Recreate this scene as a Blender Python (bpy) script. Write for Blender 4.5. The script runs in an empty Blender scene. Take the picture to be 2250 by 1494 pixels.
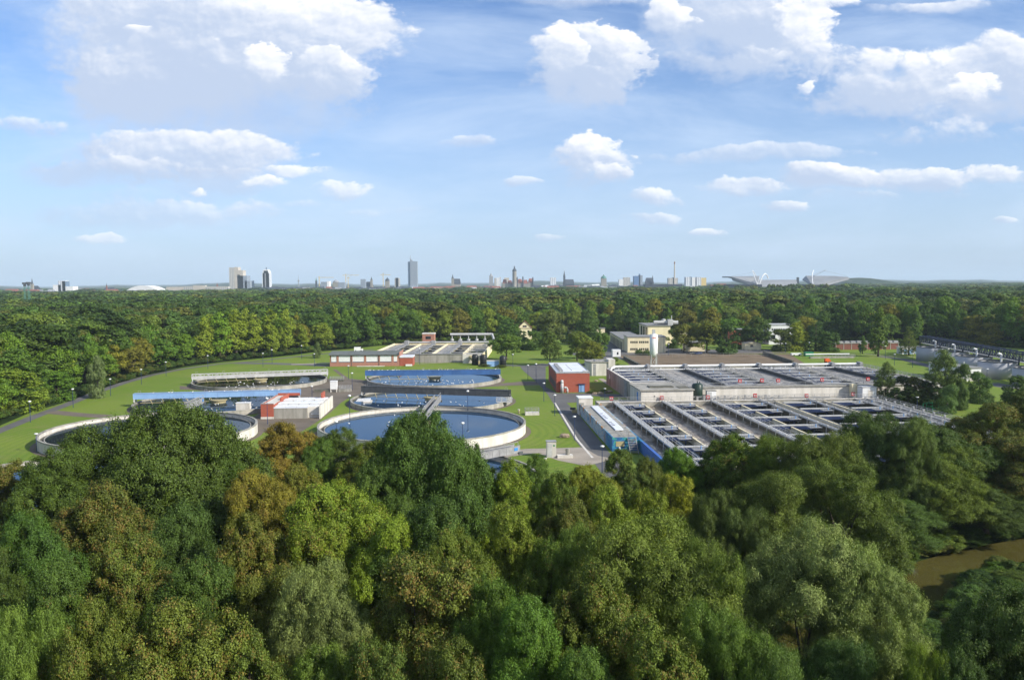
import bpy, math, random
import numpy as np
from mathutils import Vector, Matrix
R_ = math.radians
random.seed(7)
SC = bpy.context.scene
COL = SC.collection

# ---------------------------------------------------------------- camera
F, CAMH, CX, CY = 1781., 36., 1125, 747          # focal length in photo pixels, eye height, optical centre
PITCH = math.atan((CY - 622) / F)
ROLL = R_(0.35)
cam = bpy.data.objects.new('camera', bpy.data.cameras.new('camera'))
COL.objects.link(cam)
cam.data.sensor_width = 36
cam.data.lens = 36 * F / 2250
cam.data.clip_start = 0.5
cam.data.clip_end = 120000
cam.location = (0, 0, CAMH)
cam.matrix_world = Matrix.Translation((0, 0, CAMH)) @ Matrix.Rotation(R_(90) - PITCH, 4, 'X') @ Matrix.Rotation(-ROLL, 4, 'Z')
SC.camera = cam

def ray(px, py):
    u = (px - CX) / F; v = -(py - CY) / F
    c, s = math.cos(ROLL), math.sin(ROLL)
    u, v = u * c + v * s, -u * s + v * c
    cp, sp = math.cos(PITCH), math.sin(PITCH)
    return u, cp + v * sp, -sp + v * cp
def at(px, py, z=0.0):
    """point of the level z that the sight line through a photo pixel meets"""
    x, y, w = ray(px, py); t = (z - CAMH) / w
    return x * t, y * t
def far(px, py, d):
    x, y, w = ray(px, py); t = d / y
    return x * t, d, CAMH + w * t

# ---------------------------------------------------------------- sun, sky
SUN_EL, SUN_AZ = R_(31), R_(118)      # azimuth clockwise from +Y (camera looks along +Y)
sdir = Vector((math.sin(SUN_AZ) * math.cos(SUN_EL), math.cos(SUN_AZ) * math.cos(SUN_EL), math.sin(SUN_EL)))
sun = bpy.data.objects.new('sun', bpy.data.lights.new('sun', 'SUN'))
COL.objects.link(sun)
sun.data.energy = 5.0
sun.data.angle = R_(0.53)
sun.data.color = (1.0, 0.94, 0.83)
sun.rotation_euler = (-sdir).to_track_quat('-Z', 'Y').to_euler()
sun.location = (0, -50, 120)
SC.view_settings.view_transform = 'Standard'
SC.view_settings.look = 'None'
SC.view_settings.exposure = 0.35
SC.view_settings.gamma = 1.0
try:
    cy = SC.cycles
    cy.max_bounces = 6; cy.diffuse_bounces = 3; cy.glossy_bounces = 2; cy.transmission_bounces = 3
    cy.transparent_max_bounces = 4; cy.volume_bounces = 1
    cy.use_adaptive_sampling = True; cy.adaptive_threshold = 0.02
    cy.sample_clamp_indirect = 4
    cy.use_denoising = True
    cy.caustics_reflective = False; cy.caustics_refractive = False
except Exception:
    pass

world = bpy.data.worlds.new('World'); SC.world = world
world.use_nodes = True
world.cycles.sampling_method = 'MANUAL'; world.cycles.sample_map_resolution = 512
class NT:
    """small helper to write node graphs as expressions"""
    def __init__(s, tree): s.t = tree; s.n = tree.nodes; s.l = tree.links
    def node(s, typ, **kw):
        n = s.n.new(typ)
        for k, v in kw.items(): setattr(n, k, v)
        return n
    def put(s, sock, v):
        if v is None: return
        if isinstance(v, bpy.types.NodeSocket): s.l.new(v, sock)
        else:
            if hasattr(sock.default_value, '__len__') and not hasattr(v, '__len__'): v = (v, v, v)
            if hasattr(sock.default_value, '__len__') and len(sock.default_value) == 4 and len(v) == 3: v = (*v, 1)
            sock.default_value = v
    def m(s, op, a, b=None, c=None, clamp=False):
        n = s.node('ShaderNodeMath', operation=op, use_clamp=clamp)
        s.put(n.inputs[0], a); s.put(n.inputs[1], b)
        if c is not None: s.put(n.inputs[2], c)
        return n.outputs[0]
    def v(s, op, a, b=None):
        n = s.node('ShaderNodeVectorMath', operation=op)
        s.put(n.inputs[0], a)
        if b is not None: s.put(n.inputs[1], b)
        return n.outputs['Value'] if op in ('DOT_PRODUCT', 'LENGTH') else n.outputs[0]
    def mix(s, f, a, b, blend='MIX'):
        n = s.node('ShaderNodeMixRGB', blend_type=blend)
        s.put(n.inputs[0], f); s.put(n.inputs[1], a); s.put(n.inputs[2], b)
        return n.outputs[0]
    def noise(s, vec, scale, detail=4, rough=0.55, dist=0.0):
        n = s.node('ShaderNodeTexNoise'); n.noise_dimensions = '3D'
        s.put(n.inputs['Vector'], vec); n.inputs['Scale'].default_value = scale
        n.inputs['Detail'].default_value = detail; n.inputs['Roughness'].default_value = rough
        n.inputs['Distortion'].default_value = dist
        return n.outputs['Fac']
    def step(s, x, a, b):
        n = s.node('ShaderNodeMapRange'); n.interpolation_type = 'SMOOTHSTEP'
        s.put(n.inputs['Value'], x); n.inputs['From Min'].default_value = a; n.inputs['From Max'].default_value = b
        return n.outputs['Result']
    def comb(s, x, y, z):
        n = s.node('ShaderNodeCombineXYZ')
        s.put(n.inputs[0], x); s.put(n.inputs[1], y); s.put(n.inputs[2], z)
        return n.outputs[0]
    def sep(s, x):
        n = s.node('ShaderNodeSeparateXYZ'); s.put(n.inputs[0], x); return n.outputs

def build_world():
    t = NT(world.node_tree); t.n.clear()
    out = t.node('ShaderNodeOutputWorld'); bg = t.node('ShaderNodeBackground')
    sky = t.node('ShaderNodeTexSky'); sky.sky_type = 'NISHITA'; sky.sun_disc = False
    sky.sun_elevation = SUN_EL; sky.sun_rotation = SUN_AZ
    sky.altitude = 100; sky.air_density = 1.0; sky.dust_density = 1.2; sky.ozone_density = 2.0
    tc = t.node('ShaderNodeTexCoord'); d = tc.outputs['Generated']
    x, y, z = t.sep(d)[0:3]
    # clouds float on a direction map: bearing and rise seen from the place, the same for every camera
    ya = t.m('MAXIMUM', t.m('ABSOLUTE', y), 0.12)
    u = t.m('DIVIDE', x, ya); w = t.m('DIVIDE', z, ya)
    front = t.m('GREATER_THAN', y, 0.0)
    p = t.comb(u, w, 0.0)
    pf = t.comb(u, t.m('MULTIPLY', w, 1.5), 0.0)
    warp = t.node('ShaderNodeTexNoise'); t.put(warp.inputs['Vector'], pf); warp.inputs['Scale'].default_value = 9.0; warp.inputs['Detail'].default_value = 4
    wv = t.v('MULTIPLY', t.v('SUBTRACT', warp.outputs['Color'], (0.5, 0.5, 0.5)), (0.10, 0.055, 0.0))
    p2_ = t.v('ADD', pf, wv)
    uw, ww, _z = t.sep(p2_)[0:3]; ww = t.m('DIVIDE', ww, 1.5)
    n1 = t.noise(pf, 13.0, 10, 0.60, 0.1)
    def billow(vec, sc):
        v_ = t.node('ShaderNodeTexVoronoi'); v_.feature = 'SMOOTH_F1'; v_.voronoi_dimensions = '2D'
        t.put(v_.inputs['Vector'], vec); v_.inputs['Scale'].default_value = sc; v_.inputs['Smoothness'].default_value = 0.35
        v_.inputs['Detail'].default_value = 2.5; v_.inputs['Roughness'].default_value = 0.55
        try: v_.normalize = True
        except Exception: pass
        return v_.outputs['Distance']
    nb = t.noise(pf, 4.5, 4, 0.55)
    b1_ = billow(p2_, 26.0); b2_ = billow(t.v('ADD', p2_, (0.0030, 0.0052, 0.0)), 26.0)
    n1s = t.noise(t.v('ADD', pf, (0.008, 0.014, 0.0)), 13.0, 7, 0.58, 0.1)
    lump = t.m('ADD', t.m('MULTIPLY', t.m('SUBTRACT', n1, n1s), 2.2), t.m('MULTIPLY', t.m('SUBTRACT', b2_, b1_), 1.7))
    amp = t.m('ADD', t.m('MULTIPLY', t.m('SUBTRACT', n1, 0.5), 2.4), t.m('MULTIPLY', t.m('SUBTRACT', 0.42, b1_), 1.35))
    b3_ = billow(p2_, 62.0)
    base = t.mix(1.0, sky.outputs[0], (SKY_MUL[0], SKY_MUL[1], SKY_MUL[2], 1), 'MULTIPLY')
    # pale veil towards the horizon and thin high cloud
    veil = t.m('MULTIPLY', t.m('SUBTRACT', 1.0, t.step(w, 0.0, 0.34)), VEIL[3])
    base = t.mix(veil, base, (*VEIL[:3], 1))
    wisp = t.noise(t.comb(t.m('MULTIPLY', u, 0.45), t.m('MULTIPLY', w, 1.7), 0.3), 6.5, 8, 0.62, 0.35)
    wisp = t.m('MULTIPLY', t.step(wisp, 0.36, 0.74), 0.6)
    base = t.mix(wisp, base, (*WISP, 1))
    col = base
    nh = t.noise(pf, 42.0, 7, 0.62, 0.2)
    nhs = t.noise(t.v('ADD', pf, (0.0035, 0.006, 0.0)), 42.0, 5, 0.6, 0.2)
    amp_s = t.m('ADD', t.m('MULTIPLY', amp, 0.45), t.m('ADD', t.m('MULTIPLY', t.m('SUBTRACT', nh, 0.5), 2.0), t.m('MULTIPLY', t.m('SUBTRACT', 0.42, b3_), 0.9)))
    amp_b = t.m('ADD', t.m('MULTIPLY', amp, 0.85), t.m('MULTIPLY', t.m('SUBTRACT', nh, 0.5), 0.7))
    lump_s = t.m('MULTIPLY', t.m('SUBTRACT', nh, nhs), 1.9)
    # sum of the cloud masses gives the outline; each mass carries its own brightness
    Dm = None; Bsum = None
    lump_a = t.m('ADD', t.m('MULTIPLY', lump, 0.55), t.m('ADD', t.m('MULTIPLY', lump_s, 0.30), t.m('MULTIPLY', t.m('SUBTRACT', nb, 0.5), 1.6)))
    pw = t.comb(uw, ww, 0.0)
    def node3(op, a_, b_, c_):
        n = t.node('ShaderNodeVectorMath', operation=op); t.put(n.inputs[0], a_); n.inputs[1].default_value = b_; n.inputs[2].default_value = c_; return n.outputs[0]
    for (px, py, a, b, dens, br, soft, opac) in CLOUDS:
        cu = (px - CX) / F; cw = (622 - py) / F
        q = node3('MULTIPLY_ADD', pw, (F / a, F / b, 0), (-cu * F / a, -cw * F / b, 0))
        D = t.m('ADD', t.m('MULTIPLY_ADD', t.v('DOT_PRODUCT', q, q), -0.8, dens), amp_s if a <= 100 else amp_b)
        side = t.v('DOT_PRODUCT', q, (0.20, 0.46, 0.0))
        mr = t.node('ShaderNodeMapRange'); mr.interpolation_type = 'SMOOTHSTEP'; t.put(mr.inputs['Value'], D)
        t.put(mr.inputs['From Max'], t.m('MAXIMUM', t.m('MULTIPLY_ADD', side, -1.1, soft * 0.85), 0.36)); mr.inputs['To Max'].default_value = opac
        mask = mr.outputs['Result']
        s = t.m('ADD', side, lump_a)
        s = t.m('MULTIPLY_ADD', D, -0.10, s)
        c = t.mix(t.step(s, 0.10 - br, 1.50 - br), GREY, WHITE)  # cloud light painted in: sunward tops whiter, undersides greyer
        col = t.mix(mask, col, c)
    col = t.mix(front, base, col)
    # broken cloud over the rest of the sky, behind the camera
    back = t.m('SUBTRACT', 1.0, front)
    bm_ = t.m('MULTIPLY', t.step(t.noise(d, 3.0, 6, 0.55), 0.48, 0.62), back)
    col = t.mix(bm_, col, (7.5, 7.8, 8.2, 1))
    # below the horizon: dull ground colour
    col = t.mix(t.m('LESS_THAN', z, -0.01), col, (1.6, 1.9, 1.6, 1))
    t.l.new(col, bg.inputs[0]); bg.inputs[1].default_value = 0.09
    t.l.new(bg.outputs[0], out.inputs[0])
SKY_MUL = (0.98, 1.20, 1.55)
VEIL = (5.3, 6.7, 8.8, 0.62)
WISP = (6.2, 7.5, 9.4)
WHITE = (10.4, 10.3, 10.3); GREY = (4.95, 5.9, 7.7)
CLOUDS = [
    # px, py, half-w, half-h, density, brightness, softness, opacity   (bearing and rise given in photo units)
    (480, 235, 330, 110, 0.88, 0.10, 1.00, 0.50),
    (420, 95, 235, 120, 1.43, 0.42, 1.00, 0.97),
    (620, 110, 216, 95, 1.43, 0.50, 1.00, 0.97),
    (380, 190, 200, 95, 1.18, 0.05, 1.00, 0.95),
    (740, 175, 96, 55, 1.08, 0.55, 1.00, 0.90),
    (590, 150, 48, 40, 1.10, 0.95, 1.00, 0.90),
    (315, 72, 18, 9, 1.05, 0.80, 1.00, 0.90),
    (400, 345, 250, 52, 1.11, 0.45, 1.00, 0.90),
    (230, 375, 160, 38, 0.98, 0.35, 1.00, 0.65),
    (470, 400, 180, 36, 0.88, 0.15, 1.00, 0.55),
    (665, 376, 73, 16, 0.90, 0.80, 1.15, 0.79),
    (610, 405, 56, 15, 0.90, 0.85, 1.15, 0.84),
    (450, 415, 34, 10, 0.90, 0.85, 1.15, 0.74),
    (770, 425, 54, 23, 0.70, 0.70, 1.15, 0.70),
    (70, 272, 90, 23, 0.80, 0.55, 1.15, 0.65),
    (235, 520, 67, 12, 0.80, 0.75, 1.15, 0.60),
    (1300, 152, 99, 66, 1.58, 0.50, 1.00, 1.00),
    (1345, 130, 60, 51, 1.15, 0.80, 1.00, 0.90),
    (1222, 135, 42, 48, 1.15, 0.85, 1.00, 0.90),
    (1285, 200, 112, 41, 0.93, 0.05, 1.00, 0.80),
    (1290, 355, 87, 53, 1.00, 0.55, 1.15, 0.88),
    (1275, 325, 49, 30, 1.00, 0.90, 1.15, 0.88),
    (1330, 385, 47, 25, 0.90, 0.70, 1.15, 0.84),
    (1610, 70, 200, 110, 0.95, 0.22, 1.00, 0.97),
    (1600, 150, 150, 40, 0.70, 0.30, 1.00, 0.85),
    (1770, 90, 72, 120, 0.90, 0.90, 1.00, 0.90),
    (1815, 20, 55, 18, 0.95, 1.00, 1.00, 0.90),
    (1470, 55, 43, 30, 1.10, 0.75, 0.80, 0.90),
    (2050, 215, 300, 92, 0.82, 0.38, 1.00, 0.97),
    (2180, 165, 130, 62, 0.92, 0.70, 1.00, 0.97),
    (1920, 235, 180, 52, 0.72, -0.05, 1.00, 0.90),
    (2112, 215, 46, 28, 1.00, 0.95, 1.00, 0.90),
    (1955, 150, 125, 29, 0.50, 0.95, 1.00, 0.90),
    (1770, 205, 29, 15, 0.85, 0.90, 0.80, 0.85),
    (2080, 305, 230, 34, 0.43, 0.50, 1.00, 0.65),
    (1815, 400, 105, 24, 1.38, 0.60, 1.00, 0.95),
    (1640, 420, 76, 21, 0.90, 0.65, 1.15, 0.79),
    (2020, 400, 99, 32, 1.00, 0.60, 1.15, 0.84),
    (2185, 390, 84, 25, 0.95, 0.70, 1.15, 0.84),
    (1430, 438, 73, 23, 0.95, 0.65, 1.15, 0.79),
    (1725, 466, 67, 15, 0.90, 0.65, 1.15, 0.74),
    (1440, 487, 73, 14, 0.80, 0.60, 1.15, 0.60),
    (1540, 512, 40, 8, 1.00, 0.75, 1.15, 0.70),
    (2210, 495, 34, 7, 1.00, 0.75, 1.15, 0.56),
    (1210, 525, 31, 7, 1.00, 0.70, 1.15, 0.47),
    (1640, 350, 260, 20, 0.83, 0.60, 1.00, 0.55),
    (2020, 38, 140, 17, 0.70, 0.75, 1.00, 0.70),
    (1030, 325, 65, 14, 0.80, 0.65, 1.15, 0.56),
    (1155, 402, 45, 10, 0.90, 0.65, 1.15, 0.65),
    (1250, 15, 180, 18, 0.88, 0.60, 1.00, 0.55),
    (350, 470, 320, 40, 0.68, 0.35, 1.00, 0.50),
    (300, 430, 260, 22, 0.35, 0.45, 1.60, 0.55),
    (640, 455, 120, 12, 0.55, 0.60, 1.40, 0.50),
    (1850, 440, 180, 16, 0.45, 0.55, 1.40, 0.55),
    (2080, 440, 120, 12, 0.45, 0.55, 1.40, 0.50),
    (900, 470, 200, 10, 0.35, 0.55, 1.50, 0.40),
]
build_world()

# ---------------------------------------------------------------- materials
def new_mat(name):
    m = bpy.data.materials.new(name); m.use_nodes = True
    t = NT(m.node_tree); t.n.clear()
    out = t.node('ShaderNodeOutputMaterial'); bs = t.node('ShaderNodeBsdfPrincipled')
    t.l.new(bs.outputs[0], out.inputs[0])
    return m, t, bs, out
def setc(bs, t, col): t.put(bs.inputs['Base Color'], col)
def simple(name, c, rough=0.7, var=0.25, scale=0.6, c2=None, streak=False, bump=0.0, metal=0.0, spec=0.3, detail=5):
    m, t, bs, out = new_mat(name)
    tc = t.node('ShaderNodeTexCoord'); vec = tc.outputs['Object']
    if streak:
        mp = t.node('ShaderNodeMapping'); t.l.new(vec, mp.inputs[0]); mp.inputs['Scale'].default_value = (1, 1, 0.18)
        vec = mp.outputs[0]
    n = t.noise(vec, scale, detail, 0.62)
    f = t.step(n, 0.32, 0.70)
    c2 = c2 or tuple(x * (1 - var) for x in c)
    col = t.mix(f, (*c, 1), (*c2, 1))
    n2 = t.noise(tc.outputs['Object'], scale * 9, 3, 0.6)
    col = t.mix(t.m('MULTIPLY', t.step(n2, 0.35, 0.75), 0.35 * min(1, var * 2)), col, tuple(x * 0.6 for x in c), 'MIX')
    setc(bs, t, col)
    bs.inputs['Roughness'].default_value = rough; bs.inputs['Metallic'].default_value = metal
    bs.inputs['Specular IOR Level'].default_value = spec
    if bump:
        b = t.node('ShaderNodeBump'); b.inputs['Strength'].default_value = bump; b.inputs['Distance'].default_value = 0.1
        t.l.new(n2, b.inputs['Height']); t.l.new(b.outputs[0], bs.inputs['Normal'])
    return m
M = {}
M['concrete'] = simple('concrete', (0.38, 0.36, 0.315), 0.85, 0.35, 0.5, (0.21, 0.20, 0.17), True, 0.2)
M['concrete_pale'] = simple('pale_concrete', (0.70, 0.66, 0.60), 0.8, 0.3, 0.45, (0.50, 0.47, 0.41), True)
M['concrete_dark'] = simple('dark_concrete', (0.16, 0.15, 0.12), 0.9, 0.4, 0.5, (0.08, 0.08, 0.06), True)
M['cream'] = simple('cream_wall', (0.80, 0.70, 0.47), 0.85, 0.15, 0.4, None, True)
M['white'] = simple('white_paint', (0.78, 0.78, 0.77), 0.5, 0.12, 0.8)
M['roof_white'] = simple('white_roof', (0.74, 0.76, 0.80), 0.5, 0.14, 0.25, (0.62, 0.64, 0.70))
M['roof_grey'] = simple('roof_grey', (0.25, 0.25, 0.24), 0.8, 0.25, 0.3)
M['roof_felt'] = simple('roof_felt', (0.14, 0.155, 0.145), 0.85, 0.25, 0.4)
M['steel'] = simple('galvanised_steel', (0.33, 0.33, 0.33), 0.6, 0.3, 0.8)
M['steel_pale'] = simple('pale_steel', (0.50, 0.50, 0.49), 0.6, 0.25, 0.8)
M['steel_dark'] = simple('dark_steel', (0.10, 0.105, 0.11), 0.5, 0.3, 0.8)
M['navy'] = simple('navy_paint', (0.03, 0.05, 0.13), 0.5, 0.3, 0.8)
M['gantry'] = simple('gantry_blue', (0.014, 0.024, 0.055), 0.5, 0.3, 0.8)
M['blue'] = simple('blue_paint', (0.06, 0.155, 0.37), 0.5, 0.22, 0.25, (0.05, 0.12, 0.28))
M['blue_pale'] = simple('pale_blue_paint', (0.26, 0.43, 0.68), 0.5, 0.15, 0.25, (0.22, 0.36, 0.6))
M['blue_bright'] = simple('bright_blue', (0.05, 0.25, 0.62), 0.5, 0.2, 0.8)
M['red'] = simple('red_paint', (0.46, 0.03, 0.035), 0.5, 0.1, 1)
M['orange'] = simple('orange_paint', (0.70, 0.12, 0.02), 0.5, 0.1, 1)
M['green'] = simple('green_paint', (0.03, 0.22, 0.09), 0.5, 0.15, 1)
M['black'] = simple('black_plastic', (0.018, 0.02, 0.02), 0.4, 0.2, 1)
M['tank_green'] = simple('dark_green_tank', (0.02, 0.04, 0.03), 0.4, 0.2, 1)
M['asphalt'] = simple('asphalt', (0.135, 0.130, 0.125), 0.9, 0.25, 0.12, (0.10, 0.098, 0.095), False, 0.1)
M['paving'] = simple('paving', (0.36, 0.31, 0.25), 0.9, 0.25, 0.2, (0.27, 0.235, 0.19))
M['gravel'] = simple('gravel', (0.17, 0.138, 0.105), 0.95, 0.3, 0.15, (0.12, 0.10, 0.075), False, 0.3)
M['soil'] = simple('soil', (0.20, 0.145, 0.09), 0.95, 0.35, 0.15, (0.13, 0.095, 0.06), False, 0.3)
M['glass'] = simple('window_glass', (0.02, 0.025, 0.03), 0.1, 0.2, 1, spec=0.8)
M['tile'] = simple('roof_tile', (0.22, 0.085, 0.05), 0.8, 0.3, 0.5)
M['rock'] = simple('rock', (0.36, 0.28, 0.20), 0.9, 0.4, 1.2)
M['wood'] = simple('bark', (0.075, 0.06, 0.045), 0.9, 0.4, 1.5, None, True, 0.4)
M['gull'] = simple('gull_white', (0.8, 0.8, 0.79), 0.7, 0.05, 1)
M['rail'] = simple('rail_steel', (0.36, 0.36, 0.36), 0.6, 0.2, 1)
M['beige'] = simple('ochre_tank', (0.42, 0.36, 0.2), 0.6, 0.2, 0.5)
M['floor'] = simple('forest_floor', (0.028, 0.038, 0.012), 0.95, 0.4, 0.08, (0.02, 0.018, 0.01))
M['digester'] = simple('digester_cladding', (0.37, 0.375, 0.40), 0.6, 0.1, 0.15, None, True)

def brick_mat(name, c1, c2, mortar, s=1.0):
    m, t, bs, out = new_mat(name)
    tc = t.node('ShaderNodeTexCoord')
    xs = t.sep(tc.outputs['Object'])
    vec = t.comb(t.m('ADD', xs[0], xs[1]), xs[2], 0.0)
    b = t.node('ShaderNodeTexBrick'); t.l.new(vec, b.inputs['Vector'])
    b.inputs['Scale'].default_value = s
    b.inputs['Brick Width'].default_value = 0.6; b.inputs['Row Height'].default_value = 0.3
    b.inputs['Mortar Size'].default_value = 0.02
    b.inputs['Color1'].default_value = (*c1, 1); b.inputs['Color2'].default_value = (*c2, 1); b.inputs['Mortar'].default_value = (*mortar, 1)
    n = t.noise(tc.outputs['Object'], 0.7, 5, 0.6)
    col = t.mix(t.m('MULTIPLY', n, 0.35), b.outputs[0], (c1[0] * .6, c1[1] * .6, c1[2] * .6, 1))
    setc(bs, t, col); bs.inputs['Roughness'].default_value = 0.85
    return m
M['brick'] = brick_mat('red_brick', (0.40, 0.090, 0.050), (0.33, 0.072, 0.04), (0.30, 0.13, 0.09))
M['brick_pale'] = brick_mat('pale_brick', (0.42, 0.19, 0.13), (0.36, 0.15, 0.10), (0.4, 0.26, 0.2))

def grass_mat():
    m, t, bs, out = new_mat('grass')
    tc = t.node('ShaderNodeTexCoord'); v = tc.outputs['Object']
    n1 = t.noise(v, 0.035, 5, 0.6); n2 = t.noise(v, 0.35, 5, 0.65); n3 = t.noise(v, 3.0, 3, 0.7)
    c = t.mix(t.step(n1, 0.38, 0.66), (0.142, 0.212, 0.022), (0.190, 0.245, 0.032))
    c = t.mix(t.m('MULTIPLY', t.step(n2, 0.42, 0.72), 0.6), c, (0.20, 0.205, 0.06))
    n4 = t.noise(v, 0.055, 6, 0.7, 0.5)
    c = t.mix(t.m('MULTIPLY', t.step(n4, 0.56, 0.68), 0.5), c, (0.26, 0.22, 0.08))
    c = t.mix(t.m('MULTIPLY', t.step(n3, 0.4, 0.7), 0.4), c, (0.06, 0.13, 0.016))
    # mown rings
    w = t.node('ShaderNodeTexWave'); w.wave_type = 'RINGS'; w.rings_direction = 'Z'
    mp = t.node('ShaderNodeMapping'); t.l.new(v, mp.inputs[0]); mp.inputs['Location'].default_value = (22, -195, 0)
    t.l.new(mp.outputs[0], w.inputs['Vector']); w.inputs['Scale'].default_value = 0.16; w.inputs['Distortion'].default_value = 1.5
    c = t.mix(t.m('MULTIPLY', w.outputs['Fac'], 0.30), c, (0.07, 0.145, 0.016))
    setc(bs, t, c); bs.inputs['Roughness'].default_value = 0.9; bs.inputs['Specular IOR Level'].default_value = 0.15
    b = t.node('ShaderNodeBump'); b.inputs['Strength'].default_value = 0.5; b.inputs['Distance'].default_value = 0.15
    t.l.new(n3, b.inputs['Height']); t.l.new(b.outputs[0], bs.inputs['Normal'])
    return m
M['grass'] = grass_mat()

def land_mat():
    """the far land: woods, fields and built-up patches"""
    m, t, bs, out = new_mat('land')
    tc = t.node('ShaderNodeTexCoord'); v = tc.outputs['Object']
    n1 = t.noise(v, 0.0022, 6, 0.65); n2 = t.noise(v, 0.02, 5, 0.7)
    c = t.mix(t.step(n2, 0.4, 0.65), (0.020, 0.036, 0.012), (0.045, 0.065, 0.02))
    c = t.mix(t.step(n1, 0.56, 0.66), c, (0.13, 0.13, 0.07))
    setc(bs, t, c); bs.inputs['Roughness'].default_value = 0.95; bs.inputs['Specular IOR Level'].default_value = 0.0
    return m
M['land'] = land_mat()

def water_mat(name, base, rough=0.03, bump=0.02, tint=(0.55, 0.72, 1.0), refl=0.75, scale=1.2):
    m = bpy.data.materials.new(name); m.use_nodes = True
    t = NT(m.node_tree); t.n.clear(); out = t.node('ShaderNodeOutputMaterial')
    tc = t.node('ShaderNodeTexCoord'); v = tc.outputs['Object']
    n = t.noise(v, scale, 3, 0.5); n2 = t.noise(v, 0.08, 3, 0.5)
    df = t.node('ShaderNodeBsdfDiffuse'); t.put(df.inputs[0], t.mix(n2, (*base, 1), (*[x * 0.6 for x in base], 1)))
    gl = t.node('ShaderNodeBsdfGlossy'); t.put(gl.inputs[0], (*tint, 1)); gl.inputs['Roughness'].default_value = rough
    fr = t.node('ShaderNodeFresnel'); fr.inputs['IOR'].default_value = 1.33
    b = t.node('ShaderNodeBump'); b.inputs['Strength'].default_value = bump; b.inputs['Distance'].default_value = 0.2
    t.l.new(n, b.inputs['Height'])
    for x in (df, gl, fr): t.l.new(b.outputs[0], x.inputs['Normal'])
    mx = t.node('ShaderNodeMixShader'); t.put(mx.inputs[0], t.m('MULTIPLY', fr.outputs[0], refl, clamp=True))
    t.l.new(df.outputs[0], mx.inputs[1]); t.l.new(gl.outputs[0], mx.inputs[2]); t.l.new(mx.outputs[0], out.inputs[0])
    return m
M['water'] = water_mat('clear_water', (0.016, 0.042, 0.085), 0.02, 0.010, (0.74, 0.86, 1.0), 0.82)
M['water_dark'] = water_mat('dark_water', (0.022, 0.021, 0.016), 0.03, 0.010, (0.78, 0.82, 0.86), 0.62)
M['water_slate'] = water_mat('slate_water', (0.025, 0.032, 0.038), 0.03, 0.010, (0.60, 0.74, 0.92), 0.62)
M['river'] = water_mat('river_water', (0.122, 0.110, 0.031), 0.10, 0.05, (0.8, 0.8, 0.6), 0.30)
M['brick_shaded'] = brick_mat('shaded_brick', (0.22, 0.075, 0.05), (0.18, 0.06, 0.042), (0.16, 0.09, 0.07))  # red brick darkened: tree shade on the garages put into its colour
def foam_mat(name, c1, c2, c3):
    m, t, bs, out = new_mat(name)
    tc = t.node('ShaderNodeTexCoord'); v = tc.outputs['Object']
    mp = t.node('ShaderNodeMapping'); t.l.new(v, mp.inputs[0]); mp.inputs['Scale'].default_value = (1, 0.35, 1); mp.inputs['Rotation'].default_value = (0, 0, 0.5)
    a = t.noise(mp.outputs[0], 0.42, 7, 0.72, 1.0); b_ = t.noise(v, 1.3, 5, 0.75, 1.2); g = t.noise(mp.outputs[0], 0.14, 3, 0.5)
    c = t.mix(t.step(a, 0.44, 0.54), (*c1, 1), (*c2, 1))
    c = t.mix(t.m('MULTIPLY', t.step(b_, 0.50, 0.72), t.step(g, 0.3, 0.7)), c, (*c3, 1))
    setc(bs, t, c); bs.inputs['Roughness'].default_value = 0.35; bs.inputs['Specular IOR Level'].default_value = 0.35
    bb = t.node('ShaderNodeBump'); bb.inputs['Strength'].default_value = 0.7; bb.inputs['Distance'].default_value = 0.2
    t.l.new(b_, bb.inputs['Height']); t.l.new(bb.outputs[0], bs.inputs['Normal'])
    return m
M['foam'] = foam_mat('aerated_water', (0.10, 0.072, 0.045), (0.44, 0.36, 0.27), (0.80, 0.76, 0.70))
M['foam_pale'] = foam_mat('pale_aerated_water', (0.13, 0.11, 0.085), (0.36, 0.32, 0.265), (0.60, 0.57, 0.52))

def graffiti_mat():
    m, t, bs, out = new_mat('graffiti')
    tc = t.node('ShaderNodeTexCoord'); v = tc.outputs['Object']
    xs = t.sep(v)
    big = t.noise(v, 0.35, 2, 0.4, 0.8); a = t.noise(v, 0.9, 3, 0.5, 1.6); b_ = t.noise(t.v('ADD', v, (9, 3, 5)), 0.55, 2, 0.5, 2.0)
    c = t.mix(t.step(a, 0.44, 0.50), (0.16, 0.30, 0.40), (0.42, 0.44, 0.42))
    c = t.mix(t.step(big, 0.56, 0.60), c, (0.42, 0.20, 0.05))
    c = t.mix(t.step(b_, 0.57, 0.62), c, (0.07, 0.17, 0.33))
    near = t.step(xs[1], -32.0, -42.0)
    n2 = t.step(t.m('MULTIPLY', xs[1], -1.0), 40.0, 50.0)
    blue = t.mix(t.step(a, 0.48, 0.56), (0.015, 0.10, 0.26), (0.02, 0.21, 0.33))
    blue = t.mix(t.step(b_, 0.60, 0.64), blue, (0.05, 0.33, 0.20))
    blue2 = t.mix(t.step(a, 0.5, 0.6), (0.035, 0.11, 0.38), (0.06, 0.16, 0.44))
    c = t.mix(n2, c, blue)
    c = t.mix(t.step(t.m('MULTIPLY', xs[1], -1.0), 53.0, 60.0), c, blue2)
    setc(bs, t, c); bs.inputs['Roughness'].default_value = 0.7
    return m
M['graffiti'] = graffiti_mat()

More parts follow.
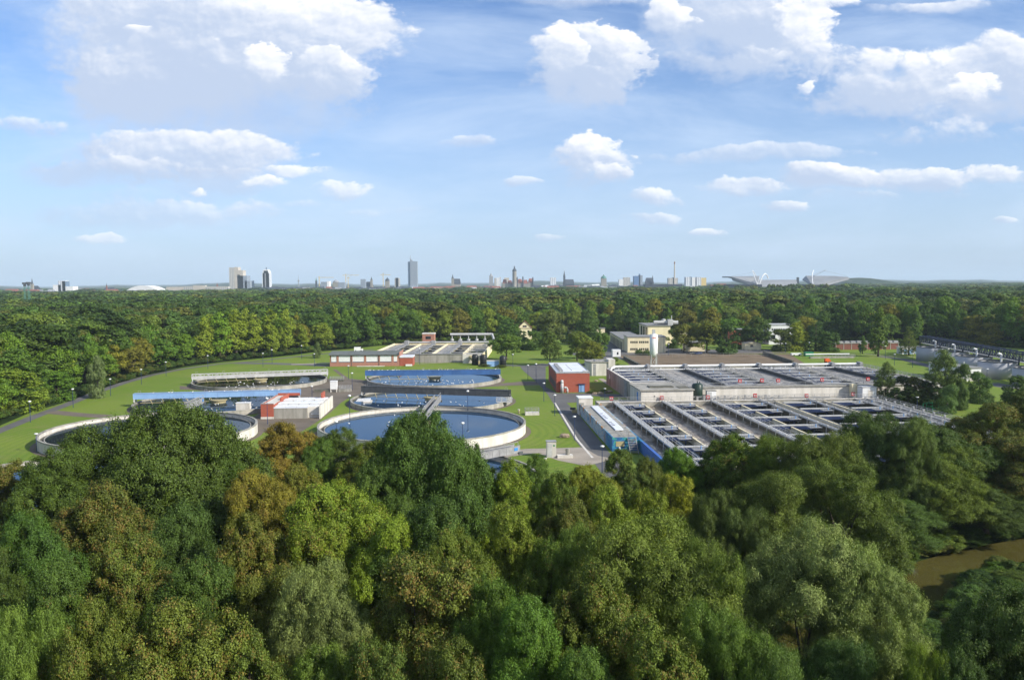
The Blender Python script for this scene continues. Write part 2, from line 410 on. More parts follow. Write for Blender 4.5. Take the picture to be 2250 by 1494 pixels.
LEAF_GAIN = 1.68
def leaf_mat(name='leaves', fixed=None, aut=0.0, transl=0.16, hue=1.0):
    """leaf colour = the tree's own colour (object colour), varied per twig and leaf, with autumn leaves by object alpha"""
    m, t, bs, out = new_mat(name)
    at_ = t.node('ShaderNodeAttribute'); at_.attribute_name = 'tint'
    r, g, b_ = t.sep(at_.outputs['Vector'])[0:3]      # twig shade, autumn draw, leaf shade
    if fixed is None:
        oi = t.node('ShaderNodeObjectInfo'); base = oi.outputs['Color']; autv = t.m('SUBTRACT', 1.0, oi.outputs['Alpha'])
    else:
        oi = t.node('ShaderNodeObjectInfo')
        rnd = oi.outputs['Random']
        rnd2 = t.m('FRACT', t.m('MULTIPLY', rnd, 17.31))
        ramp = t.node('ShaderNodeValToRGB'); t.l.new(rnd, ramp.inputs[0])
        els = ramp.color_ramp.elements
        while len(els) < len(fixed): els.new(0.5)
        ramp.color_ramp.interpolation = 'CONSTANT'
        for i, cc in enumerate(fixed):
            els[i].position = i / len(fixed); els[i].color = (*cc, 1)
        base = t.mix(1.0, ramp.outputs[0], t.comb(*[t.m('ADD', 0.72, t.m('MULTIPLY', rnd2, 0.56))] * 3), 'MULTIPLY')
        autv = t.m('MULTIPLY', t.step(rnd2, 0.7, 1.0), 0.07)
    base = t.mix(1.0, base, (1.08, 1.17, 0.56), 'MULTIPLY')
    k = t.m('MULTIPLY', t.m('ADD', 0.50, t.m('ADD', t.m('MULTIPLY', r, 0.50), t.m('MULTIPLY', t.m('POWER', b_, 2.2), 0.95))), LEAF_GAIN)
    col = t.mix(1.0, base, t.comb(k, k, k), 'MULTIPLY')
    # some twigs lean to yellow-green
    col = t.mix(t.m('MULTIPLY', t.step(r, 0.55, 1.0), 0.25), col, t.mix(1.0, base, (1.5, 1.2, 0.6), 'MULTIPLY'))
    isaut = t.m('LESS_THAN', g, t.m('MULTIPLY', autv, 0.62))
    acol = t.mix(b_, (0.185, 0.100, 0.028), (0.25, 0.190, 0.045))
    col = t.mix(t.m('MULTIPLY', isaut, 0.72), col, acol)
    setc(bs, t, col); bs.inputs['Roughness'].default_value = 0.55; bs.inputs['Specular IOR Level'].default_value = 0.18
    tr = t.node('ShaderNodeBsdfTranslucent')
    t.put(tr.inputs[0], t.mix(1.0, col, (1.25, 1.5, 0.55), 'MULTIPLY'))
    mx = t.node('ShaderNodeMixShader'); mx.inputs[0].default_value = transl
    t.l.new(bs.outputs[0], mx.inputs[1]); t.l.new(tr.outputs[0], mx.inputs[2]); t.l.new(mx.outputs[0], out.inputs[0])
    return m
M['leaf'] = leaf_mat()
FOREST_COLS = [(0.040, 0.064, 0.020), (0.050, 0.078, 0.022), (0.032, 0.055, 0.022), (0.064, 0.084, 0.026), (0.042, 0.070, 0.018),
               (0.056, 0.064, 0.026), (0.030, 0.050, 0.018), (0.072, 0.074, 0.028), (0.046, 0.076, 0.032), (0.036, 0.060, 0.024), (0.046, 0.068, 0.022)]
FOREST_COLS = [tuple(v * 0.86 for v in c) for c in FOREST_COLS]
M['leaf_far'] = leaf_mat('far_leaves', FOREST_COLS)

# ---------------------------------------------------------------- mesh helpers
class MB:
    def __init__(s): s.v = []; s.f = []; s.m = []
    def add(s, vs, fs, mi=0):
        o = len(s.v); s.v += [tuple(p) for p in vs]
        s.f += [tuple(i + o for i in f) for f in fs]; s.m += [mi] * len(fs); return s
    def box(s, x0, x1, y0, y1, z0, z1, mi=0):
        return s.add([(x0, y0, z0), (x1, y0, z0), (x1, y1, z0), (x0, y1, z0), (x0, y0, z1), (x1, y0, z1), (x1, y1, z1), (x0, y1, z1)],
                     [(0, 3, 2, 1), (4, 5, 6, 7), (0, 1, 5, 4), (1, 2, 6, 5), (2, 3, 7, 6), (3, 0, 4, 7)], mi)
    def prism(s, poly, z0, z1, mi=0):
        n = len(poly)
        vs = [(x, y, z0) for x, y in poly] + [(x, y, z1) for x, y in poly]
        fs = [tuple(reversed(range(n))), tuple(range(n, 2 * n))] + [(i, (i + 1) % n, n + (i + 1) % n, n + i) for i in range(n)]
        return s.add(vs, fs, mi)
    def bar(s, p, q, w, h=None, mi=0):
        """rectangular bar from p to q, width w across, height h"""
        h = h or w
        p, q = Vector(p), Vector(q); d = (q - p)
        if d.length < 1e-6: return s
        d.normalize(); up = Vector((0, 0, 1)) if abs(d.z) < 0.95 else Vector((0, 1, 0))
        a = d.cross(up).normalized() * w / 2; b = a.cross(d).normalized() * h / 2
        vs = [p - a - b, p + a - b, p + a + b, p - a + b, q - a - b, q + a - b, q + a + b, q - a + b]
        return s.add(vs, [(0, 1, 2, 3), (7, 6, 5, 4), (0, 4, 5, 1), (1, 5, 6, 2), (2, 6, 7, 3), (3, 7, 4, 0)], mi)
    def tube(s, p, q, r, r2=None, n=8, mi=0):
        r2 = r if r2 is None else r2
        p, q = Vector(p), Vector(q); d = (q - p).normalized()
        up = Vector((0, 0, 1)) if abs(d.z) < 0.9 else Vector((1, 0, 0))
        a = d.cross(up).normalized(); b = d.cross(a)
        vs = [p + (a * math.cos(t) + b * math.sin(t)) * r for t in [2 * math.pi * i / n for i in range(n)]]
        vs += [q + (a * math.cos(t) + b * math.sin(t)) * r2 for t in [2 * math.pi * i / n for i in range(n)]]
        fs = [(i, n + i, n + (i + 1) % n, (i + 1) % n) for i in range(n)] + [tuple(range(n)), tuple(reversed(range(n, 2 * n)))]
        return s.add(vs, fs, mi)
    def pipe(s, pts, r, n=8, mi=0):
        for a, b in zip(pts, pts[1:]): s.tube(a, b, r, r, n, mi)
        return s
    def lathe(s, prof, c=(0, 0, 0), n=48, a0=0.0, a1=2 * math.pi, mi=0):
        """closed profile of (r, z) turned about the z axis"""
        full = abs(a1 - a0 - 2 * math.pi) < 1e-6; k = len(prof); m = n if full else n + 1
        vs = []
        for i in range(m):
            t = a0 + (a1 - a0) * i / n
            for r, z in prof: vs.append((c[0] + r * math.cos(t), c[1] + r * math.sin(t), c[2] + z))
        fs = []
        for i in range(n):
            j = (i + 1) % m
            for a in range(k):
                b = (a + 1) % k
                if prof[a][0] < 1e-6 and prof[b][0] < 1e-6: continue
                fs.append((i * k + a, j * k + a, j * k + b, i * k + b))
        if not full: fs += [tuple(range(k)), tuple((m - 1) * k + x for x in reversed(range(k)))]
        return s.add(vs, fs, mi)
    def disc(s, r, z, c=(0, 0), n=64, mi=0):
        return s.add([(c[0] + r * math.cos(2 * math.pi * i / n), c[1] + r * math.sin(2 * math.pi * i / n), z) for i in range(n)], [tuple(range(n))], mi)
    def poly(s, pts, z=0.0, mi=0): return s.add([(x, y, z) for x, y in pts], [tuple(range(len(pts)))], mi)
    def mesh(s, name, mats, smooth=False):
        me = bpy.data.meshes.new(name); me.from_pydata(s.v, [], s.f)
        for m in (mats if isinstance(mats, (list, tuple)) else [mats]): me.materials.append(M[m] if isinstance(m, str) else m)
        me.polygons.foreach_set('material_index', s.m)
        if smooth: me.polygons.foreach_set('use_smooth', [True] * len(s.f))
        me.update(); return me
    def build(s, name, mats, parent=None, smooth=False, loc=None, rot=0):
        o = bpy.data.objects.new(name, s.mesh(name, mats, smooth)); COL.objects.link(o)
        if parent: o.parent = parent
        if loc: o.location = loc
        if rot: o.rotation_euler = (0, 0, rot)
        return o
def thing(name, label, cat, loc=(0, 0, 0), rot=0.0, group=None):
    o = bpy.data.objects.new(name, None); COL.objects.link(o)
    o.location = loc if len(loc) == 3 else (*loc, 0); o.rotation_euler = (0, 0, rot); o.empty_display_size = 0.5
    return tag(o, label, cat, group)
def tag(o, label, cat, group=None, kind=None):
    o['label'] = label; o['category'] = cat
    if group: o['group'] = group
    if kind: o['kind'] = kind
    return o
def struct(o, label=None):
    o['kind'] = 'structure'
    if label: o['label'] = label
    return o
def copy_tree(o, parent=None):
    c = o.copy(); COL.objects.link(c)
    if parent: c.parent = parent
    for ch in o.children: copy_tree(ch, c)
    return c
def railing(mb, pts, h=1.1, step=2.0, r=0.05, mi=0, mid=True):
    for p, q in zip(pts, pts[1:]):
        p, q = Vector(p), Vector(q); L = (q - p).length; n = max(1, int(L / step))
        mb.bar(p + Vector((0, 0, h)), q + Vector((0, 0, h)), r * 1.3, r * 1.3, mi)
        if mid: mb.bar(p + Vector((0, 0, h * .5)), q + Vector((0, 0, h * .5)), r, r, mi)
        for i in range(n + 1):
            a = p + (q - p) * (i / n); mb.bar(a, a + Vector((0, 0, h)), r, r, mi)

# ---------------------------------------------------------------- ground
def edge_y(px):
    """distance of the wood's edge for a bearing given in photo units"""
    pts = [(-500, 1010), (-100, 968), (0, 921), (70, 899), (160, 873), (250, 843), (330, 820), (400, 805), (480, 795), (560, 787), (640, 779), (700, 771),
           (760, 766), (830, 758), (950, 752), (1060, 748), (1090, 742), (1160, 738), (1250, 735), (1330, 733), (1480, 741), (1560, 748), (1640, 746), (1690, 741),
           (1800, 749), (1850, 749), (2000, 758), (2070, 752), (2250, 764), (2500, 790)]
    for (a, ya), (b, yb) in zip(pts, pts[1:]):
        if a <= px <= b: v = ya + (yb - ya) * (px - a) / (b - a); return at(px, v)[1]
    return at(max(-500, min(2500, px)), 900)[1]

RIVER = [at(1500, 1600, -1.6), at(1600, 1440, -1.6), at(1700, 1375, -1.6), at(1900, 1300, -1.6), at(2010, 1235, -1.6), at(2120, 1205, -1.6), at(2350, 1165, -1.6),
         at(2500, 1170, -1.6), at(2500, 1300, -1.6), at(2330, 1250, -1.6), at(2150, 1290, -1.6), at(2100, 1365, -1.6), at(1960, 1430, -1.6), at(1850, 1560, -1.6), at(1700, 1700, -1.6)]
g = MB()
# one ground sheet: polar grid, dipped at the river, with low hills far off
angs = [R_(a) for a in np.linspace(-75, 75, 151)]
rads = [8, 20] + list(range(30, 180, 5)) + list(range(180, 600, 30)) + list(range(600, 3000, 200)) + list(range(3000, 9000, 500)) + [9000, 10000, 11000, 12000, 14000, 17000, 21000, 26000, 30000]
def in_poly(x, y, P):
    c = False; n = len(P)
    for i in range(n):
        (x1, y1), (x2, y2) = P[i], P[(i + 1) % n]
        if (y1 > y) != (y2 > y) and x < (x2 - x1) * (y - y1) / (y2 - y1) + x1: c = not c
    return c
def river_dist(x, y):
    d = 1e9
    for i in range(len(RIVER)):
        (x1, y1), (x2, y2) = RIVER[i], RIVER[(i + 1) % len(RIVER)]
        L2 = (x2 - x1) ** 2 + (y2 - y1) ** 2; t = max(0, min(1, ((x - x1) * (x2 - x1) + (y - y1) * (y2 - y1)) / L2))
        d = min(d, math.hypot(x - x1 - t * (x2 - x1), y - y1 - t * (y2 - y1)))
    return d
def ground_z(x, y):
    r = math.hypot(x, y)
    if r < 180:
        if in_poly(x, y, RIVER): return -3.0
        d = river_dist(x, y)
        return -3.0 + 3.0 * min(1, max(0, (d) / 4.0)) if d < 4 else 0.0
    if r > 5200:
        a = math.degrees(math.atan2(x, y))
        h = 26 + 14 * math.sin(a * 0.31 + 1) + 9 * math.sin(a * 0.9) + 4 * math.sin(a * 2.7 + 2)
        return max(0, h) * min(1, (r - 5200) / 3500) * (1.0 if r < 9000 else 1.0 + (r - 9000) / 14000)
    return 0.0
vs = []; fs = []
for r in rads:
    for a in angs:
        x, y = r * math.sin(a), r * math.cos(a); vs.append((x, y, ground_z(x, y)))
na = len(angs)
for i in range(len(rads) - 1):
    for j in range(na - 1): fs.append((i * na + j, (i + 1) * na + j, (i + 1) * na + j + 1, i * na + j + 1))
g.add([(0, 0, 0)], []) if False else None
g.add(vs, [f[::-1] for f in fs])
# the rest of the disc behind the camera
b2 = []
for k in range(64): a = R_(75) + (2 * math.pi - R_(150)) * k / 63; b2.append((30000 * math.sin(a), 30000 * math.cos(a)))
inner = [(8 * math.sin(a), 8 * math.cos(a)) for a in angs]
g.add([(x, y, 0) for x, y in b2] + [(0, -4, 0)], [(k, k + 1, 64) for k in range(63)])
g.add([(x, y, 0) for x, y in inner] + [(0, -4, 0)], [(k + 1, k, len(inner)) for k in range(len(inner) - 1)])
gm = land_mat(); gm.name = 'ground'
go = g.build('ground', 'land', smooth=True); struct(go)
struct(MB().poly(RIVER, -1.6).build('river_water', 'river'), 'brown river between the foreground trees')

lawn = [(-300, 1010), (-100, 975)]
lawn = [at(px, py) for px, py in [(-200, 990), (0, 935), (70, 905), (160, 879), (250, 847), (330, 824), (400, 808), (480, 797), (560, 789), (640, 781), (700, 773),
        (760, 768), (830, 760), (950, 755), (1060, 751), (1090, 746), (1160, 742), (1330, 738), (1480, 745), (1560, 752), (1690, 746), (1800, 753), (2000, 762), (2070, 757), (2300, 770)]] + \
       [(230, 250), (190, 205), (120, 190), (110, 145), (-130, 128), (-190, 150)]
struct(MB().poly(lawn, 0.02).build('lawn', 'grass'))
def strip(pts, w, z, name, mat):
    """ribbon of width w metres along ground points"""
    P = [Vector(p) for p in pts]; L = []; Rr = []
    for i, p in enumerate(P):
        d = (P[min(i + 1, len(P) - 1)] - P[max(i - 1, 0)]).normalized(); n = Vector((-d.y, d.x)) * w / 2
        L.append(p + n); Rr.append(p - n)
    mb = MB()
    for i in range(len(P) - 1): mb.add([(*L[i], z), (*Rr[i], z), (*Rr[i + 1], z), (*L[i + 1], z)], [(0, 1, 2, 3)])
    return struct(mb.build(name, mat))
PX = lambda l: [at(a, b) for a, b in l]
strip(PX([(-90, 985), (0, 946), (80, 914), (150, 888), (215, 861), (270, 842), (330, 825), (400, 811), (480, 800), (560, 794), (640, 785), (725, 776), (820, 768)]), 3.4, 0.04, 'path', 'asphalt')
strip(PX([(520, 798), (600, 799), (660, 801), (728, 804)]), 7, 0.05, 'road', 'asphalt')
strip(PX([(640, 801), (728, 798)]), 4, 0.06, 'path', 'paving')
struct(MB().poly(PX([(1143, 806), (1150, 815), (1180, 840), (1203, 866), (1219, 892), (1262, 966), (1300, 1010), (1360, 1090), (1430, 1090), (1345, 1002), (1272, 912),
     (1245, 885), (1270, 884), (1272, 872), (1300, 870), (1330, 872), (1390, 873), (1398, 868), (1305, 864), (1223, 864), (1199, 850), (1199, 806), (1215, 800), (1190, 799)]), 0.045).build('road', 'asphalt'))
strip(PX([(1050, 801), (1150, 804), (1215, 803), (1290, 800)]), 4.5, 0.055, 'road', 'asphalt')
strip(PX([(1290, 803), (1300, 790), (1270, 780), (1262, 775)]), 4.5, 0.057, 'road', 'asphalt')
strip(PX([(1340, 790), (1355, 775), (1345, 757), (1325, 748)]), 12, 0.05, 'yard', 'asphalt')
struct(MB().poly(PX([(1360, 780), (1700, 776), (1690, 768), (1500, 768), (1480, 760), (1380, 762)]), 0.06).build('yard', 'asphalt'))
strip(PX([(1320, 832), (1345, 848), (1380, 873)]), 2.0, 0.05, 'path', 'paving')
strip([at(1219, 885), at(1243, 925), at(1268, 966), at(1302, 1006)], 0.5, 0.07, 'kerb_strip', 'concrete_pale')
struct(MB().poly(PX([(395, 848), (480, 852), (560, 856), (700, 838), (728, 832), (768, 832), (810, 836), (830, 850), (960, 854), (1150, 838), (1180, 838), (1190, 846), (1100, 848), (1000, 856),
      (850, 862), (770, 872), (748, 886), (728, 905), (700, 925), (660, 950), (560, 950), (552, 920), (575, 905), (650, 885), (655, 865), (560, 862), (395, 856)]), 0.035).build('gravel_yard', 'gravel'))
strip(PX([(1100, 1000), (1165, 991), (1225, 990), (1262, 986), (1300, 1010)]), 5, 0.052, 'path', 'paving')
strip(PX([(1225, 992), (1262, 1005), (1320, 1016)]), 9, 0.048, 'path', 'paving')
strip(PX([(110, 905), (180, 912), (235, 915)]), 5, 0.045, 'path', 'gravel')
strip(PX([(735, 812), (745, 820), (762, 832)]), 1.6, 0.05, 'path', 'gravel')
strip(PX([(905, 800), (1000, 796), (1060, 796)]), 1.6, 0.05, 'path', 'paving')
strip(PX([(1930, 783), (1990, 790), (2060, 810), (2100, 815)]), 5, 0.05, 'road', 'asphalt')
strip(PX([(2170, 842), (2215, 850), (2300, 856)]), 8, 0.05, 'road', 'asphalt')
strip(PX([(1900, 778), (1960, 783), (2060, 786)]), 1.6, 0.05, 'path', 'paving')
struct(MB().poly(PX([(1362, 783), (1560, 778), (1735, 778), (1770, 800), (1560, 806), (1390, 807)]), 0.07).build('soil', 'soil'), 'bare brown soil bed behind the upper basins')
strip(PX([(1362, 781), (1560, 777), (1730, 775)]), 7, 0.09, 'gravel_strip', 'gravel')
struct(MB().poly([(-190, 128), (-190, 30), (190, 30), (190, 190), (120, 190), (110, 140)], 0.0).build('undergrowth_floor', 'floor')) if False else None

# ---------------------------------------------------------------- round tanks
TANKS = {}
def round_tank(key, c, R, h, wl, label, cap='concrete', wall='concrete_pale', water='water'):
    root = thing('settling_tank', label, 'settling tank', (c[0], c[1], 0), 0, 'round settling tanks')
    MB().lathe([(R, 0), (R, h - 0.25), (R - 0.35, h - 0.25), (R - 0.35, 0)], n=96).build('outer_wall', wall if h > 1.5 else 'concrete', root)
    MB().lathe([(R + 0.06, h - 0.246), (R + 0.06, h), (R - 0.46, h), (R - 0.46, h - 0.246)], n=96).build('rim', cap, root)
    if h > 1.5:
        MB().lathe([(R - 1.5, wl - 0.9), (R - 1.5, wl + 0.2), (R - 1.66, wl + 0.2), (R - 1.66, wl - 0.9)], n=96).build('launder', 'concrete', root)
        MB().lathe([(R - 0.352, wl - 0.6), (R - 0.352, wl - 0.3), (R - 1.5, wl - 0.3), (R - 1.5, wl - 0.6)], n=96).build('gutter', 'concrete_dark', root)
    else:
        MB().lathe([(R - 0.352, wl - 0.2), (R - 0.352, wl + 0.22), (R - 0.8, wl + 0.22), (R - 0.8, wl - 0.2)], n=96).build('launder', 'concrete_dark', root)
    MB().lathe([(0, wl - 1), (2.1, wl - 1), (2.1, wl + 0.75), (2.5, wl + 0.75), (2.5, wl + 1.0), (0, wl + 1.0)], n=24).build('centre_pier', 'beige', root)
    w = MB().disc(R - 1.665 if h > 1.5 else R - 0.8, wl, c, 96).build('water', water); struct(w)
    MB().lathe([(R + 0.15, 0.0), (R + 0.15, 0.075), (R + 1.3, 0.075), (R + 1.3, 0.0)], n=64).build('apron', 'gravel', root)
    TANKS[key] = (c, R, h, wl)
    return root
tD = round_tank('D', (-21.8, 195.2), 25.0, 2.5, 1.5, 'large round tank of deep blue water with high pale wall, nearest the brick control building', water='water')
tE = round_tank('E', (-24.6, 245.6), 24.4, 1.3, 0.6, 'low round tank crossed by the long dark grey bridge, just behind the deep blue one')
tF = round_tank('F', (-28.8, 299.0), 24.8, 1.3, 0.55, 'low round tank crossed by the bright blue bridge in front of the long brick building')
tB = round_tank('B', (-92.3, 295.6), 23.8, 1.3, 0.55, 'low round tank with the pale grey lattice bridge beside the grass verge', water='water_dark')
tA = round_tank('A', (-88.6, 242.6), 23.8, 1.3, 0.6, 'low round tank crossed by the pale sky blue bridge', water='water_slate')
tC = round_tank('C', (-85.3, 190.0), 23.8, 2.5, 1.6, 'high walled round tank half hidden by the biggest dark green tree', water='water_slate')
tG = round_tank('G', (-19.5, 142.5), 24.0, 1.8, 0.9, 'round tank almost wholly hidden below the two central green trees')
tH = round_tank('H', (-82.0, 137.0), 24.0, 1.8, 0.9, 'round tank whose far rim shows at the left edge under the lawn')

def plate_bridge(p, q, z0, z1, mat, label, railmat='rail', w=1.5, supports=True, lattice=False, name='scraper_bridge', group='scraper bridges over the round tanks'):
    """bridge with deep side plates from p to q; origin at p, local x along the bridge"""
    p, q = Vector(p), Vector(q); d = q - p; L = d.length; a = math.atan2(d.y, d.x)
    root = thing(name, label, 'bridge', (p.x, p.y, 0), a, group)
    for s in (-1, 1):
        mb = MB()
        if lattice:
            mb.bar((0, s * w / 2, z0), (L, s * w / 2, z0), 0.16, 0.22); mb.bar((0, s * w / 2, z1), (L, s * w / 2, z1), 0.16, 0.2)
            n = int(L / 1.4)
            for i in range(n + 1):
                x = L * i / n; mb.bar((x, s * w / 2, z0), (x, s * w / 2, z1), 0.1)
                if i < n: mb.bar((x, s * w / 2, z0 if i % 2 else z1), (L * (i + 1) / n, s * w / 2, z1 if i % 2 else z0), 0.09)
            mb.box(0, L, s * w / 2 - 0.03, s * w / 2 + 0.03, z0 + 0.11, z0 + (z1 - z0) * 0.55)
        else:
            mb.box(0, L, s * w / 2 - 0.08, s * w / 2 + 0.08, z0, z1)
            n = int(L / 3.4)
            for i in range(n + 1):
                x = min(L - 0.06, max(0.06, L * i / n)); mb.box(x - 0.06, x + 0.06, s * (w / 2 + 0.08) - 0.05, s * (w / 2 + 0.08) + 0.05, z0 + 0.02, z1 - 0.02)
            mb.box(-0.02, L + 0.02, s * w / 2 - 0.17, s * w / 2 + 0.17, z1 - 0.0, z1 + 0.09)
        mb.build('side_girder', mat, root)
    MB().box(0.05, L - 0.05, -w / 2 + 0.1, w / 2 - 0.1, z0 + 0.5, z0 + 0.6).build('deck', 'steel', root)
    if supports:
        for x in (0.3, L - 0.3):
            mb = MB()
            mb.bar((x, -0.9, z0 + 0.1), (x, -1.0, 1.62 if z0 > 1.8 else z0 - 0.5), 0.25); mb.bar((x, 0.9, z0 + 0.1), (x, 1.0, 1.62 if z0 > 1.8 else z0 - 0.5), 0.25)
            mb.tube((x - 0.14, -1.0, 1.62), (x + 0.14, -1.0, 1.62), 0.32, n=12); mb.tube((x - 0.14, 1.0, 1.62), (x + 0.14, 1.0, 1.62), 0.32, n=12)
            mb.bar((x, -1.0, 1.62), (x, 1.0, 1.62), 0.12); mb.build('wheel_carriage', 'steel_pale', root)
        mb = MB(); n = 7
        for i in range(1, n):
            x = L * 0.5 * i / n + 1.2; mb.bar((x, -w / 2, z0), (x + 0.9, -w / 2 - 0.5, 0.75), 0.14)
        mb.bar((2, -w / 2 - 0.4, 1.2), (L * .46, -w / 2 - 0.4, 1.2), 0.14)
        mb.build('scraper_arm', 'beige', root)
    mb = MB().bar((0.2, -w / 2, z1 + 0.12), (L - 0.2, -w / 2, z1 + 0.12), 0.05)
    for x in [L * k for k in (0.03, 0.22, 0.42, 0.55, 0.75, 0.97)]:
        for dx in (0, 0.7): mb.bar((x + dx, -w / 2, z1), (x + dx, -w / 2, z1 + 0.9), 0.06)
        mb.bar((x, -w / 2, z1 + 0.9), (x + 0.7, -w / 2, z1 + 0.9), 0.06)
    mb.build('railing', railmat, root)
    return root
plate_bridge((-53.8, 295.5), (-4.3, 297.0), 2.5, 4.3, 'blue', 'long bright blue bridge over the round tank before the long brick building')
plate_bridge((-47.0, 252.0), (-0.6, 239.5), 2.3, 4.2, 'steel_dark', 'long dark grey bridge slanting across the middle round tank')
plate_bridge((-112.5, 239.2), (-64.8, 246.5), 2.3, 3.9, 'blue_pale', 'long pale sky blue bridge over the round tank beside the brick control building')
plate_bridge((-115.5, 290.5), (-69.6, 304.5), 2.2, 3.9, 'steel_pale', 'pale grey lattice bridge over the round tank by the grass verge', lattice=True)
def half_bridge(rim, ctr, z0, z1, label, sign=False):
    p, q = Vector(rim), Vector(ctr); d = q - p; L = d.length; a = math.atan2(d.y, d.x)
    root = thing('walkway_bridge', label, 'bridge', (p.x, p.y, 0), a, 'raised walkway bridges over the high tanks')
    for s in (-1, 1):
        mb = MB().box(0, L, s * 0.85 - 0.06, s * 0.85 + 0.06, z0, z1)
        for i in range(int(L / 1.8) + 1): mb.box(i * 1.8 + 0.02, i * 1.8 + 0.1, s * 0.93 - 0.03, s * 0.93 + 0.03, z0 + 0.03, z1 - 0.03)
        mb.box(-0.01, L + 0.01, s * 0.85 - 0.13, s * 0.85 + 0.13, z1, z1 + 0.08)
        mb.build('side_panel', 'steel', root)
    MB().box(0.02, L - 0.02, -0.78, 0.78, z0 + 0.3, z0 + 0.38).build('deck', 'steel_dark', root)
    zc_ = min(2.52, z0 - 0.4); mb = MB().box(-0.5, 0.5, -1.2, -0.95, zc_, z0 + 0.2).box(-0.5, 0.5, 0.95, 1.2, zc_, z0 + 0.2).box(-0.3, 0.3, -0.96, 0.96, z0 - 0.2, z0 - 0.05)
    mb.build('carriage', 'steel_dark', root)
    mb = MB()
    for k in (0.5, 4, 8, 12, 16): mb.bar((k, 0.85, z1), (k, 0.85, z1 + 0.8), 0.08)
    mb.bar((0.5, 0.85, z1 + 0.8), (16, 0.85, z1 + 0.8), 0.07)
    mb.build('railing', 'rail', root)
    if sign:
        for s in (-1, 1): MB().box(0.7, 1.6, s * 0.93 - 0.02 + s * 0.06, s * 0.93 + 0.02 + s * 0.06, z0 + 0.55, z1 - 0.25).build('sign_plate', 'blue_bright', root)
    return root
half_bridge(at(962, 872, 3.9), (-22, 196), 2.8, 4.4, 'grey walkway bridge running from the far rim to the middle of the deep blue tank')
half_bridge(at(441, 877, 3.9), (-85.3, 190), 2.8, 4.4, 'grey walkway bridge with small blue plate over the tank behind the biggest tree', True)
b_ = half_bridge(at(1136, 984, 3.0), (-19.5, 142.5), 2.2, 3.6, 'grey walkway bridge with small blue plate beside the footpath at the lawn corner', True)
b_['group'] = 'raised walkway bridges over the high tanks'

# ---------------------------------------------------------------- aeration basins
ORG = (29.0, 226.0); ROT = R_(3.4)
def loc2w(a, b):
    c, s = math.cos(ROT), math.sin(ROT)
    return ORG[0] + a * c - b * s, ORG[1] + a * s + b * c
def w2loc(x, y):
    c, s = math.cos(ROT), math.sin(ROT); x -= ORG[0]; y -= ORG[1]
    return x * c + y * s, -x * s + y * c
# lower basin
LZ = 2.5
lb = thing('aeration_basin', 'lower open concrete basin block with long walkways, nearest the river trees', 'basin', (*ORG, 0), ROT)
b0 = -84.0
MB().box(-5.2, 75.5, -0.6, 0.0, 0, LZ - 0.02).build('outer_wall', 'concrete', lb)
MB().box(74.9, 75.5, b0, -0.602, 0, LZ - 0.02).build('outer_wall', 'concrete', lb)
MB().box(-5.2, -4.6, b0, -0.602, 0, LZ - 0.02).build('outer_wall', 'graffiti', lb)
MB().box(-5.2, 75.5, b0 - 0.6, b0 - 0.002, 0, LZ - 0.02).build('outer_wall', 'concrete', lb)
MB().box(-4.6, 76.0, 0.002, 7.0, 0, 2.0).build('deck', 'concrete', lb)
MB().box(-5.4, 75.7, -0.7, 0.3, LZ - 0.018, LZ + 0.1).build('coping', 'concrete_pale', lb)
SP = 13.9
for i in range(7):
    a = 0 if i == 0 else SP * i
    if i == 6: a = 73.0
    mb = MB().box(a - 0.8, a + 0.8, b0 + 0.2, -0.72, LZ - 0.2, LZ)
    wk = mb.build('walkway', 'steel_pale' if i < 3 else 'steel', lb)
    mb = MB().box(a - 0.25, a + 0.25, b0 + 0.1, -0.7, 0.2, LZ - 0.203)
    mb.build('walkway_wall', 'concrete_dark', lb)  # dark concrete, its tone also carrying the shaded band below the walkway
    mb = MB(); railing(mb, [(a - 0.9, b0 + 1, LZ), (a - 0.9, -0.8, LZ)], 1.1, 3.0, 0.05); railing(mb, [(a + 0.9, b0 + 1, LZ), (a + 0.9, -0.8, LZ)], 1.1, 3.0, 0.06)
    mb.build('railing', 'rail', lb)
    if i < 5:
        mb = MB()                                            # air pipe with down-pipes
        mb.tube((a - 0.95, b0 + 1, LZ + 0.18), (a - 0.95, -1.0, LZ + 0.18), 0.2, n=8)
        for k in range(13):
            y = -3 - k * 5.2
            mb.tube((a - 1.35, y, LZ + 0.1), (a - 1.4, y, 1.0), 0.09, n=6); mb.box(a - 1.28, a - 0.82, y - 0.3, y + 0.3, LZ + 0.1, LZ + 0.62)
        mb.build('air_pipe', 'steel_pale', lb)
    else:
        mb = MB().tube((a + 1.17, -70, LZ + 0.12), (a + 1.17, -2, LZ + 0.12), 0.08, n=6)
        for k in range(15):
            y = -3 - k * 4.6; mb.box(a + 1.0, a + 1.35, y - 0.25, y + 0.25, LZ, LZ + 0.85)
        mb.build('valve_box', 'steel_pale', lb)
beams_b = [-5.5, -16.5, -28.0, -39.5, -51.0, -62.5, -74.0]
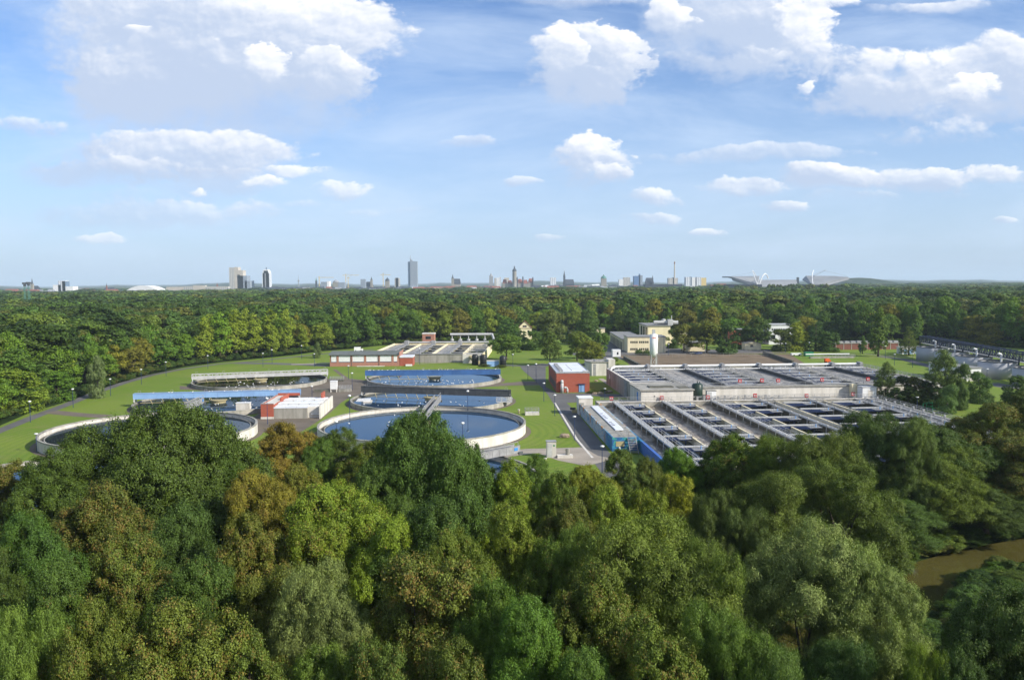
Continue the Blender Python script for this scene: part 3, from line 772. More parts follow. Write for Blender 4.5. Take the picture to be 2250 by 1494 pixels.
for i in range(6):
    a = SP * i; nx = 73.0 if i == 5 else SP * (i + 1)
    if i < 2: x0, x1 = a + 0.97, a + 7.2; wallx = a + 7.4
    elif i == 2: x0, x1 = a + 0.97, nx - 0.97; wallx = a + 6.0
    else: x0, x1 = a + 4.4, nx - 0.97; wallx = a + 4.2
    MB().box(wallx - 0.2, wallx + 0.2, b0 + 0.1, -0.62, 0.1, LZ - 0.35).build('dividing_wall', 'cream', lb)
    for k, y in enumerate(beams_b):
        if i == 2: y -= 0.8
        mb = MB().box(x0, x1, y - 0.45, y + 0.45, LZ - 0.16, LZ + 0.06)
        mb2 = MB().box(x0 + 0.02, x1 - 0.02, y - 0.4, y + 0.4, LZ - 1.0, LZ - 0.163)
        mb2.add([(x0, y, 0.2)], []) if False else None
        for xs in (x0 + 1.2, x1 - 1.4): mb2.tube((xs, y - 0.2, 0.3), (xs, y - 0.2, LZ - 1.0), 0.14, n=6)
        bm = mb.build('cross_beam', 'steel_pale', lb); mb2.build('beam_web', 'navy', bm)
        # little mixer platform and its rails
        if k < 6:
            px = x1 - 2.1; py = y - 2.6
            mb = MB(); railing(mb, [(px - 1.3, py - 0.7, LZ - 0.1), (px + 1.3, py - 0.7, LZ - 0.1), (px + 1.3, py + 0.7, LZ - 0.1), (px - 1.3, py + 0.7, LZ - 0.1), (px - 1.3, py - 0.7, LZ - 0.1)], 1.1, 1.4, 0.045, mid=False)
            mb.box(px - 1.6, px + 1.3, py - 0.7, py + 1.4, LZ - 0.2, LZ - 0.1)
            pf = mb.build('mixer_platform', 'steel', lb)
            MB().tube((px, py, LZ - 0.1), (px, py, LZ + 0.45), 0.16, n=8).tube((px, py, LZ + 0.45), (px, py, LZ + 0.65), 0.1, n=8).build('mixer_motor', 'blue_pale', pf)
# water of the lower basin
def w_rect(a0, a1, b0_, b1_, z, mat, name='water'):
    P = [loc2w(a0, b0_), loc2w(a1, b0_), loc2w(a1, b1_), loc2w(a0, b1_)]
    o = MB().add([(a0, b0_, z), (a1, b0_, z), (a1, b1_, z), (a0, b1_, z)], [(0, 1, 2, 3)]).build(name, mat)
    o.location = (*ORG, 0); o.rotation_euler = (0, 0, ROT); return struct(o)
w_rect(-4.6, -0.25, b0, -0.6, 1.25, 'foam')
for i in range(6):
    a = SP * i; nx = 72.75 if i == 5 else SP * (i + 1) - 0.25
    if i < 2:
        w_rect(a + 7.6, nx, b0, -0.6, 1.25, 'foam')
        w_rect(a + 0.25, a + 3.2, b0, -0.6, 0.9, 'water_slate'); w_rect(a + 3.2, a + 7.2, b0, -0.6, 0.7, 'water_dark')
        MB().box(a + 3.1, a + 3.3, b0 + 0.1, -0.62, 0.1, 1.3).build('weir_wall', 'concrete_dark', lb)
    elif i == 2:
        w_rect(a + 0.25, a + 5.8, b0, -0.6, 0.9, 'water_slate'); w_rect(a + 6.2, nx, b0, -0.6, 0.7, 'water_dark')
    else:
        w_rect(a + 0.25, nx, b0, -0.6, 0.7, 'water_dark')
w_rect(73.25, 74.9, b0, -0.6, 0.9, 'water_dark')
mb = MB(); railing(mb, [(-4.2, 0.4, LZ + 0.1), (74.5, 0.4, LZ + 0.1)], 1.1, 2.5, 0.06)
railing(mb, [(75.3, b0, LZ), (75.3, -0.5, LZ)], 1.1, 2.5, 0.06); railing(mb, [(24, 6.2, 2.0), (75, 6.2, 2.0)], 1.1, 3, 0.06)
mb.build('railing', 'rail', lb)
mb = MB()
for k in range(14): mb.box(22 + k * 2.0, 22.5 + k * 2.0, 3.0, 3.4, 2.0, 2.9 + 0.3 * (k % 3)); mb.tube((22.2 + k * 2, 3.2, 2.9), (23.6 + k * 2, 3.2, 3.2), 0.09, n=6)
for k in range(7): mb.tube((24 + k * 7, 4.8, 2.35), (29 + k * 7, 4.8, 2.35), 0.16, n=8)
mb.build('pipework', 'steel', lb)

# graffiti channel building at the west side
gb = thing('channel_building', 'long low concrete channel whose outer wall is covered in blue and orange graffiti', 'building', (*ORG, 0), ROT)
b1 = -54.5
MB().prism([(-11.0, b1), (-10.7, b1), (-10.7, -6.5), (-11.0, -6.5)], 0, 3.0).build('graffiti_wall', 'graffiti', gb)
MB().box(-10.7, -5.3, b1, b1 + 0.3, 0, 3.0).build('graffiti_wall', 'graffiti', gb)
MB().box(-10.698, -7.9, b1 + 0.302, -8.0, 2.6, 2.95).build('roof_slab', 'concrete', gb)
MB().box(-7.7, -5.25, b1 + 0.302, -6.5, 0.1, 2.7).build('channel_wall', 'concrete', gb)
MB().box(-8.7, -6.8, -46, -11, 2.96, 3.2).build('channel_cover', 'roof_white', gb)
for y in (-24, -27, -29, -31, -36.5, -38.5, -40.5): MB().box(-8.4, -7.8, y - 0.35, y + 0.35, 3.2, 3.24).build('hatch', 'steel_dark', gb)
MB().box(-10.2, -8.4, b1 - 0.06, b1 - 0.002, 1.1, 2.2).build('louvre', 'beige', gb)
MB().box(-9.6, -9.3, b1 - 0.5, b1 - 0.002, 0, 1.0).build('vent_pipe', 'white', gb)
mb = MB(); railing(mb, [(-10.6, b1 + 0.4, 2.96), (-7.4, b1 + 0.4, 2.96), (-7.4, b1 + 6, 2.96)], 1.1, 1.4, 0.06); mb.build('railing', 'rail', gb)
st = MB()
for k in range(9): st.box(-7.6 + 0.0, -6.0, b1 - 0.3 - k * 0.32 - 0.3, b1 - 0.3 - k * 0.32, 2.75 - k * 0.3, 2.81 - k * 0.3)
for x in (-7.7, -5.95): st.bar((x, b1, 2.85), (x, b1 - 3.2, 0.05), 0.12, 0.3)
st.build('stair', 'steel', gb)
cb = thing('valve_house', 'small pale concrete box house at the far end of the graffiti wall', 'hut', (*loc2w(-9.4, -4.2), 0), ROT)
MB().box(-1.9, 1.9, -2.2, 2.2, 0, 4.6).build('body', 'concrete_pale', cb)
MB().box(-2.05, 2.05, -2.35, 2.35, 4.6, 4.75).build('roof', 'white', cb)
MB().box(-0.3, 0.3, -2.24, -2.202, 2.4, 2.55).build('vent', 'steel_dark', cb)
MB().box(-1.9, -0.5, -2.26, -2.202, 1.2, 3.4).build('door', 'concrete', cb)

# red life-ring boxes on posts
def life_box(first=[None]):
    if first[0] is None:
        r = thing('life_ring_post', '', 'life ring', (0, 0, 0), ROT)
        MB().tube((0, 0, 0), (0, 0, 1.5), 0.06, n=6).build('post', 'rail', r)
        MB().lathe([(0.34, -0.06), (0.62, -0.06), (0.62, 0.06), (0.34, 0.06)], n=16).build('ring', 'red', r)
        rg = r.children[1]; rg.rotation_euler = (R_(80), 0, 0); rg.location = (0, 0, 1.65)
        MB().box(-0.7, 0.7, 0.1, 0.16, 0.95, 2.35).build('backboard', 'red', r)
        MB().box(-0.34, -0.16, -0.1, -0.065, 1.3, 2.0).box(0.16, 0.34, -0.1, -0.065, 1.3, 2.0).build('strap', 'white', r)
        first[0] = r; return r
    return copy_tree(first[0])
rings = [(-1.0, 1.0, 2.0, 'red life ring board at the head of the first walkway beside the grass'),
         (SP - 0.5, 1.0, 2.0, 'red life ring board before the stained concrete block house'),
         (SP * 1.92, 1.0, 2.0, 'red life ring board before the white cabinet beside the dark green tank'),
         (SP * 3 - 0.6, 3.0, 2.0, 'red life ring board in front of the long pale wall, nearest the pipework'),
         (SP * 4 - 0.2, 1.0, 2.0, 'red life ring board in front of the middle of the long pale wall'),
         (SP * 5 + 0.6, 3.0, 2.0, 'red life ring board beside the white box at the end of the pale wall'),
         (38.5, 8.5, 5.52, 'red life ring board on the upper basin edge above the dark green tank'),
         (45.5, 9.5, 5.52, 'red life ring board on the upper basin edge, next one past the dark green tank'),
         (50.0, 8.5, 5.52, 'red life ring board on the upper basin edge, third from the dark green tank'),
         (63.5, 9.0, 5.52, 'red life ring board on the upper basin edge over the centre of the pale wall'),
         (77.5, 9.0, 5.52, 'red life ring board on the upper basin edge closest to the willows')]
for a, b, z, lab in rings:
    r = life_box(); r.scale = (.8,) * 3; r.location = (*loc2w(a, b), z); r['label'] = lab; r['group'] = 'red life ring boards around the basins'

# upper basin
UZ = 5.5
ub = thing('aeration_basin', 'upper raised basin block with pale front wall and white air pipe along its far side', 'basin', (*ORG, 0), ROT)
UB = 61.0
MB().box(22.0, 90.0, 7.0, 7.6, 0, UZ - 0.35).build('front_wall', 'concrete_pale', ub)
MB().box(22.0, 90.2, 6.7, 9.0, UZ - 0.348, UZ).build('edge_walk', 'concrete', ub)
MB().box(8.3, 8.9, 20.0, UB, 0, UZ - 0.1).build('side_wall', 'concrete', ub)
MB().box(8.2, 9.0, 20.0, UB, UZ - 0.098, UZ + 0.05).build('coping', 'concrete_pale', ub)
MB().box(8.902, 22.0, 20.0, 20.6, 0, UZ - 0.1).build('front_wall', 'concrete_pale', ub)
MB().box(8.3, 100.0, UB, UB + 0.6, 0, UZ).build('rear_wall', 'concrete', ub)
MB().box(99.4, 100, 7.6, UB - 0.002, 0, UZ).build('side_wall', 'concrete', ub)
MB().box(90.002, 100, 7.0, 7.598, 0, UZ - 0.35).build('front_wall', 'concrete_pale', ub)
cols = [22.3, 35.6, 48.9, 62.2, 75.5, 88.8, 99.0]
mb = MB(); railing(mb, [(22.5, 6.9, UZ), (90, 6.9, UZ)], 1.1, 2.5, 0.06); railing(mb, [(8.6, 20, UZ), (8.6, UB, UZ)], 1.1, 3, 0.05); mb.build('railing', 'rail', ub)
for i, a in enumerate(cols):
    dark = i in (1, 3, 5)
    mb = MB().box(a - 0.8, a + 0.8, 9.1, UB - 0.1, UZ - 0.2, UZ + 0.02); mb.build('walkway', 'steel' if dark else 'concrete', ub)
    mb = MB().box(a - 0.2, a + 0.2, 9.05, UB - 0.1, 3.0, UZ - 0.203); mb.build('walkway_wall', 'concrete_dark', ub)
    mb = MB(); railing(mb, [(a - 0.75, 9.1, UZ), (a - 0.75, UB, UZ)], 1.1, 2.5, 0.07); railing(mb, [(a + 0.75, 9.1, UZ), (a + 0.75, UB, UZ)], 1.1, 2.5, 0.07); mb.build('railing', 'rail', ub)
    if dark:
        mb = MB(); mb.bar((a - 1.2, 10, UZ + 0.15), (a - 1.2, UB - 1, UZ + 0.15), 0.18, 0.55); mb.bar((a - 1.2, 10, UZ - 0.6), (a - 1.2, UB - 1, UZ - 0.6), 0.3)
        for k in range(16): mb.bar((a - 1.2, 11 + 3 * k, UZ - 0.8), (a - 1.2, 11 + 3 * k, UZ + 0.3), 0.2)
        mb.build('weir_girder', 'steel_dark', ub)
bays = [(8.9, 21.5, 'C', 20.6)] + [(cols[i] + 0.8, cols[i + 1] - 0.8, 'F' if i % 2 == 0 else 'C', 9.1) for i in range(6)]
for x0, x1, kind, y0 in bays:
    if kind == 'F': w_rect(x0 - 0.6, x1 + 0.6, y0 - 1.3, UB, UZ - 0.75, 'foam_pale')
    else:
        w_rect(x0 - 0.6, x1 + 0.6, y0 - 1.0 if y0 < 12 else y0, UB, UZ - 1.6, 'water_slate')
        nb = 7 if y0 < 12 else 6
        for k in range(nb):
            y = y0 + 2.0 + (UB - y0 - 4) * k / (nb - 1)
            bm = MB().box(x0 + 0.01, x1 - 0.01, y - 0.4, y + 0.4, UZ - 0.12, UZ + 0.08).build('cross_beam', 'steel_pale', ub)
            MB().box(x0 + 0.05, x1 - 0.05, y - 0.35, y + 0.35, UZ - 0.75, UZ - 0.122).build('beam_web', 'navy', bm)
            if k < nb - 1:
                yy = y + 3; xx = (x0 + x1) / 2
                mb = MB(); railing(mb, [(xx - 2.4, yy - 1.2, UZ - 0.1), (xx + 2.4, yy - 1.2, UZ - 0.1), (xx + 2.4, yy + 1.2, UZ - 0.1), (xx - 2.4, yy + 1.2, UZ - 0.1)], 1.1, 1.6, 0.06)
                mb.box(xx - 2.4, xx + 2.4, yy - 1.2, yy + 1.2, UZ - 0.2, UZ - 0.1)
                pf = mb.build('mixer_platform', 'steel', ub)
                MB().tube((xx, yy, UZ - 0.1), (xx, yy, UZ + 0.45), 0.18, n=8).build('mixer_motor', 'blue_pale', pf)
mb = MB(); zz = UZ + 0.9
mb.tube((10.5, UB - 3.5, zz), (75, UB - 3.5, zz), 0.42, n=12); mb.tube((76, UB - 3.5, zz), (98, UB - 3.5, zz), 0.36, n=12)
mb.tube((10.5, UB - 3.5, zz), (8.9, UB - 5.0, zz - 0.6), 0.42, n=12); mb.tube((8.9, UB - 5, zz - 0.6), (8.5, UB - 6.5, 2.5), 0.42, n=12)
mb.tube((9.5, UB - 8.5, UZ + 0.25), (98, UB - 8.5, UZ + 0.25), 0.16, n=8)
for k in range(18): mb.bar((12 + 5 * k, UB - 3.5, UZ - 0.1), (12 + 5 * k, UB - 3.5, zz), 0.2)
mb.build('air_pipe', 'white', ub)
mb = MB()
for x in cols: mb.box(x - 0.5, x + 0.5, UB - 5.2, UB - 2.2, UZ + 0.021, UZ + 1.6)
mb.build('pipe_saddle', 'steel', ub)
mb = MB()
for k in range(3):
    mb.tube((8.0, 24.0 + k * 1.2, 0.1), (8.0 + 0.2, 25 + k * 1.2, UZ - 0.3), 0.22, n=8)
mb.build('drain_pipe', 'steel', ub)

bh = thing('block_house', 'stained low concrete block house between the two basin blocks', 'building', (*ORG, 0), ROT)
MB().box(7.6, 22.6, 1.6, 17.0, 0, 5.3).build('walls', 'concrete_pale', bh)
MB().box(7.2, 22.9, 1.2, 17.2, 5.302, 5.62).build('roof', 'concrete', bh)
MB().box(11, 18, 5.5, 9.0, 5.622, 5.9).box(19.2, 22.2, 4.0, 8.0, 5.622, 5.75).build('roof_hatch', 'concrete_dark', bh)
MB().box(7.54, 7.598, 5.5, 7.0, 2.0, 4.4).build('door', 'blue_bright', bh)
MB().box(11.3, 11.6, 1.54, 1.598, 3.5, 3.9).build('vent', 'steel_dark', bh)
gt = thing('storage_tank', 'dark green upright round tank beside the stained concrete block house', 'tank', (*loc2w(24.8, 5.2), 2.0), ROT)
MB().lathe([(0, 0.0), (1.0, 0.0), (1.55, 0.7), (1.55, 4.4), (1.1, 4.8), (0, 4.9)], n=24).build('shell', 'tank_green', gt, True)
MB().tube((0, 0, 4.85), (0, 0, 5.5), 0.12, n=6).tube((0.7, 0, 4.5), (0.7, 0, 5.3), 0.12, n=6).build('nozzle', 'tank_green', gt)
wc = thing('switch_cabinet', 'white switch cabinet between the dark green tank and the pipework', 'cabinet', (*loc2w(28.6, 4.6), 2.0), ROT)
MB().box(-1.3, 1.3, -0.9, 0.9, 0, 2.7).build('body', 'white', wc); MB().box(-1.45, 1.45, -1.0, 1.0, 2.7, 2.85).build('roof', 'concrete', wc)
MB().box(-1.1, 0.0, -0.94, -0.902, 0.3, 2.4).build('door', 'steel_pale', wc)
wb = thing('transformer_house', 'white box house at the end of the long pale wall near the willows', 'hut', (*loc2w(74.5, 3.2), 2.0), ROT)
MB().box(-2.3, 1.8, -1.5, 1.6, 0, 3.4).build('body', 'white', wb); MB().box(-2.45, 1.95, -1.65, 1.75, 3.4, 3.55).build('roof', 'steel_pale', wb)
MB().box(-0.7, 0.6, -1.54, -1.502, 0.2, 2.6).build('door', 'concrete_pale', wb)
mb = MB().box(-0.8, 0.8, -0.8, 0.8, 0, UZ + 0.5); wcw = mb.build('wall_pier', 'cream', None, loc=(*loc2w(71.5, 6.0), 0), rot=ROT)
tag(wcw, 'cream pier at the right end of the long pale basin wall', 'pier')

# silo
sl = thing('silo', 'tall slim white silo standing behind the upper basin block', 'silo', (*at(1436, 806), 0))
MB().lathe([(0, 4.0), (0.5, 4.0), (1.65, 5.8), (1.65, 13.8), (0, 14.2)], n=28).build('shell', 'white', sl, True)
mb = MB()
for k in range(4):
    a = R_(45 + 90 * k); mb.bar((1.55 * math.cos(a), 1.55 * math.sin(a), 0), (1.55 * math.cos(a), 1.55 * math.sin(a), 6.0), 0.22)
    a2 = R_(135 + 90 * k); mb.bar((1.55 * math.cos(a), 1.55 * math.sin(a), 0.3), (1.55 * math.cos(a2), 1.55 * math.sin(a2), 4.6), 0.12)
mb.build('leg_frame', 'steel_pale', sl)
MB().box(-0.55, 0.55, -0.55, 0.55, 14.1, 15.9).build('filter_box', 'steel_pale', sl)
MB().box(-0.9, 0.9, -1.70, -1.655, 12.4, 12.7).build('lettering_band', 'orange', sl)
mb = MB().bar((1.8, 0, 0), (1.8, 0, 14), 0.08).bar((1.8, 0.4, 0), (1.8, 0.4, 14), 0.08)
for k in range(28): mb.bar((1.8, 0, 0.5 * k + .2), (1.8, 0.4, 0.5 * k + .2), 0.05)
mb.build('ladder', 'rail', sl)

# ---------------------------------------------------------------- brick blower hall
bx, by = at(1223, 863)
hall = thing('blower_hall', 'plain red brick hall with flat white roof beside the plant road', 'building', (bx, by + 0.5, 0), R_(2))
MB().box(0, 10.9, 0, 32, 0, 6.35).build('walls', 'brick', hall)
MB().box(-0.12, 11.02, -0.12, 32.12, 6.35, 6.62).build('roof', 'roof_white', hall)
mb = MB().box(-0.15, 0.0, -0.15, 32.15, 6.45, 6.8).box(10.9, 11.05, -0.15, 32.15, 6.45, 6.8).box(0.002, 10.898, -0.15, 0.0, 6.45, 6.8).box(0.002, 10.898, 32, 32.15, 6.45, 6.8)
mb.build('parapet_trim', 'steel', hall)
mb = MB()
for k in range(9): mb.box(1.2, 2.4, 2.0 + k * 2.6, 3.6 + k * 2.6, 6.62, 7.25)
for k in range(6): mb.box(5.4, 5.8, 6.0 + k * 3.6, 6.4 + k * 3.6, 6.62, 6.8)
mb.build('roof_vents', 'steel', hall)
MB().box(8.8, 10.6, 0.6, 1.9, 6.62, 7.1).build('roof_fan', 'steel_pale', hall)
for k in range(9): MB().box(-0.06, -0.002, 3 + k * 2.6, 4.4 + k * 2.6, 0.8, 3.0).build('window', 'steel_dark', hall)
dr = MB().box(7.3, 9.3, -0.06, -0.002, 0.05, 2.7).build('door', 'blue', hall)
MB().box(7.5, 7.9, -0.1, -0.062, 0.2, 2.5).box(8.2, 9.1, -0.1, -0.062, 0.2, 2.5).build('door_leaf', 'blue_pale', dr)
MB().box(7.0, 9.6, -0.5, -0.065, 2.75, 2.85).build('canopy', 'navy', hall)
mb = MB().tube((1.75, -0.9, 0), (1.75, -0.9, 3.2), 0.5, n=14).tube((1.75, -0.9, 3.2), (1.75, -0.3, 4.0), 0.5, n=14)
mb.tube((2.3, -0.9, 1.6), (3.0, -0.9, 1.9), 0.32, n=12).tube((3.0, -0.9, 1.9), (3.5, -0.9, 1.3), 0.32, n=12).tube((3.5, -0.9, 1.3), (3.5, -0.9, 0), 0.32, n=12)
mb.build('air_duct', 'steel_pale', hall, True)
# concrete shed behind it
sx, sy = at(1306, 826)
sh = thing('concrete_shed', 'grey slab sided shed with sloped roof edge between brick hall and basins', 'building', (sx, sy, 0), R_(2))
MB().prism([(-1.0, 0), (7.6, 0), (7.6, 9), (-2.6, 9), (-2.6, 3)], 0, 5.2).build('walls', 'concrete_pale', sh)
MB().prism([(-1.3, -0.3), (5.2, -0.3), (5.2, 9.3), (-2.9, 9.3), (-2.9, 2.9)], 5.202, 5.5).build('roof', 'concrete', sh)
MB().box(5.4, 8.0, -0.4, 6.5, 0, 6.3).build('stair_wall', 'concrete_pale', sh)
mb = MB(); railing(mb, [(-1, 0, 5.5), (5, 0, 5.5)], 1.0, 1.5, 0.06); mb.box(0.6, 1.2, 2, 6, 5.502, 5.8); mb.build('roof_railing', 'rail', sh)
MB().box(-0.4, 0.6, -0.06, -0.002, 0.1, 4.6).build('door', 'steel', sh)

# brick control building between the tanks (front: brick left end, concrete right)
p0 = at(573.5, 921)
ctl = thing('control_building', 'small building with red brick left end, grey concrete front and white roof plates', 'building', (p0[0], p0[1], 0), R_(3))
MB().box(0, 3.4, 0, 19, 0.35, 3.7).build('brick_end', 'brick', ctl)
MB().box(-0.05, 3.45, -0.06, -0.002, 0.0, 0.6).build('plinth', 'concrete_pale', ctl)
MB().box(0.3, 3.1, 0.3, 18.7, 3.702, 3.8).build('roof', 'concrete_pale', ctl)
MB().box(0, 0.28, 0, 19, 3.702, 4.1).box(0.282, 3.4, 0, 0.28, 3.702, 4.1).box(0.282, 6.5, 18.7, 19.0, 3.702, 4.5).box(3.1, 3.4, 9, 18.698, 3.702, 4.5).build('parapet', 'brick', ctl)
MB().box(-0.06, 0.34, -0.06, 19.06, 4.102, 4.2).box(0.342, 3.4, -0.06, 0.34, 4.102, 4.2).build('roof_edge', 'steel', ctl)
MB().box(3.402, 12.3, 0.1, 19, 0, 2.85).build('front_wall', 'concrete', ctl)
MB().box(12.302, 15.6, 1.0, 19, 0, 2.95).build('side_wall', 'concrete_pale', ctl)
MB().prism([(15.6, -0.8), (16.0, -0.8), (16.0, 19), (15.6, 19)], 0, 3.5).build('end_wall', 'concrete_pale', ctl)
MB().box(13.4, 13.8, 14.5, 19.0, 2.952, 4.9).build('parapet', 'brick', ctl)
for i in range(4):
    for j in range(5):
        z = 2.96 + 0.28 * ((i * 2 + j) % 2)
        MB().box(3.5 + i * 2.9, 6.2 + i * 2.9, 1.2 + j * 3.4, 4.2 + j * 3.4, z, z + 0.3).build('roof_plate', 'white', ctl)
MB().box(3.41, 12.3, 0.0, 0.8, 2.852, 3.1).build('roof_kerb', 'roof_white', ctl)
MB().box(13.2, 15.4, 0.6, 0.8, 1.0, 1.25).build('drain_pipe', 'white', ctl)
# small control hut on legs
hx, hy = at(734, 861)
ht = thing('kiosk', 'little white kiosk on short legs in the gravel yard between the tanks', 'hut', (hx, hy, 0), R_(3))
MB().box(-1.1, 1.1, -0.9, 0.9, 1.0, 3.6).build('body', 'white', ht); MB().box(-1.2, 1.2, -1, 1, 3.6, 3.75).build('roof', 'white', ht)
for x in (-0.95, 0.95): MB().box(x - 0.15, x + 0.15, -0.8, 0.8, 0, 0.998).build('leg', 'concrete_pale', ht)
pw = thing('valve_pit', 'railed concrete valve pit right beside the little white kiosk', 'pit', (hx, hy, 0), R_(3))
MB().box(1.6, 5.6, -0.6, 1.6, 0, 1.0).build('kerb', 'concrete', pw)
mb = MB(); railing(mb, [(1.6, -0.6, 1.0), (5.6, -0.6, 1.0), (5.6, 1.6, 1.0), (1.6, 1.6, 1.0), (1.6, -0.6, 1.0)], 1.0, 0.9, 0.07)
for k in range(6): mb.tube((1.9 + 0.65 * k, 0.4, 1.0), (1.9 + 0.65 * k, 0.4, 1.7), 0.16, n=6)
mb.build('railing', 'rail', pw)
MB().box(-6.5, -1.6, -0.5, 1.2, 0, 0.9).build('channel', 'concrete_dark', pw)
q = at(740, 838)
pw2 = thing('railed_pit', 'railed pit on the grass behind the little white kiosk', 'pit', (*q, 0), R_(3))
MB().box(-2.4, 2.6, -1.2, 1.2, 0, 0.6).build('kerb', 'concrete_dark', pw2)
mb = MB(); railing(mb, [(-2.4, -1.2, .6), (2.6, -1.2, .6), (2.6, 1.2, .6), (-2.4, 1.2, .6), (-2.4, -1.2, .6)], 1.1, 0.9, 0.08); mb.build('railing', 'rail', pw2)
q = at(1169, 911)
pw3 = thing('railed_pit', 'pale railed concrete pit on the lawn right of the deep blue tank', 'pit', (*q, 0), R_(3))
MB().box(-1.9, 1.9, -1.2, 1.2, 0, 0.7).build('kerb', 'concrete_pale', pw3)
mb = MB(); railing(mb, [(-1.9, -1.2, .7), (1.9, -1.2, .7), (1.9, 1.2, .7), (-1.9, 1.2, .7), (-1.9, -1.2, .7)], 1.1, 0.9, 0.06); mb.build('railing', 'rail', pw3)

# long brick building with white blinds
lx, ly = at(725, 805.5)
lbg = thing('workshop_building', 'long low pale brick building with row of white shuttered windows and grey roof', 'building', (lx, ly, 0), R_(1))
L = at(876, 805.5)[0] - lx
MB().box(0, L, 0, 13, 0, 1.75).box(0, L, 0.3, 13, 1.75, 4.9).build('walls', 'brick_pale', lbg)
MB().prism([(-0.5, -0.5), (L + 0.1, -0.5), (L + 0.1, 13.5), (-0.5, 13.5)], 4.902, 5.15).build('fascia', 'roof_felt', lbg)
mb = MB().add([(-0.5, -0.5, 5.152), (L + 0.1, -0.5, 5.152), (L + 0.1, 7, 6.3), (-0.5, 7, 6.3), (-0.5, 13.5, 5.152), (L + 0.1, 13.5, 5.152)], [(0, 1, 2, 3), (3, 2, 5, 4), (0, 3, 4), (1, 5, 2)])
mb.build('roof', 'roof_felt', lbg)
edges = [0.6, 2.9, 3.9, 8.9, 9.9, 14.9, 15.9, 20.9, 21.9, 26.9, 27.9, L - 1.0]
for k in range(6):
    x0, x1 = edges[2 * k] , edges[2 * k + 1]
    if x1 - x0 < 0.5: continue
    w_ = MB().box(x0, x1, 0.12, 0.298, 2.05, 4.7).build('shutter', 'white', lbg)
    MB().box(x0, x1, 0.1, 0.29, 1.76, 2.04).build('window_sill', 'navy', w_)
    if k: MB().box(x0 - 0.95, x0 - 0.05, 0.0, 0.298, 1.752, 4.9).build('pier', 'brick_pale', lbg)
for x in (8.8 + 0.6, 20.8 + 0.6): MB().box(x - 0.1, x + 0.1, -0.1, -0.002, 0, 4.9).build('downpipe', 'steel_dark', lbg)
MB().box(L + 0.11, L + 5.9, 0.2, 8, 0, 3.7).build('annex', 'brick', lbg)
MB().box(L + 0.11, L + 6.0, 0.0, 8.2, 3.702, 4.3).build('annex_roof', 'roof_white', lbg)
MB().prism([(L - 0.05, -0.6), (L + 0.25, -0.6), (L + 0.25, 13.5), (L - 0.05, 13.5)], 5.16, 6.1).build('gable_wall', 'brick_pale', lbg)
MB().box(12, 24, -1.6, -0.9, 0.05, 0.3).build('kerb', 'concrete_pale', lbg)
MB().box(L + 2.8, L + 5.6, -0.7, -0.05, 0.05, 0.8).build('gas_meter_box', 'white', lbg)
q = at(788, 772); MBq = thing('white_van', 'small white vehicle seen over the roof of the long brick building', 'van', (*q, 0), R_(4))
MB().box(-2.3, 1.2, -0.9, 0.9, 0.4, 2.3).prism([(1.2, -0.88), (2.3, -0.85), (2.3, 0.85), (1.2, 0.88)], 0.4, 1.4).build('body', 'white', MBq)
MB().box(1.202, 1.6, -0.75, 0.75, 1.402, 2.1).build('windscreen', 'glass', MBq)
for x in (-1.5, 1.4): MB().tube((x, -0.95, 0.36), (x, 0.95, 0.36), 0.36, n=14).build('wheel_pair', 'black', MBq)

# rear basin block behind the long brick building
BZ = 4.2
rx0, ry0 = at(905, 777, BZ); rx1, ry1 = at(1050, 779, BZ)
rb = thing('aeration_basin', 'sloping looking grey basin block behind the long brick building', 'basin', (rx0, ry0, 0), R_(-2))
W_ = rx1 - rx0 + 2
xs0 = at(815, 777, BZ)[0] - rx0
D_ = 62.0
MB().box(xs0, W_ - 9, 0, 0.5, 0, BZ - 0.3).build('front_wall', 'concrete', rb)
MB().box(xs0, W_ - 9, -0.3, 0.7, BZ - 0.298, BZ).build('coping', 'steel', rb)
MB().box(xs0, W_, D_, D_ + 0.5, 0, BZ).build('rear_wall', 'cream', rb)
MB().box(xs0 - 0.5, xs0 - 0.002, 0, D_, 0, BZ + 0.1).build('side_wall', 'cream', rb)
MB().box(W_, W_ + 0.5, -3, D_, 0, BZ + 0.1).build('side_wall', 'cream', rb)
MB().box(W_ - 8.9, W_, -3.0, -2.4, 0, BZ).build('front_wall', 'concrete_pale', rb)
nb_ = 6; stepx = (W_ - 9 - xs0) / 6
for k in range(1, 7):
    x = xs0 + stepx * k
    if k % 2: MB().box(x - 0.9, x + 0.9, 0.8, D_ - 0.1, BZ - 0.4, BZ + 0.05).build('walkway', 'steel', rb)
    else: MB().box(x - 0.35, x + 0.35, 0.8, D_ - 0.1, 0, BZ + 0.02).build('dividing_wall', 'cream', rb)
    if k % 2:
        mb = MB(); railing(mb, [(x - 0.85, 1, BZ), (x - 0.85, D_, BZ)], 1.1, 3, 0.09); railing(mb, [(x + 0.85, 1, BZ), (x + 0.85, D_, BZ)], 1.1, 3, 0.09)
        mb.box(x - 1, x + 1, D_ - 6, D_ - 2, BZ + 0.06, BZ + 1.8); mb.build('railing', 'steel', rb)
def rb_water(xa, xb, z, mat):
    o = MB().add([(xa, 0.5, z), (xb, 0.5, z), (xb, D_, z), (xa, D_, z)], [(0, 1, 2, 3)]).build('water', mat); o.location = (rx0, ry0, 0); o.rotation_euler = (0, 0, R_(-2)); struct(o)
for k in range(6):
    xa, xb = xs0 + stepx * k, xs0 + stepx * (k + 1)
    rb_water(xa + 0.35, xb - 0.35, BZ - (0.6 if k % 2 == 0 else 1.6), 'foam_pale' if k % 2 == 0 else 'water_dark')
    if k % 2:
        for j in range(4): MB().box(xa + 0.95, xb - 0.4, 8 + 14 * j, 8.9 + 14 * j, BZ - 0.3, BZ).build('cross_beam', 'steel', rb)
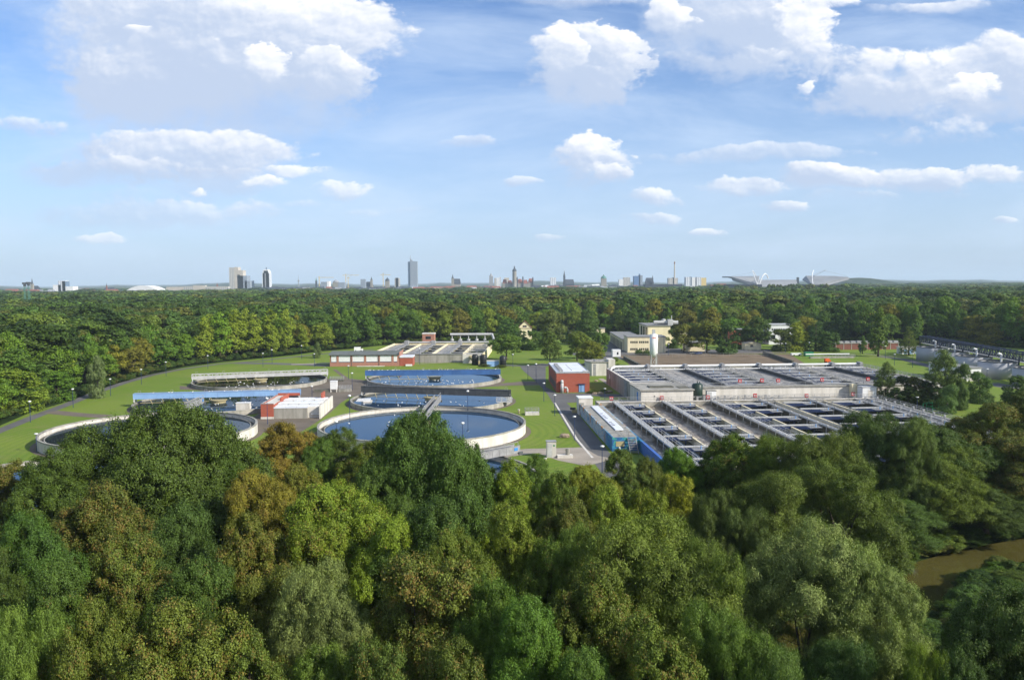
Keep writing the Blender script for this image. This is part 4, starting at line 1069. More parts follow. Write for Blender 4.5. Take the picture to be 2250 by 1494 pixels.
rb_water(W_ - 9 + 0.4, W_, BZ - 1.2, 'water_dark')
for j in range(5): MB().box(W_ - 8.8, W_ - 0.1, 3 + 13 * j, 4 + 13 * j, BZ - 0.3, BZ + 0.05).build('cross_beam', 'steel_pale', rb)
mb = MB().tube((xs0 + stepx, D_ - 2, BZ + 0.8), (W_ - 1, D_ - 2, BZ + 0.8), 0.45, n=10)
mb.build('air_pipe', 'steel_pale', rb)
mb = MB().tube((W_ - 22, D_ + 3, BZ + 4.6), (W_ + 0.5, D_ + 3, BZ + 4.6), 0.7, n=10).tube((W_ + 0.5, D_ + 3, BZ + 4.6), (W_ + 2.2, D_ - 6, BZ + 1.0), 0.6, n=10)
for k in range(5): mb.tube((W_ - 21 + k * 4.4, D_ + 3, BZ + 0), (W_ - 21 + k * 4.4, D_ + 3, BZ + 4.6), 0.25, n=8); mb.lathe([(0, 1.2), (0.9, 1.2), (0.9, 2.2), (0, 2.2)], (W_ - 21 + k * 4.4, D_ + 3, BZ), 10)
mb.build('overhead_pipe', 'steel_pale', rb)
mb = MB().tube((W_ - 5.5, -3.6, 2.9), (W_ - 1.5, -7.5, 0.6), 0.9, n=12).tube((W_ + 0.2, -3.3, 4.0), (W_ + 1.5, -7.0, 1.4), 0.7, n=12)
mb.build('ochre_pipe', 'beige', rb)
qx, qy = at(949, 772, 0)
tw = thing('stair_tower', 'small square pink brick tower rising behind the rear basin block', 'tower', (at(949, 745, 5)[0], ry0 + D_ + 3.2, 0), R_(-2))
MB().box(-3.2, 3.2, 0, 5, 0, 9.0).build('walls', 'brick_pale', tw); MB().box(-3.4, 3.4, -0.2, 5.2, 9.0, 9.5).build('roof', 'concrete_pale', tw)
MB().box(-1.4, 1.4, -0.06, -0.002, 6.3, 7.8).build('window', 'glass', tw)
q = at(1075, 762)
ww = MB().box(-7.5, 7.5, -1.6, 1.6, 0, 1.6).build('pale_wall_block', 'concrete_pale'); ww.location = (*q, 0); tag(ww, 'low pale concrete block at the right end of the rear basins', 'wall')

# black tanks and container
def black_tank(px, py, lab):
    q = at(px, py); r = thing('storage_tank', lab, 'tank', (*q, 0), 0, 'black upright tanks by the rear basins')
    MB().lathe([(0, 0.05), (1.45, 0.05), (1.45, 4.2), (1.0, 4.7), (0, 4.8)], n=20).build('shell', 'black', r, True)
    mb = MB()
    for k in range(4): mb.lathe([(1.45, 0.9 + k), (1.52, 0.9 + k), (1.52, 1.0 + k), (1.45, 1.0 + k)], n=20)
    mb.build('hoop', 'steel_dark', r)
    return r
black_tank(1044, 802, 'black upright tank, the one touching the ochre pipes'); black_tank(1062, 803, 'black upright tank immediately left of the white container'); black_tank(1105, 806, 'black upright tank immediately right of the white container')
q = at(1083, 806); ct = thing('container', 'pale blue white container between black upright tanks', 'container', (*q, 0), R_(2))
MB().box(-2.6, 2.7, 0, 2.6, 0.1, 2.5).build('body', 'blue_pale', ct); MB().box(-2.7, 2.8, -0.1, 2.7, 2.5, 2.65).build('roof', 'concrete_pale', ct)

# office building with two rows of windows
ox, oy = at(1379, 775)
ofc = thing('office_building', 'cream two storey office building with two rows of small dark windows', 'building', (ox, oy, 0), R_(-1))
MB().box(0, 19.4, 0, 15, 0, 7.9).build('walls', 'cream', ofc)
MB().box(-0.3, 19.7, -0.3, 15.3, 7.9, 8.25).build('roof', 'roof_grey', ofc)
MB().box(-0.8, 11.5, 15.32, 80, 0, 5.7).build('rear_wing', 'cream', ofc)
MB().box(-1.1, 11.8, 15.32, 80.3, 5.702, 6.0).build('roof', 'roof_grey', ofc)
for z in (1.3, 4.9):
    for x in (1.4, 2.4, 3.4, 4.4, 5.9, 6.9, 7.9, 9.0, 10.0): MB().box(x, x + 0.68, -0.06, -0.002, z, z + 1.05).build('window', 'glass', ofc)
for k in range(9): MB().box(-0.86, -0.802, 17 + k * 6.8, 21 + k * 6.8, 0.2, 4.2).build('garage_door', 'steel_dark', ofc)
MB().box(13.6, 15.2, -0.06, -0.002, 0.1, 3.0).build('door', 'steel_dark', ofc)
MB().box(18.4, 18.6, -0.1, -0.002, 0, 7.9).build('downpipe', 'steel', ofc)
# rear pale yellow building with roof plant
yb = thing('laboratory_building', 'pale yellow building with silver machinery on its flat roof behind the office', 'building', (84, 470, 0), R_(0))
MB().box(-5, 8.0, 0, 32, 0, 10.6).build('walls', 'cream', yb); MB().box(-5.6, 8.8, -0.6, 32.6, 10.6, 10.95).build('roof', 'roof_grey', yb)
MB().box(8.002, 18, 1, 12, 0, 6.9).build('wing', 'cream', yb); MB().box(8.81, 18.5, 0.5, 12.5, 6.9, 7.2).build('wing_roof', 'roof_grey', yb)
for k in range(3): MB().box(-5.06, -5.002, 3 + k * 9, 8 + k * 9, 2, 9.6).build('window', 'glass', yb)
MB().box(9, 13, 0.94, 0.998, 4.2, 6.0).build('window', 'glass', yb)
mb = MB().tube((-1, 4, 12.6), (11, 4, 12.6), 1.0, n=10).tube((2, 8, 12.2), (14, 8, 12.2), 1.1, n=10).lathe([(0, 1.6), (1.3, 1.2), (1.3, 0), (0, 0)], (5, 5, 13.0), 12).box(7, 10, 2, 6, 10.96, 14.2)
mb.tube((9.2, 3, 14), (9.2, 3, 16.5), 0.25, n=6)
mb.build('roof_machinery', 'steel_pale', yb)
# small houses and sheds around
def house(name, px, py, w, d, h, wall, roof, label, rot=0, gable=0, wins=(), cat='house', overh=0.4):
    q = at(px, py); r = thing(name, label, cat, (*q, 0), R_(rot))
    MB().box(-w / 2, w / 2, 0, d, 0, h).build('walls', wall, r)
    if gable:
        mb = MB().add([(-w / 2 - overh, -overh, h), (w / 2 + overh, -overh, h), (0, -overh, h + gable), (-w / 2 - overh, d + overh, h), (w / 2 + overh, d + overh, h), (0, d + overh, h + gable)],
                      [(0, 3, 5, 2), (1, 2, 5, 4), (0, 1, 4, 3)])
        mb.build('roof', roof, r)
        MB().add([(-w / 2, -0.002, h + 0.01), (w / 2, -0.002, h + 0.01), (0, -0.002, h + gable * .93)], [(0, 1, 2)]).build('gable', wall, r)
    else: MB().box(-w / 2 - overh, w / 2 + overh, -overh, d + overh, h, h + 0.3).build('roof', roof, r)
    for (x, z, ww, hh) in wins:
        f = MB().box(x - ww / 2, x + ww / 2, -0.05, -0.003, z, z + hh).build('window', 'glass', r)
        MB().box(x - ww / 2 - 0.08, x + ww / 2 + 0.08, -0.12, -0.052, z - 0.12, z - 0.002).build('sill', 'white', f)
    return r
house('gabled_house', 1153, 745, 9, 12, 7.0, 'cream', 'tile', 'white gabled house with dark red roof peeping out of the wood', 0, 4.6, [(0, 7.7, 2.6, 1.0), (-2.4, 4.2, 1.2, 1.4), (2.4, 4.2, 1.2, 1.4)])
house('white_shed', 1261, 744, 6.5, 4, 3.4, 'white', 'roof_grey', 'little white shed with blue window above the dark hedge', 0, 0, [(1.6, 1.0, 2.2, 1.8), (-2.9, 0.8, 0.5, 2.4)], 'shed')
house('yellow_hut', 1318, 736, 7, 6, 4.5, 'cream', 'roof_grey', 'yellow hut half hidden in the trees left of the office building', 0, 0, [(0, 1.5, 1, 1)], 'hut')
house('white_hut', 1355, 784, 3.9, 3.5, 3.1, 'white', 'white', 'little white cube hut with one dark opening before the office building', 3, 0, [(0.5, 1.1, 0.8, 1.2)], 'hut', 0.05)
house('flat_roof_pavilion', 1527, 772, 10, 7, 4.6, 'cream', 'roof_grey', 'cream pavilion with slanting awning half behind the two autumn coloured trees', 0, 0, [(-2.4, 2.6, 1.4, 1.2), (-0.4, 2.6, 1.4, 1.2), (1.6, 2.6, 1.4, 1.2)], 'building')
house('yellow_bungalow', 1655, 769, 8.4, 7, 3.5, 'cream', 'roof_grey', 'small pale yellow bungalow with one window at the soil bed', 0, 0.9, [(-0.8, 1.7, 1.5, 0.9)], 'building')
house('brick_house', 1633, 757, 13, 9, 8.5, 'brick', 'roof_grey', 'red brick building half hidden behind the dark trees near the bungalow', 0, 0, [(-3, 5, 1.2, 1.2), (0, 5, 1.2, 1.2), (3, 5, 1.2, 1.2)], 'building')
house('white_office', 1718, 757, 15, 12, 11.2, 'white', 'steel_pale', 'white flat roofed building behind the round bright yellow-green tree', 0, 0, [(-5.5 + 1.3 * k, 8.2, 1.0, 0.9) for k in range(8)] + [(-5.0, 3, 2.4, 2.6)], 'building')
gr = house('garage_row', 1905, 768, 34, 7, 3.2, 'brick_shaded', 'concrete', 'long low red brick garage row at the foot of the dark wood', 3, 0, [], 'garage', 0.3)
for k in range(9): MB().box(-16.9 + k * 4.2, -16.6 + k * 4.2, -0.1, -0.002, 0, 3.2).build('pier', 'concrete', gr)
mb = MB(); random.seed(5)
for k in range(10): x = -15 + k * 3.3; mb.box(x, x + 2.4, 0.5, 2.4, 3.52, 4.2 + 0.4 * random.random())
mb.build('roof_stores', 'steel', gr)
q = at(1779, 783); sk = thing('skip', 'dark green open skip behind the upper basins', 'skip', (*q, 0), R_(5))
MB().prism([(-2.0, 0), (2.0, 0), (2.0, 2.4), (-2.0, 2.4)], 0.15, 1.9).build('body', 'green', sk); MB().box(-2.1, 2.1, -0.1, 2.5, 1.9, 2.05).build('rim', 'green', sk)
q = at(1752, 782); cp = thing('parked_trailer', 'long white covered trailer left of the dark green skip', 'trailer', (*q, 0), R_(3))
MB().box(-2.8, 2.2, 0, 1.8, 0.4, 1.3).build('body', 'white', cp)
for x in (-1.6, 1.0): MB().tube((x, -0.05, 0.35), (x, 1.85, 0.35), 0.35, n=12).build('wheel_pair', 'black', cp)
q = at(1818, 797); om = thing('road_machine', 'small bright orange machine parked on the grass behind the upper basins', 'machine', (*q, 0), R_(3))
MB().box(-1.2, 0.6, -0.7, 0.7, 0.4, 1.9).box(0.6, 1.3, -0.6, 0.6, 0.4, 1.2).build('body', 'orange', om)
for x in (-0.8, 0.8): MB().tube((x, -0.75, 0.35), (x, 0.75, 0.35), 0.35, n=12).build('wheel_pair', 'black', om)
q = at(1850, 787); lv = thing('railed_channel', 'long grey railed channel on the grass behind the upper basins', 'channel', (*q, 0), R_(3))
MB().box(-15, 6, 0, 1.6, 0, 0.7).build('kerb', 'concrete', lv); MB().tube((-17, 1, 1.9), (4, 1, 1.9), 0.25, n=8).build('pipe', 'white', lv)
mb = MB(); railing(mb, [(-15, 0, .7), (6, 0, .7)], 1.1, 1.5, 0.06); railing(mb, [(-2, 3, .1), (8, 3, .1)], 1.1, 1.5, 0.06); mb.build('railing', 'rail', lv)
q = at(1680, 779); ws = thing('slanting_stone_wall', 'dark rough retaining wall slanting beside the soil bed', 'wall', (*q, 0), math.atan2(at(1742, 800)[1] - q[1], at(1742, 800)[0] - q[0]))
L2 = math.hypot(at(1742, 800)[0] - q[0], at(1742, 800)[1] - q[1]); MB().box(-2, L2, -0.4, 0.4, 0, 1.6).build('masonry', 'concrete_dark', ws)
q = at(1372, 788); ws = thing('field_wall', 'dark low wall running down to the silo along the soil bed', 'wall', (*q, 0), math.atan2(at(1405, 806)[1] - q[1], at(1405, 806)[0] - q[0]))
L2 = math.hypot(at(1405, 806)[0] - q[0], at(1405, 806)[1] - q[1]); MB().box(0, L2, -0.5, 0.5, 0, 1.2).build('masonry', 'concrete_dark', ws)
fe = thing('wire_fence', 'thin wire fence along the far side of the brown soil bed', 'fence', (0, 0, 0))
mb = MB(); A = at(1380, 786); B = at(1700, 783)
railing(mb, [(*A, 0), (*B, 0)], 1.7, 3, 0.05); mb.build('mesh_panel', 'rail', fe)

# cars
def car(px, py, rot, matn, lab):
    q = at(px, py); r = thing('parked_car', lab, 'car', (*q, 0), R_(rot))
    prof = [(-2.1, 0.35), (2.1, 0.35), (2.1, 0.8), (1.2, 0.95), (0.6, 1.45), (-1.1, 1.45), (-1.8, 0.98), (-2.1, 0.9)]
    mb = MB().add([(x, -0.85, z) for x, z in prof] + [(x, 0.85, z) for x, z in prof], [tuple(range(8)), tuple(reversed(range(8, 16)))] + [(i, 8 + i, 8 + (i + 1) % 8, (i + 1) % 8) for i in range(8)])
    mb.build('body', matn, r)
    MB().add([(1.15, -0.7, 0.99), (1.15, 0.7, 0.99), (0.66, 0.7, 1.42), (0.66, -0.7, 1.42)], [(0, 1, 2, 3)]).build('windscreen', 'glass', r).location = (0.03, 0, 0.03)
    for s in (-1, 1): MB().box(-1.2, 0.7, s * 0.86 - 0.01, s * 0.86 + 0.01, 0.98, 1.32).build('side_window', 'glass', r)
    for x in (-1.3, 1.3):
        for s in (-1, 1): MB().tube((x, s * 0.72, 0.32), (x, s * 0.88, 0.32), 0.32, n=12).build('wheel', 'black', r)
car(1522, 778, 200, 'steel_dark', 'dark car parked nose in beside the pavilion, nearer the office building')
car(1534, 779, 215, 'navy', 'dark blue car parked right beside the other one at the pavilion')
car(2112, 838, 30, 'steel_pale', 'silver car parked in front of the white pump house')

# digesters with gantry
dg = [(189.3, 363.5), (186.0, 341.5), (182.7, 319.5), (179.2, 297.5), (177.6, 274.0)]
dl = ['grey round tank farthest along the blue gantry row', 'grey round tank second from the far end of the blue gantry row', 'grey round tank in the middle of the blue gantry row',
      'large grey round tank right behind the white pump house gable', 'grey round tank cut by the right edge of the picture']
for (x, y), lab in zip(dg, dl):
    r = thing('sludge_tank', lab, 'tank', (x, y, 0), 0, 'grey round sludge tanks under the blue gantry')
    MB().lathe([(6.6, 0), (6.6, 6.1), (6.2, 6.1), (6.2, 0)], n=64).build('shell', 'digester', r, True)
    MB().lathe([(6.65, 6.102), (6.65, 6.3), (6.0, 6.3), (6.0, 6.102)], n=64).build('rim', 'steel_dark', r)
    MB().disc(6.15, 5.7, n=48).build('cover', 'concrete_dark', r)
    mb = MB(); mb.pipe([(2, 1.5, 5.4), (2, 1.5, 8.6), (0.8, 1.5, 8.9)], 0.35); mb.build('vent_pipe', 'white', r)
    mb = MB()
    for k in range(2): mb.bar((6.8, -1 + k * 0.7, 0), (6.8, -1 + k * 0.7, 8.0), 0.1)
    for k in range(18): mb.bar((6.8, -1, 0.3 + 0.42 * k), (6.8, -0.3, 0.3 + 0.42 * k), 0.07)
    mb.build('ladder', 'rail', r)
gn = thing('gantry', 'dark blue lattice gantry running over the grey round tanks', 'gantry', (0, 0, 0))
P0 = Vector((196.0, 384, 0)); P1 = Vector((182.2, 266, 0)); dv = (P1 - P0).normalized(); nv = Vector((-dv.y, dv.x, 0)); LL = (P1 - P0).length
for s in (-1, 1):
    mb = MB(); o = nv * 2.2 * s
    mb.bar(P0 + o + Vector((0, 0, 9.4)), P1 + o + Vector((0, 0, 9.4)), 0.4, 0.5); mb.bar(P0 + o + Vector((0, 0, 7.2)), P1 + o + Vector((0, 0, 7.2)), 0.3, 0.35)
    n = 52
    for i in range(n + 1):
        p = P0 + dv * LL * i / n + o; mb.bar(p + Vector((0, 0, 7.2)), p + Vector((0, 0, 9.4)), 0.22)
        if i < n: p2 = P0 + dv * LL * (i + 1) / n + o; mb.bar(p + Vector((0, 0, 7.2 if i % 2 else 9.4)), p2 + Vector((0, 0, 9.4 if i % 2 else 7.2)), 0.16)
    mb.build('truss', 'gantry', gn)
mb = MB()
for i in range(27): p = P0 + dv * LL * i / 26; mb.bar(p - nv * 2.6 + Vector((0, 0, 9.75)), p + nv * 2.6 + Vector((0, 0, 9.75)), 0.5, 0.2); mb.bar(p - nv * 2.2 + Vector((0, 0, 7.0)), p + nv * 2.2 + Vector((0, 0, 7.0)), 0.3, 0.15)
mb.build('cross_tie', 'gantry', gn)
for i in range(6):
    p = P0 + dv * (LL * (i + 0.02) / 5.1)
    mb = MB()
    for s in (-1, 1): mb.bar(p + nv * 2.2 * s, p + nv * 2.2 * s + Vector((0, 0, 7.2)), 0.35)
    mb.build('leg', 'gantry', gn)
mb = MB(); railing(mb, [tuple(P0 + nv * 1.6 + Vector((0, 0, 6.3))), tuple(P1 + nv * 1.6 + Vector((0, 0, 6.3)))], 1.1, 1.6, 0.1)
railing(mb, [tuple(P0 - nv * 1.6 + Vector((0, 0, 6.3))), tuple(P1 - nv * 1.6 + Vector((0, 0, 6.3)))], 1.1, 1.6, 0.1)
mb.bar(tuple(P0 + Vector((0, 0, 6.35))), tuple(P1 + Vector((0, 0, 6.35))), 3.0, 0.12)
mb.build('catwalk', 'steel_pale', gn)
# pump house before the digesters
phx, phy = at(2122, 838)
ph = thing('pump_house', 'white pump house with wide garage door in front of the grey round tanks', 'building', (phx, phy, 0), R_(9))
MB().box(0, 6.0, 0, 20, 0, 4.6).build('walls', 'white', ph); MB().box(-0.3, 6.3, -0.3, 20.3, 4.6, 4.95).build('roof', 'roof_grey', ph)
MB().box(-4.0, -0.002, 1.5, 14, 0, 2.9).build('lean_to', 'white', ph); MB().box(-4.2, -0.31, 1.2, 14.2, 2.9, 3.1).build('lean_to_roof', 'white', ph)
MB().box(1.3, 4.6, -0.05, -0.002, 0.05, 2.5).build('garage_door', 'concrete_pale', ph); MB().box(1.2, 4.7, -0.1, -0.002, 2.502, 2.75).build('lintel', 'steel_dark', ph)
MB().tube((0.6, 2.0, 4.9), (0.6, 2.0, 6.8), 0.18, n=8).build('flue', 'white', ph)
q = at(2030, 790); wh = thing('white_shed', 'white shed with blue doors at the far end of the grey round tanks', 'shed', (*at(2006, 778), 0), R_(6))
MB().box(-5.5, 8, 0, 5, 0, 3.2).build('walls', 'white', wh); MB().box(-5.8, 8.3, -0.3, 5.3, 3.2, 3.45).build('roof', 'concrete_pale', wh)
for k in range(4): MB().box(-4.8 + 3 * k, -3.2 + 3 * k, -0.06, -0.002, 0.1, 2.4).build('door', 'blue_pale', wh)

# green goal-like frames and small lawn things near the willows
q = at(2036, 903); fr = thing('green_frame', 'bright green tube frame on the grass under the willows', 'frame', (*q, 0), R_(10))
mb = MB()
for x in (0, 1.8, 3.6): mb.bar((x, 0, 0), (x, 0, 2.3), 0.16); mb.bar((x, 1.5, 0), (x, 1.5, 2.0), 0.16); mb.bar((x, 0, 2.2), (x, 1.5, 1.9), 0.14)
mb.bar((0, 0, 1.2), (1.8, 0, 1.2), 0.14); mb.bar((1.8, 0, 0.7), (3.6, 0, 0.7), 0.14); mb.bar((0, 0, 2.3), (1.8, 0, 2.3), 0.14); mb.build('tubes', 'green', fr)
# transformer cabinets on the footpath
q = at(1211, 1004); tc_ = thing('pump_cabinet', 'tall grey cabinet with green sticker on the footpath near the lawn corner', 'cabinet', (*q, 0), R_(4))
MB().box(-0.95, 0.95, -0.8, 0.8, 0, 3.3).build('body', 'concrete_pale', tc_); MB().box(-1.05, 1.05, -0.9, 0.9, 3.3, 3.42).build('roof', 'steel', tc_)
MB().box(-0.8, 0.1, -0.84, -0.802, 0.2, 3.0).build('door', 'steel_pale', tc_); MB().box(0.3, 0.7, -0.83, -0.802, 2.4, 2.7).build('sticker', 'green', tc_)
tc2 = thing('pump_plinth', 'pale concrete plinth with pump beside the tall grey cabinet', 'pump', (q[0] + 2.4, q[1] - 0.6, 0), R_(4))
MB().box(-1.2, 2.0, -0.8, 0.8, 0, 0.6).build('plinth', 'concrete_pale', tc2); MB().tube((1.0, 0, 0.6), (1.0, 0, 1.9), 0.45, n=12).build('pump_body', 'concrete', tc2)
q = at(1298, 906); ps = thing('valve_stand', 'small ochre box with dark valve on the verge before the graffiti wall', 'box', (*at(1263, 907), 0), R_(3))
MB().box(-0.8, 0.9, -0.5, 0.5, 0, 0.9).build('box', 'beige', ps); MB().box(-1.3, 0.2, -0.2, 0.2, 0.9, 1.5).build('valve', 'steel_dark', ps)
for k, (px, py, s, lab) in enumerate([(1240, 961, 1.0, 'big brown boulder on the lawn beside the plant road'), (1307, 866, 0.7, 'pale boulder at the flower bed nearest the brick hall'),
                                 (1320, 866, 0.8, 'pale boulder in the middle of the flower bed'), (1338, 863, 0.9, 'pale boulder at the flower bed nearest the upper basin'),
                                 (1310, 838, 0.6, 'reddish boulder on the narrow path behind the brick hall')]):
    bm = MB(); rr = random.Random(k); vsr = []
    for i in range(6):
        for j in range(10):
            th = math.pi * i / 5; ph_ = 2 * math.pi * j / 10; rad = s * (0.8 + 0.35 * rr.random())
            vsr.append((rad * 1.4 * math.sin(th) * math.cos(ph_), rad * math.sin(th) * math.sin(ph_), 0.35 * s + rad * 0.6 * math.cos(th)))
    bm.add(vsr, [(i * 10 + j, i * 10 + (j + 1) % 10, (i + 1) * 10 + (j + 1) % 10, (i + 1) * 10 + j) for i in range(5) for j in range(10)])
    o = bm.build('boulder', 'rock', loc=(*at(px, py), 0)); tag(o, lab, 'boulder')
for px, py, w, lab in [(1140, 908, 0.4, 'short ochre post on the lawn beside the deep blue tank'), (1198, 1018, 0.5, 'short ochre post at the tall grey cabinet')]:
    r = thing('bollard', lab, 'bollard', (*at(px, py), 0)); MB().tube((0, 0, 0), (0, 0, 0.95), 0.28, n=10).build('post', 'beige', r); MB().tube((0, 0, 0.95), (0, 0, 1.1), 0.34, n=10).build('cap', 'concrete_pale', r)
q = at(548, 921); r = thing('pump_plinth', 'pale concrete box against the wall of the high tank beside the control building', 'box', (*at(545, 905), 0), R_(3)); MB().box(-3.2, 0.6, -0.5, 1.2, 0, 2.6).build('body', 'concrete_pale', r); MB().box(-3.3, 0.7, -0.6, 1.3, 2.6, 2.7).build('lid', 'white', r)
# inlet steps on the middle tank
q = at(795, 888); r = thing('platform_steps', 'white steps and small platform on the rim of the middle round tank', 'steps', (*q, 0), R_(5))
mb = MB()
for k in range(4): mb.box(-1.6 + 0.1 * k, 2.6, -1.2 + k * 0.9, -0.6 + k * 0.9, 1.0 + 0.12 * k, 1.12 + 0.12 * k)
mb.build('tread', 'white', r); MB().box(0.6, 3.0, -1.8, 1.8, 0, 0.98).build('base', 'concrete_pale', r)
r = thing('platform_steps', 'grey railed platform at the right rim of the middle round tank', 'steps', (*at(1103, 893), 0), R_(5))
mb = MB().box(-1.6, 3.0, -1.0, 1.0, 1.32, 1.45); railing(mb, [(-1.6, -1, 1.45), (3, -1, 1.45), (3, 1, 1.45), (-1.6, 1, 1.45)], 1.1, 1.2, 0.09); mb.build('platform', 'steel_pale', r)

# ---------------------------------------------------------------- street lamps
LAMPS = [(67, 881, 928, 'street lamp nearest the left edge on the path'), (161, 854, 896, 'street lamp on the path before the orange topped trees'), (243, 832, 870, 'street lamp in front of the silvery poplar'),
 (311, 811, 845, 'street lamp on the path just past the silvery poplar'), (365, 795, 826, 'street lamp on the path left of the tall poplar row'), (457, 781, 811, 'street lamp under the tall poplar row'),
 (578, 776, 806, 'street lamp at the bend where path meets road'), (598, 768, 799, 'street lamp just right of the road bend'), (663, 759, 789, 'street lamp at the small silvery bush'), (691, 777, 806, 'street lamp left of the long brick building'),
 (766, 803, 833, 'street lamp in front of the second window of the long brick building'), (774, 819, 857, 'street lamp at the lawn corner behind the kiosk'), (686, 848, 885, 'street lamp behind the white roof plates'),
 (588, 874, 932, 'street lamp before the red brick end of the control building'), (769, 868, 935, 'street lamp between the control building and the middle tank'), (740, 925, 985, 'street lamp whose head stands before the left of the deep blue tank'),
 (1028, 858, 915, 'street lamp seen against the middle tank near its dark bridge'), (1017, 928, 995, 'street lamp before the deep blue tank at the big green tree'), (81, 952, 994, 'street lamp in front of the high tank wall at left'),
 (922, 765, 801, 'street lamp behind the long brick building annex'), (1178, 799, 842, 'street lamp on the left side of the plant road'), (1195, 841, 882, 'street lamp next to the brick hall corner'),
 (1219, 867, 914, 'street lamp at the pale kerb corner of the lawn'), (1262, 914, 967, 'street lamp before the graffiti wall'), (1323, 979, 1046, 'street lamp nearest the blue graffiti stair'), (1329, 856, 878, 'street lamp at the flower bed'),
 (1127, 778, 809, 'street lamp beside the black tank by the junction'), (1469, 756, 782, 'street lamp at the right corner of the office building'), (1726, 754, 775, 'street lamp below the white flat roofed building'), (1778, 752, 778, 'street lamp below the dark conifer'),
 (1890, 754, 780, 'street lamp before the left of the brick garages'), (1945, 760, 789, 'street lamp beside the lone tall tree'), (1965, 778, 803, 'street lamp on the right lawn path'), (2005, 776, 808, 'street lamp on the right road before the sludge tanks'),
 (2015, 872, 900, 'street lamp with bright head below the willows'), (2098, 781, 812, 'street lamp before the third grey round tank'), (2150, 792, 826, 'street lamp before the gap of the grey round tanks'), (2168, 810, 843, 'street lamp beside the white pump house'), (1160, 802, 836, 'slim post with red cap in the middle of the plant road')]
lamp0 = None
for i, (px, pt, pb, lab) in enumerate(LAMPS):
    q = at(px, pb)
    h = CAMH - (CAMH) * (1 - 0)  # placeholder so the height below reads clearly
    w = ray(px, pt); h = max(3.5, min(8.0, CAMH + w[2] * (q[1] / w[1])))
    if lamp0 is None:
        r = thing('street_lamp', lab, 'street lamp', (*q, 0), 0)
        MB().tube((0, 0, 0), (0, 0, 4.95), 0.085, 0.055, n=8).build('pole', 'navy', r)
        MB().lathe([(0, 0.0), (0.30, 0.05), (0.42, 0.18), (0.38, 0.30), (0, 0.38)], (0, 0, 4.9), n=12).build('lamp_head', 'white', r, True)
        lamp0 = r
    else: r = copy_tree(lamp0)
    r.location = (*q, 0); r.scale = (1, 1, h / 5.2); r['label'] = lab; r['group'] = 'street lamps of the plant'

# ---------------------------------------------------------------- gulls
gm_ = MB()
prof = [(-0.30, 0.02, 0.16), (-0.22, 0.05, 0.15), (-0.1, 0.10, 0.13), (0.05, 0.12, 0.13), (0.15, 0.09, 0.17), (0.20, 0.06, 0.25), (0.25, 0.055, 0.29), (0.30, 0.03, 0.28), (0.36, 0.008, 0.27)]
vs = []
for x, r, z in prof:
    for k in range(8): a = 2 * math.pi * k / 8; vs.append((x, r * math.cos(a), z + r * 0.9 * math.sin(a)))
gm_.add(vs, [(i * 8 + k, (i + 1) * 8 + k, (i + 1) * 8 + (k + 1) % 8, i * 8 + (k + 1) % 8) for i in range(len(prof) - 1) for k in range(8)] + [tuple(range(8)), tuple(reversed(range(len(vs) - 8, len(vs))))])
gull_mesh = gm_.mesh('gull', 'gull', True)
rg = random.Random(3)
spots = []
def scatter(key, n, pred, lab, zoff=0):
    c, R, h, wl = TANKS[key]; k = 0
    while k < n:
        a = rg.random() * 6.283; r = (R - 3) * math.sqrt(rg.random()); x, y = c[0] + r * math.cos(a), c[1] + r * math.sin(a)
        if pred(x - c[0], y - c[1]) and r > 3: spots.append((x, y, wl - 0.06, lab)); k += 1
scatter('F', 55, lambda x, y: y < -3, 'small white gull floating below the bright blue bridge')
scatter('A', 50, lambda x, y: x > 0 or y > 0, 'small white gull floating around the pale sky blue bridge')
scatter('B', 35, lambda x, y: y < 2 and x > -8, 'small white gull floating below the pale grey lattice bridge')
scatter('E', 30, lambda x, y: y < 0, 'small white gull floating beside the dark grey bridge')
scatter('D', 14, lambda x, y: x < 3, 'small white gull floating on the deep blue water')
scatter('C', 5, lambda x, y: x > 5, 'small white gull floating on the high tank behind the biggest tree')
for k in range(26):
    t_ = rg.random(); spots.append((-53 + 48.5 * t_, 295.4 + 1.5 * t_ - 0.75, 4.39, 'small white gull perched on the bright blue bridge'))
for k in range(16):
    t_ = rg.random(); spots.append((-112 + 47 * t_, 239.3 + 7.2 * t_ - 0.7, 3.99, 'small white gull perched on the pale sky blue bridge'))
for x, y, z, lab in spots:
    o = bpy.data.objects.new('gull', gull_mesh); COL.objects.link(o); o.location = (x, y, z); o.rotation_euler = (0, 0, rg.random() * 6.28); o.scale = (1.0,) * 3
    tag(o, lab, 'gull', lab.replace('small white gull', 'gulls'))

# ---------------------------------------------------------------- the city on the horizon
M['c_grey'] = simple('city_grey', (0.30, 0.31, 0.33), 0.8, 0.2, 0.03)
M['c_slate_grey'] = simple('city_slate_grey', (0.28, 0.29, 0.30), 0.8, 0.2, 0.03)
M['c_beige'] = simple('city_beige', (0.52, 0.47, 0.40), 0.8, 0.15, 0.03)
M['c_dark'] = simple('city_slate', (0.055, 0.065, 0.085), 0.7, 0.3, 0.03)
M['c_glass'] = simple('city_glass', (0.13, 0.19, 0.27), 0.35, 0.2, 0.05, spec=0.5)
M['c_red'] = simple('city_red_roof', (0.27, 0.10, 0.07), 0.8, 0.3, 0.05)
M['c_white'] = simple('city_white', (0.75, 0.75, 0.74), 0.7, 0.1, 0.03)
M['c_green'] = simple('city_copper', (0.10, 0.24, 0.20), 0.7, 0.2, 0.05)
M['c_yellow'] = simple('city_yellow', (0.66, 0.50, 0.20), 0.7, 0.1, 0.03)
M['c_blue'] = simple('city_blue', (0.10, 0.19, 0.36), 0.6, 0.2, 0.03)
M['c_stone'] = simple('city_stone', (0.30, 0.28, 0.24), 0.8, 0.25, 0.05)
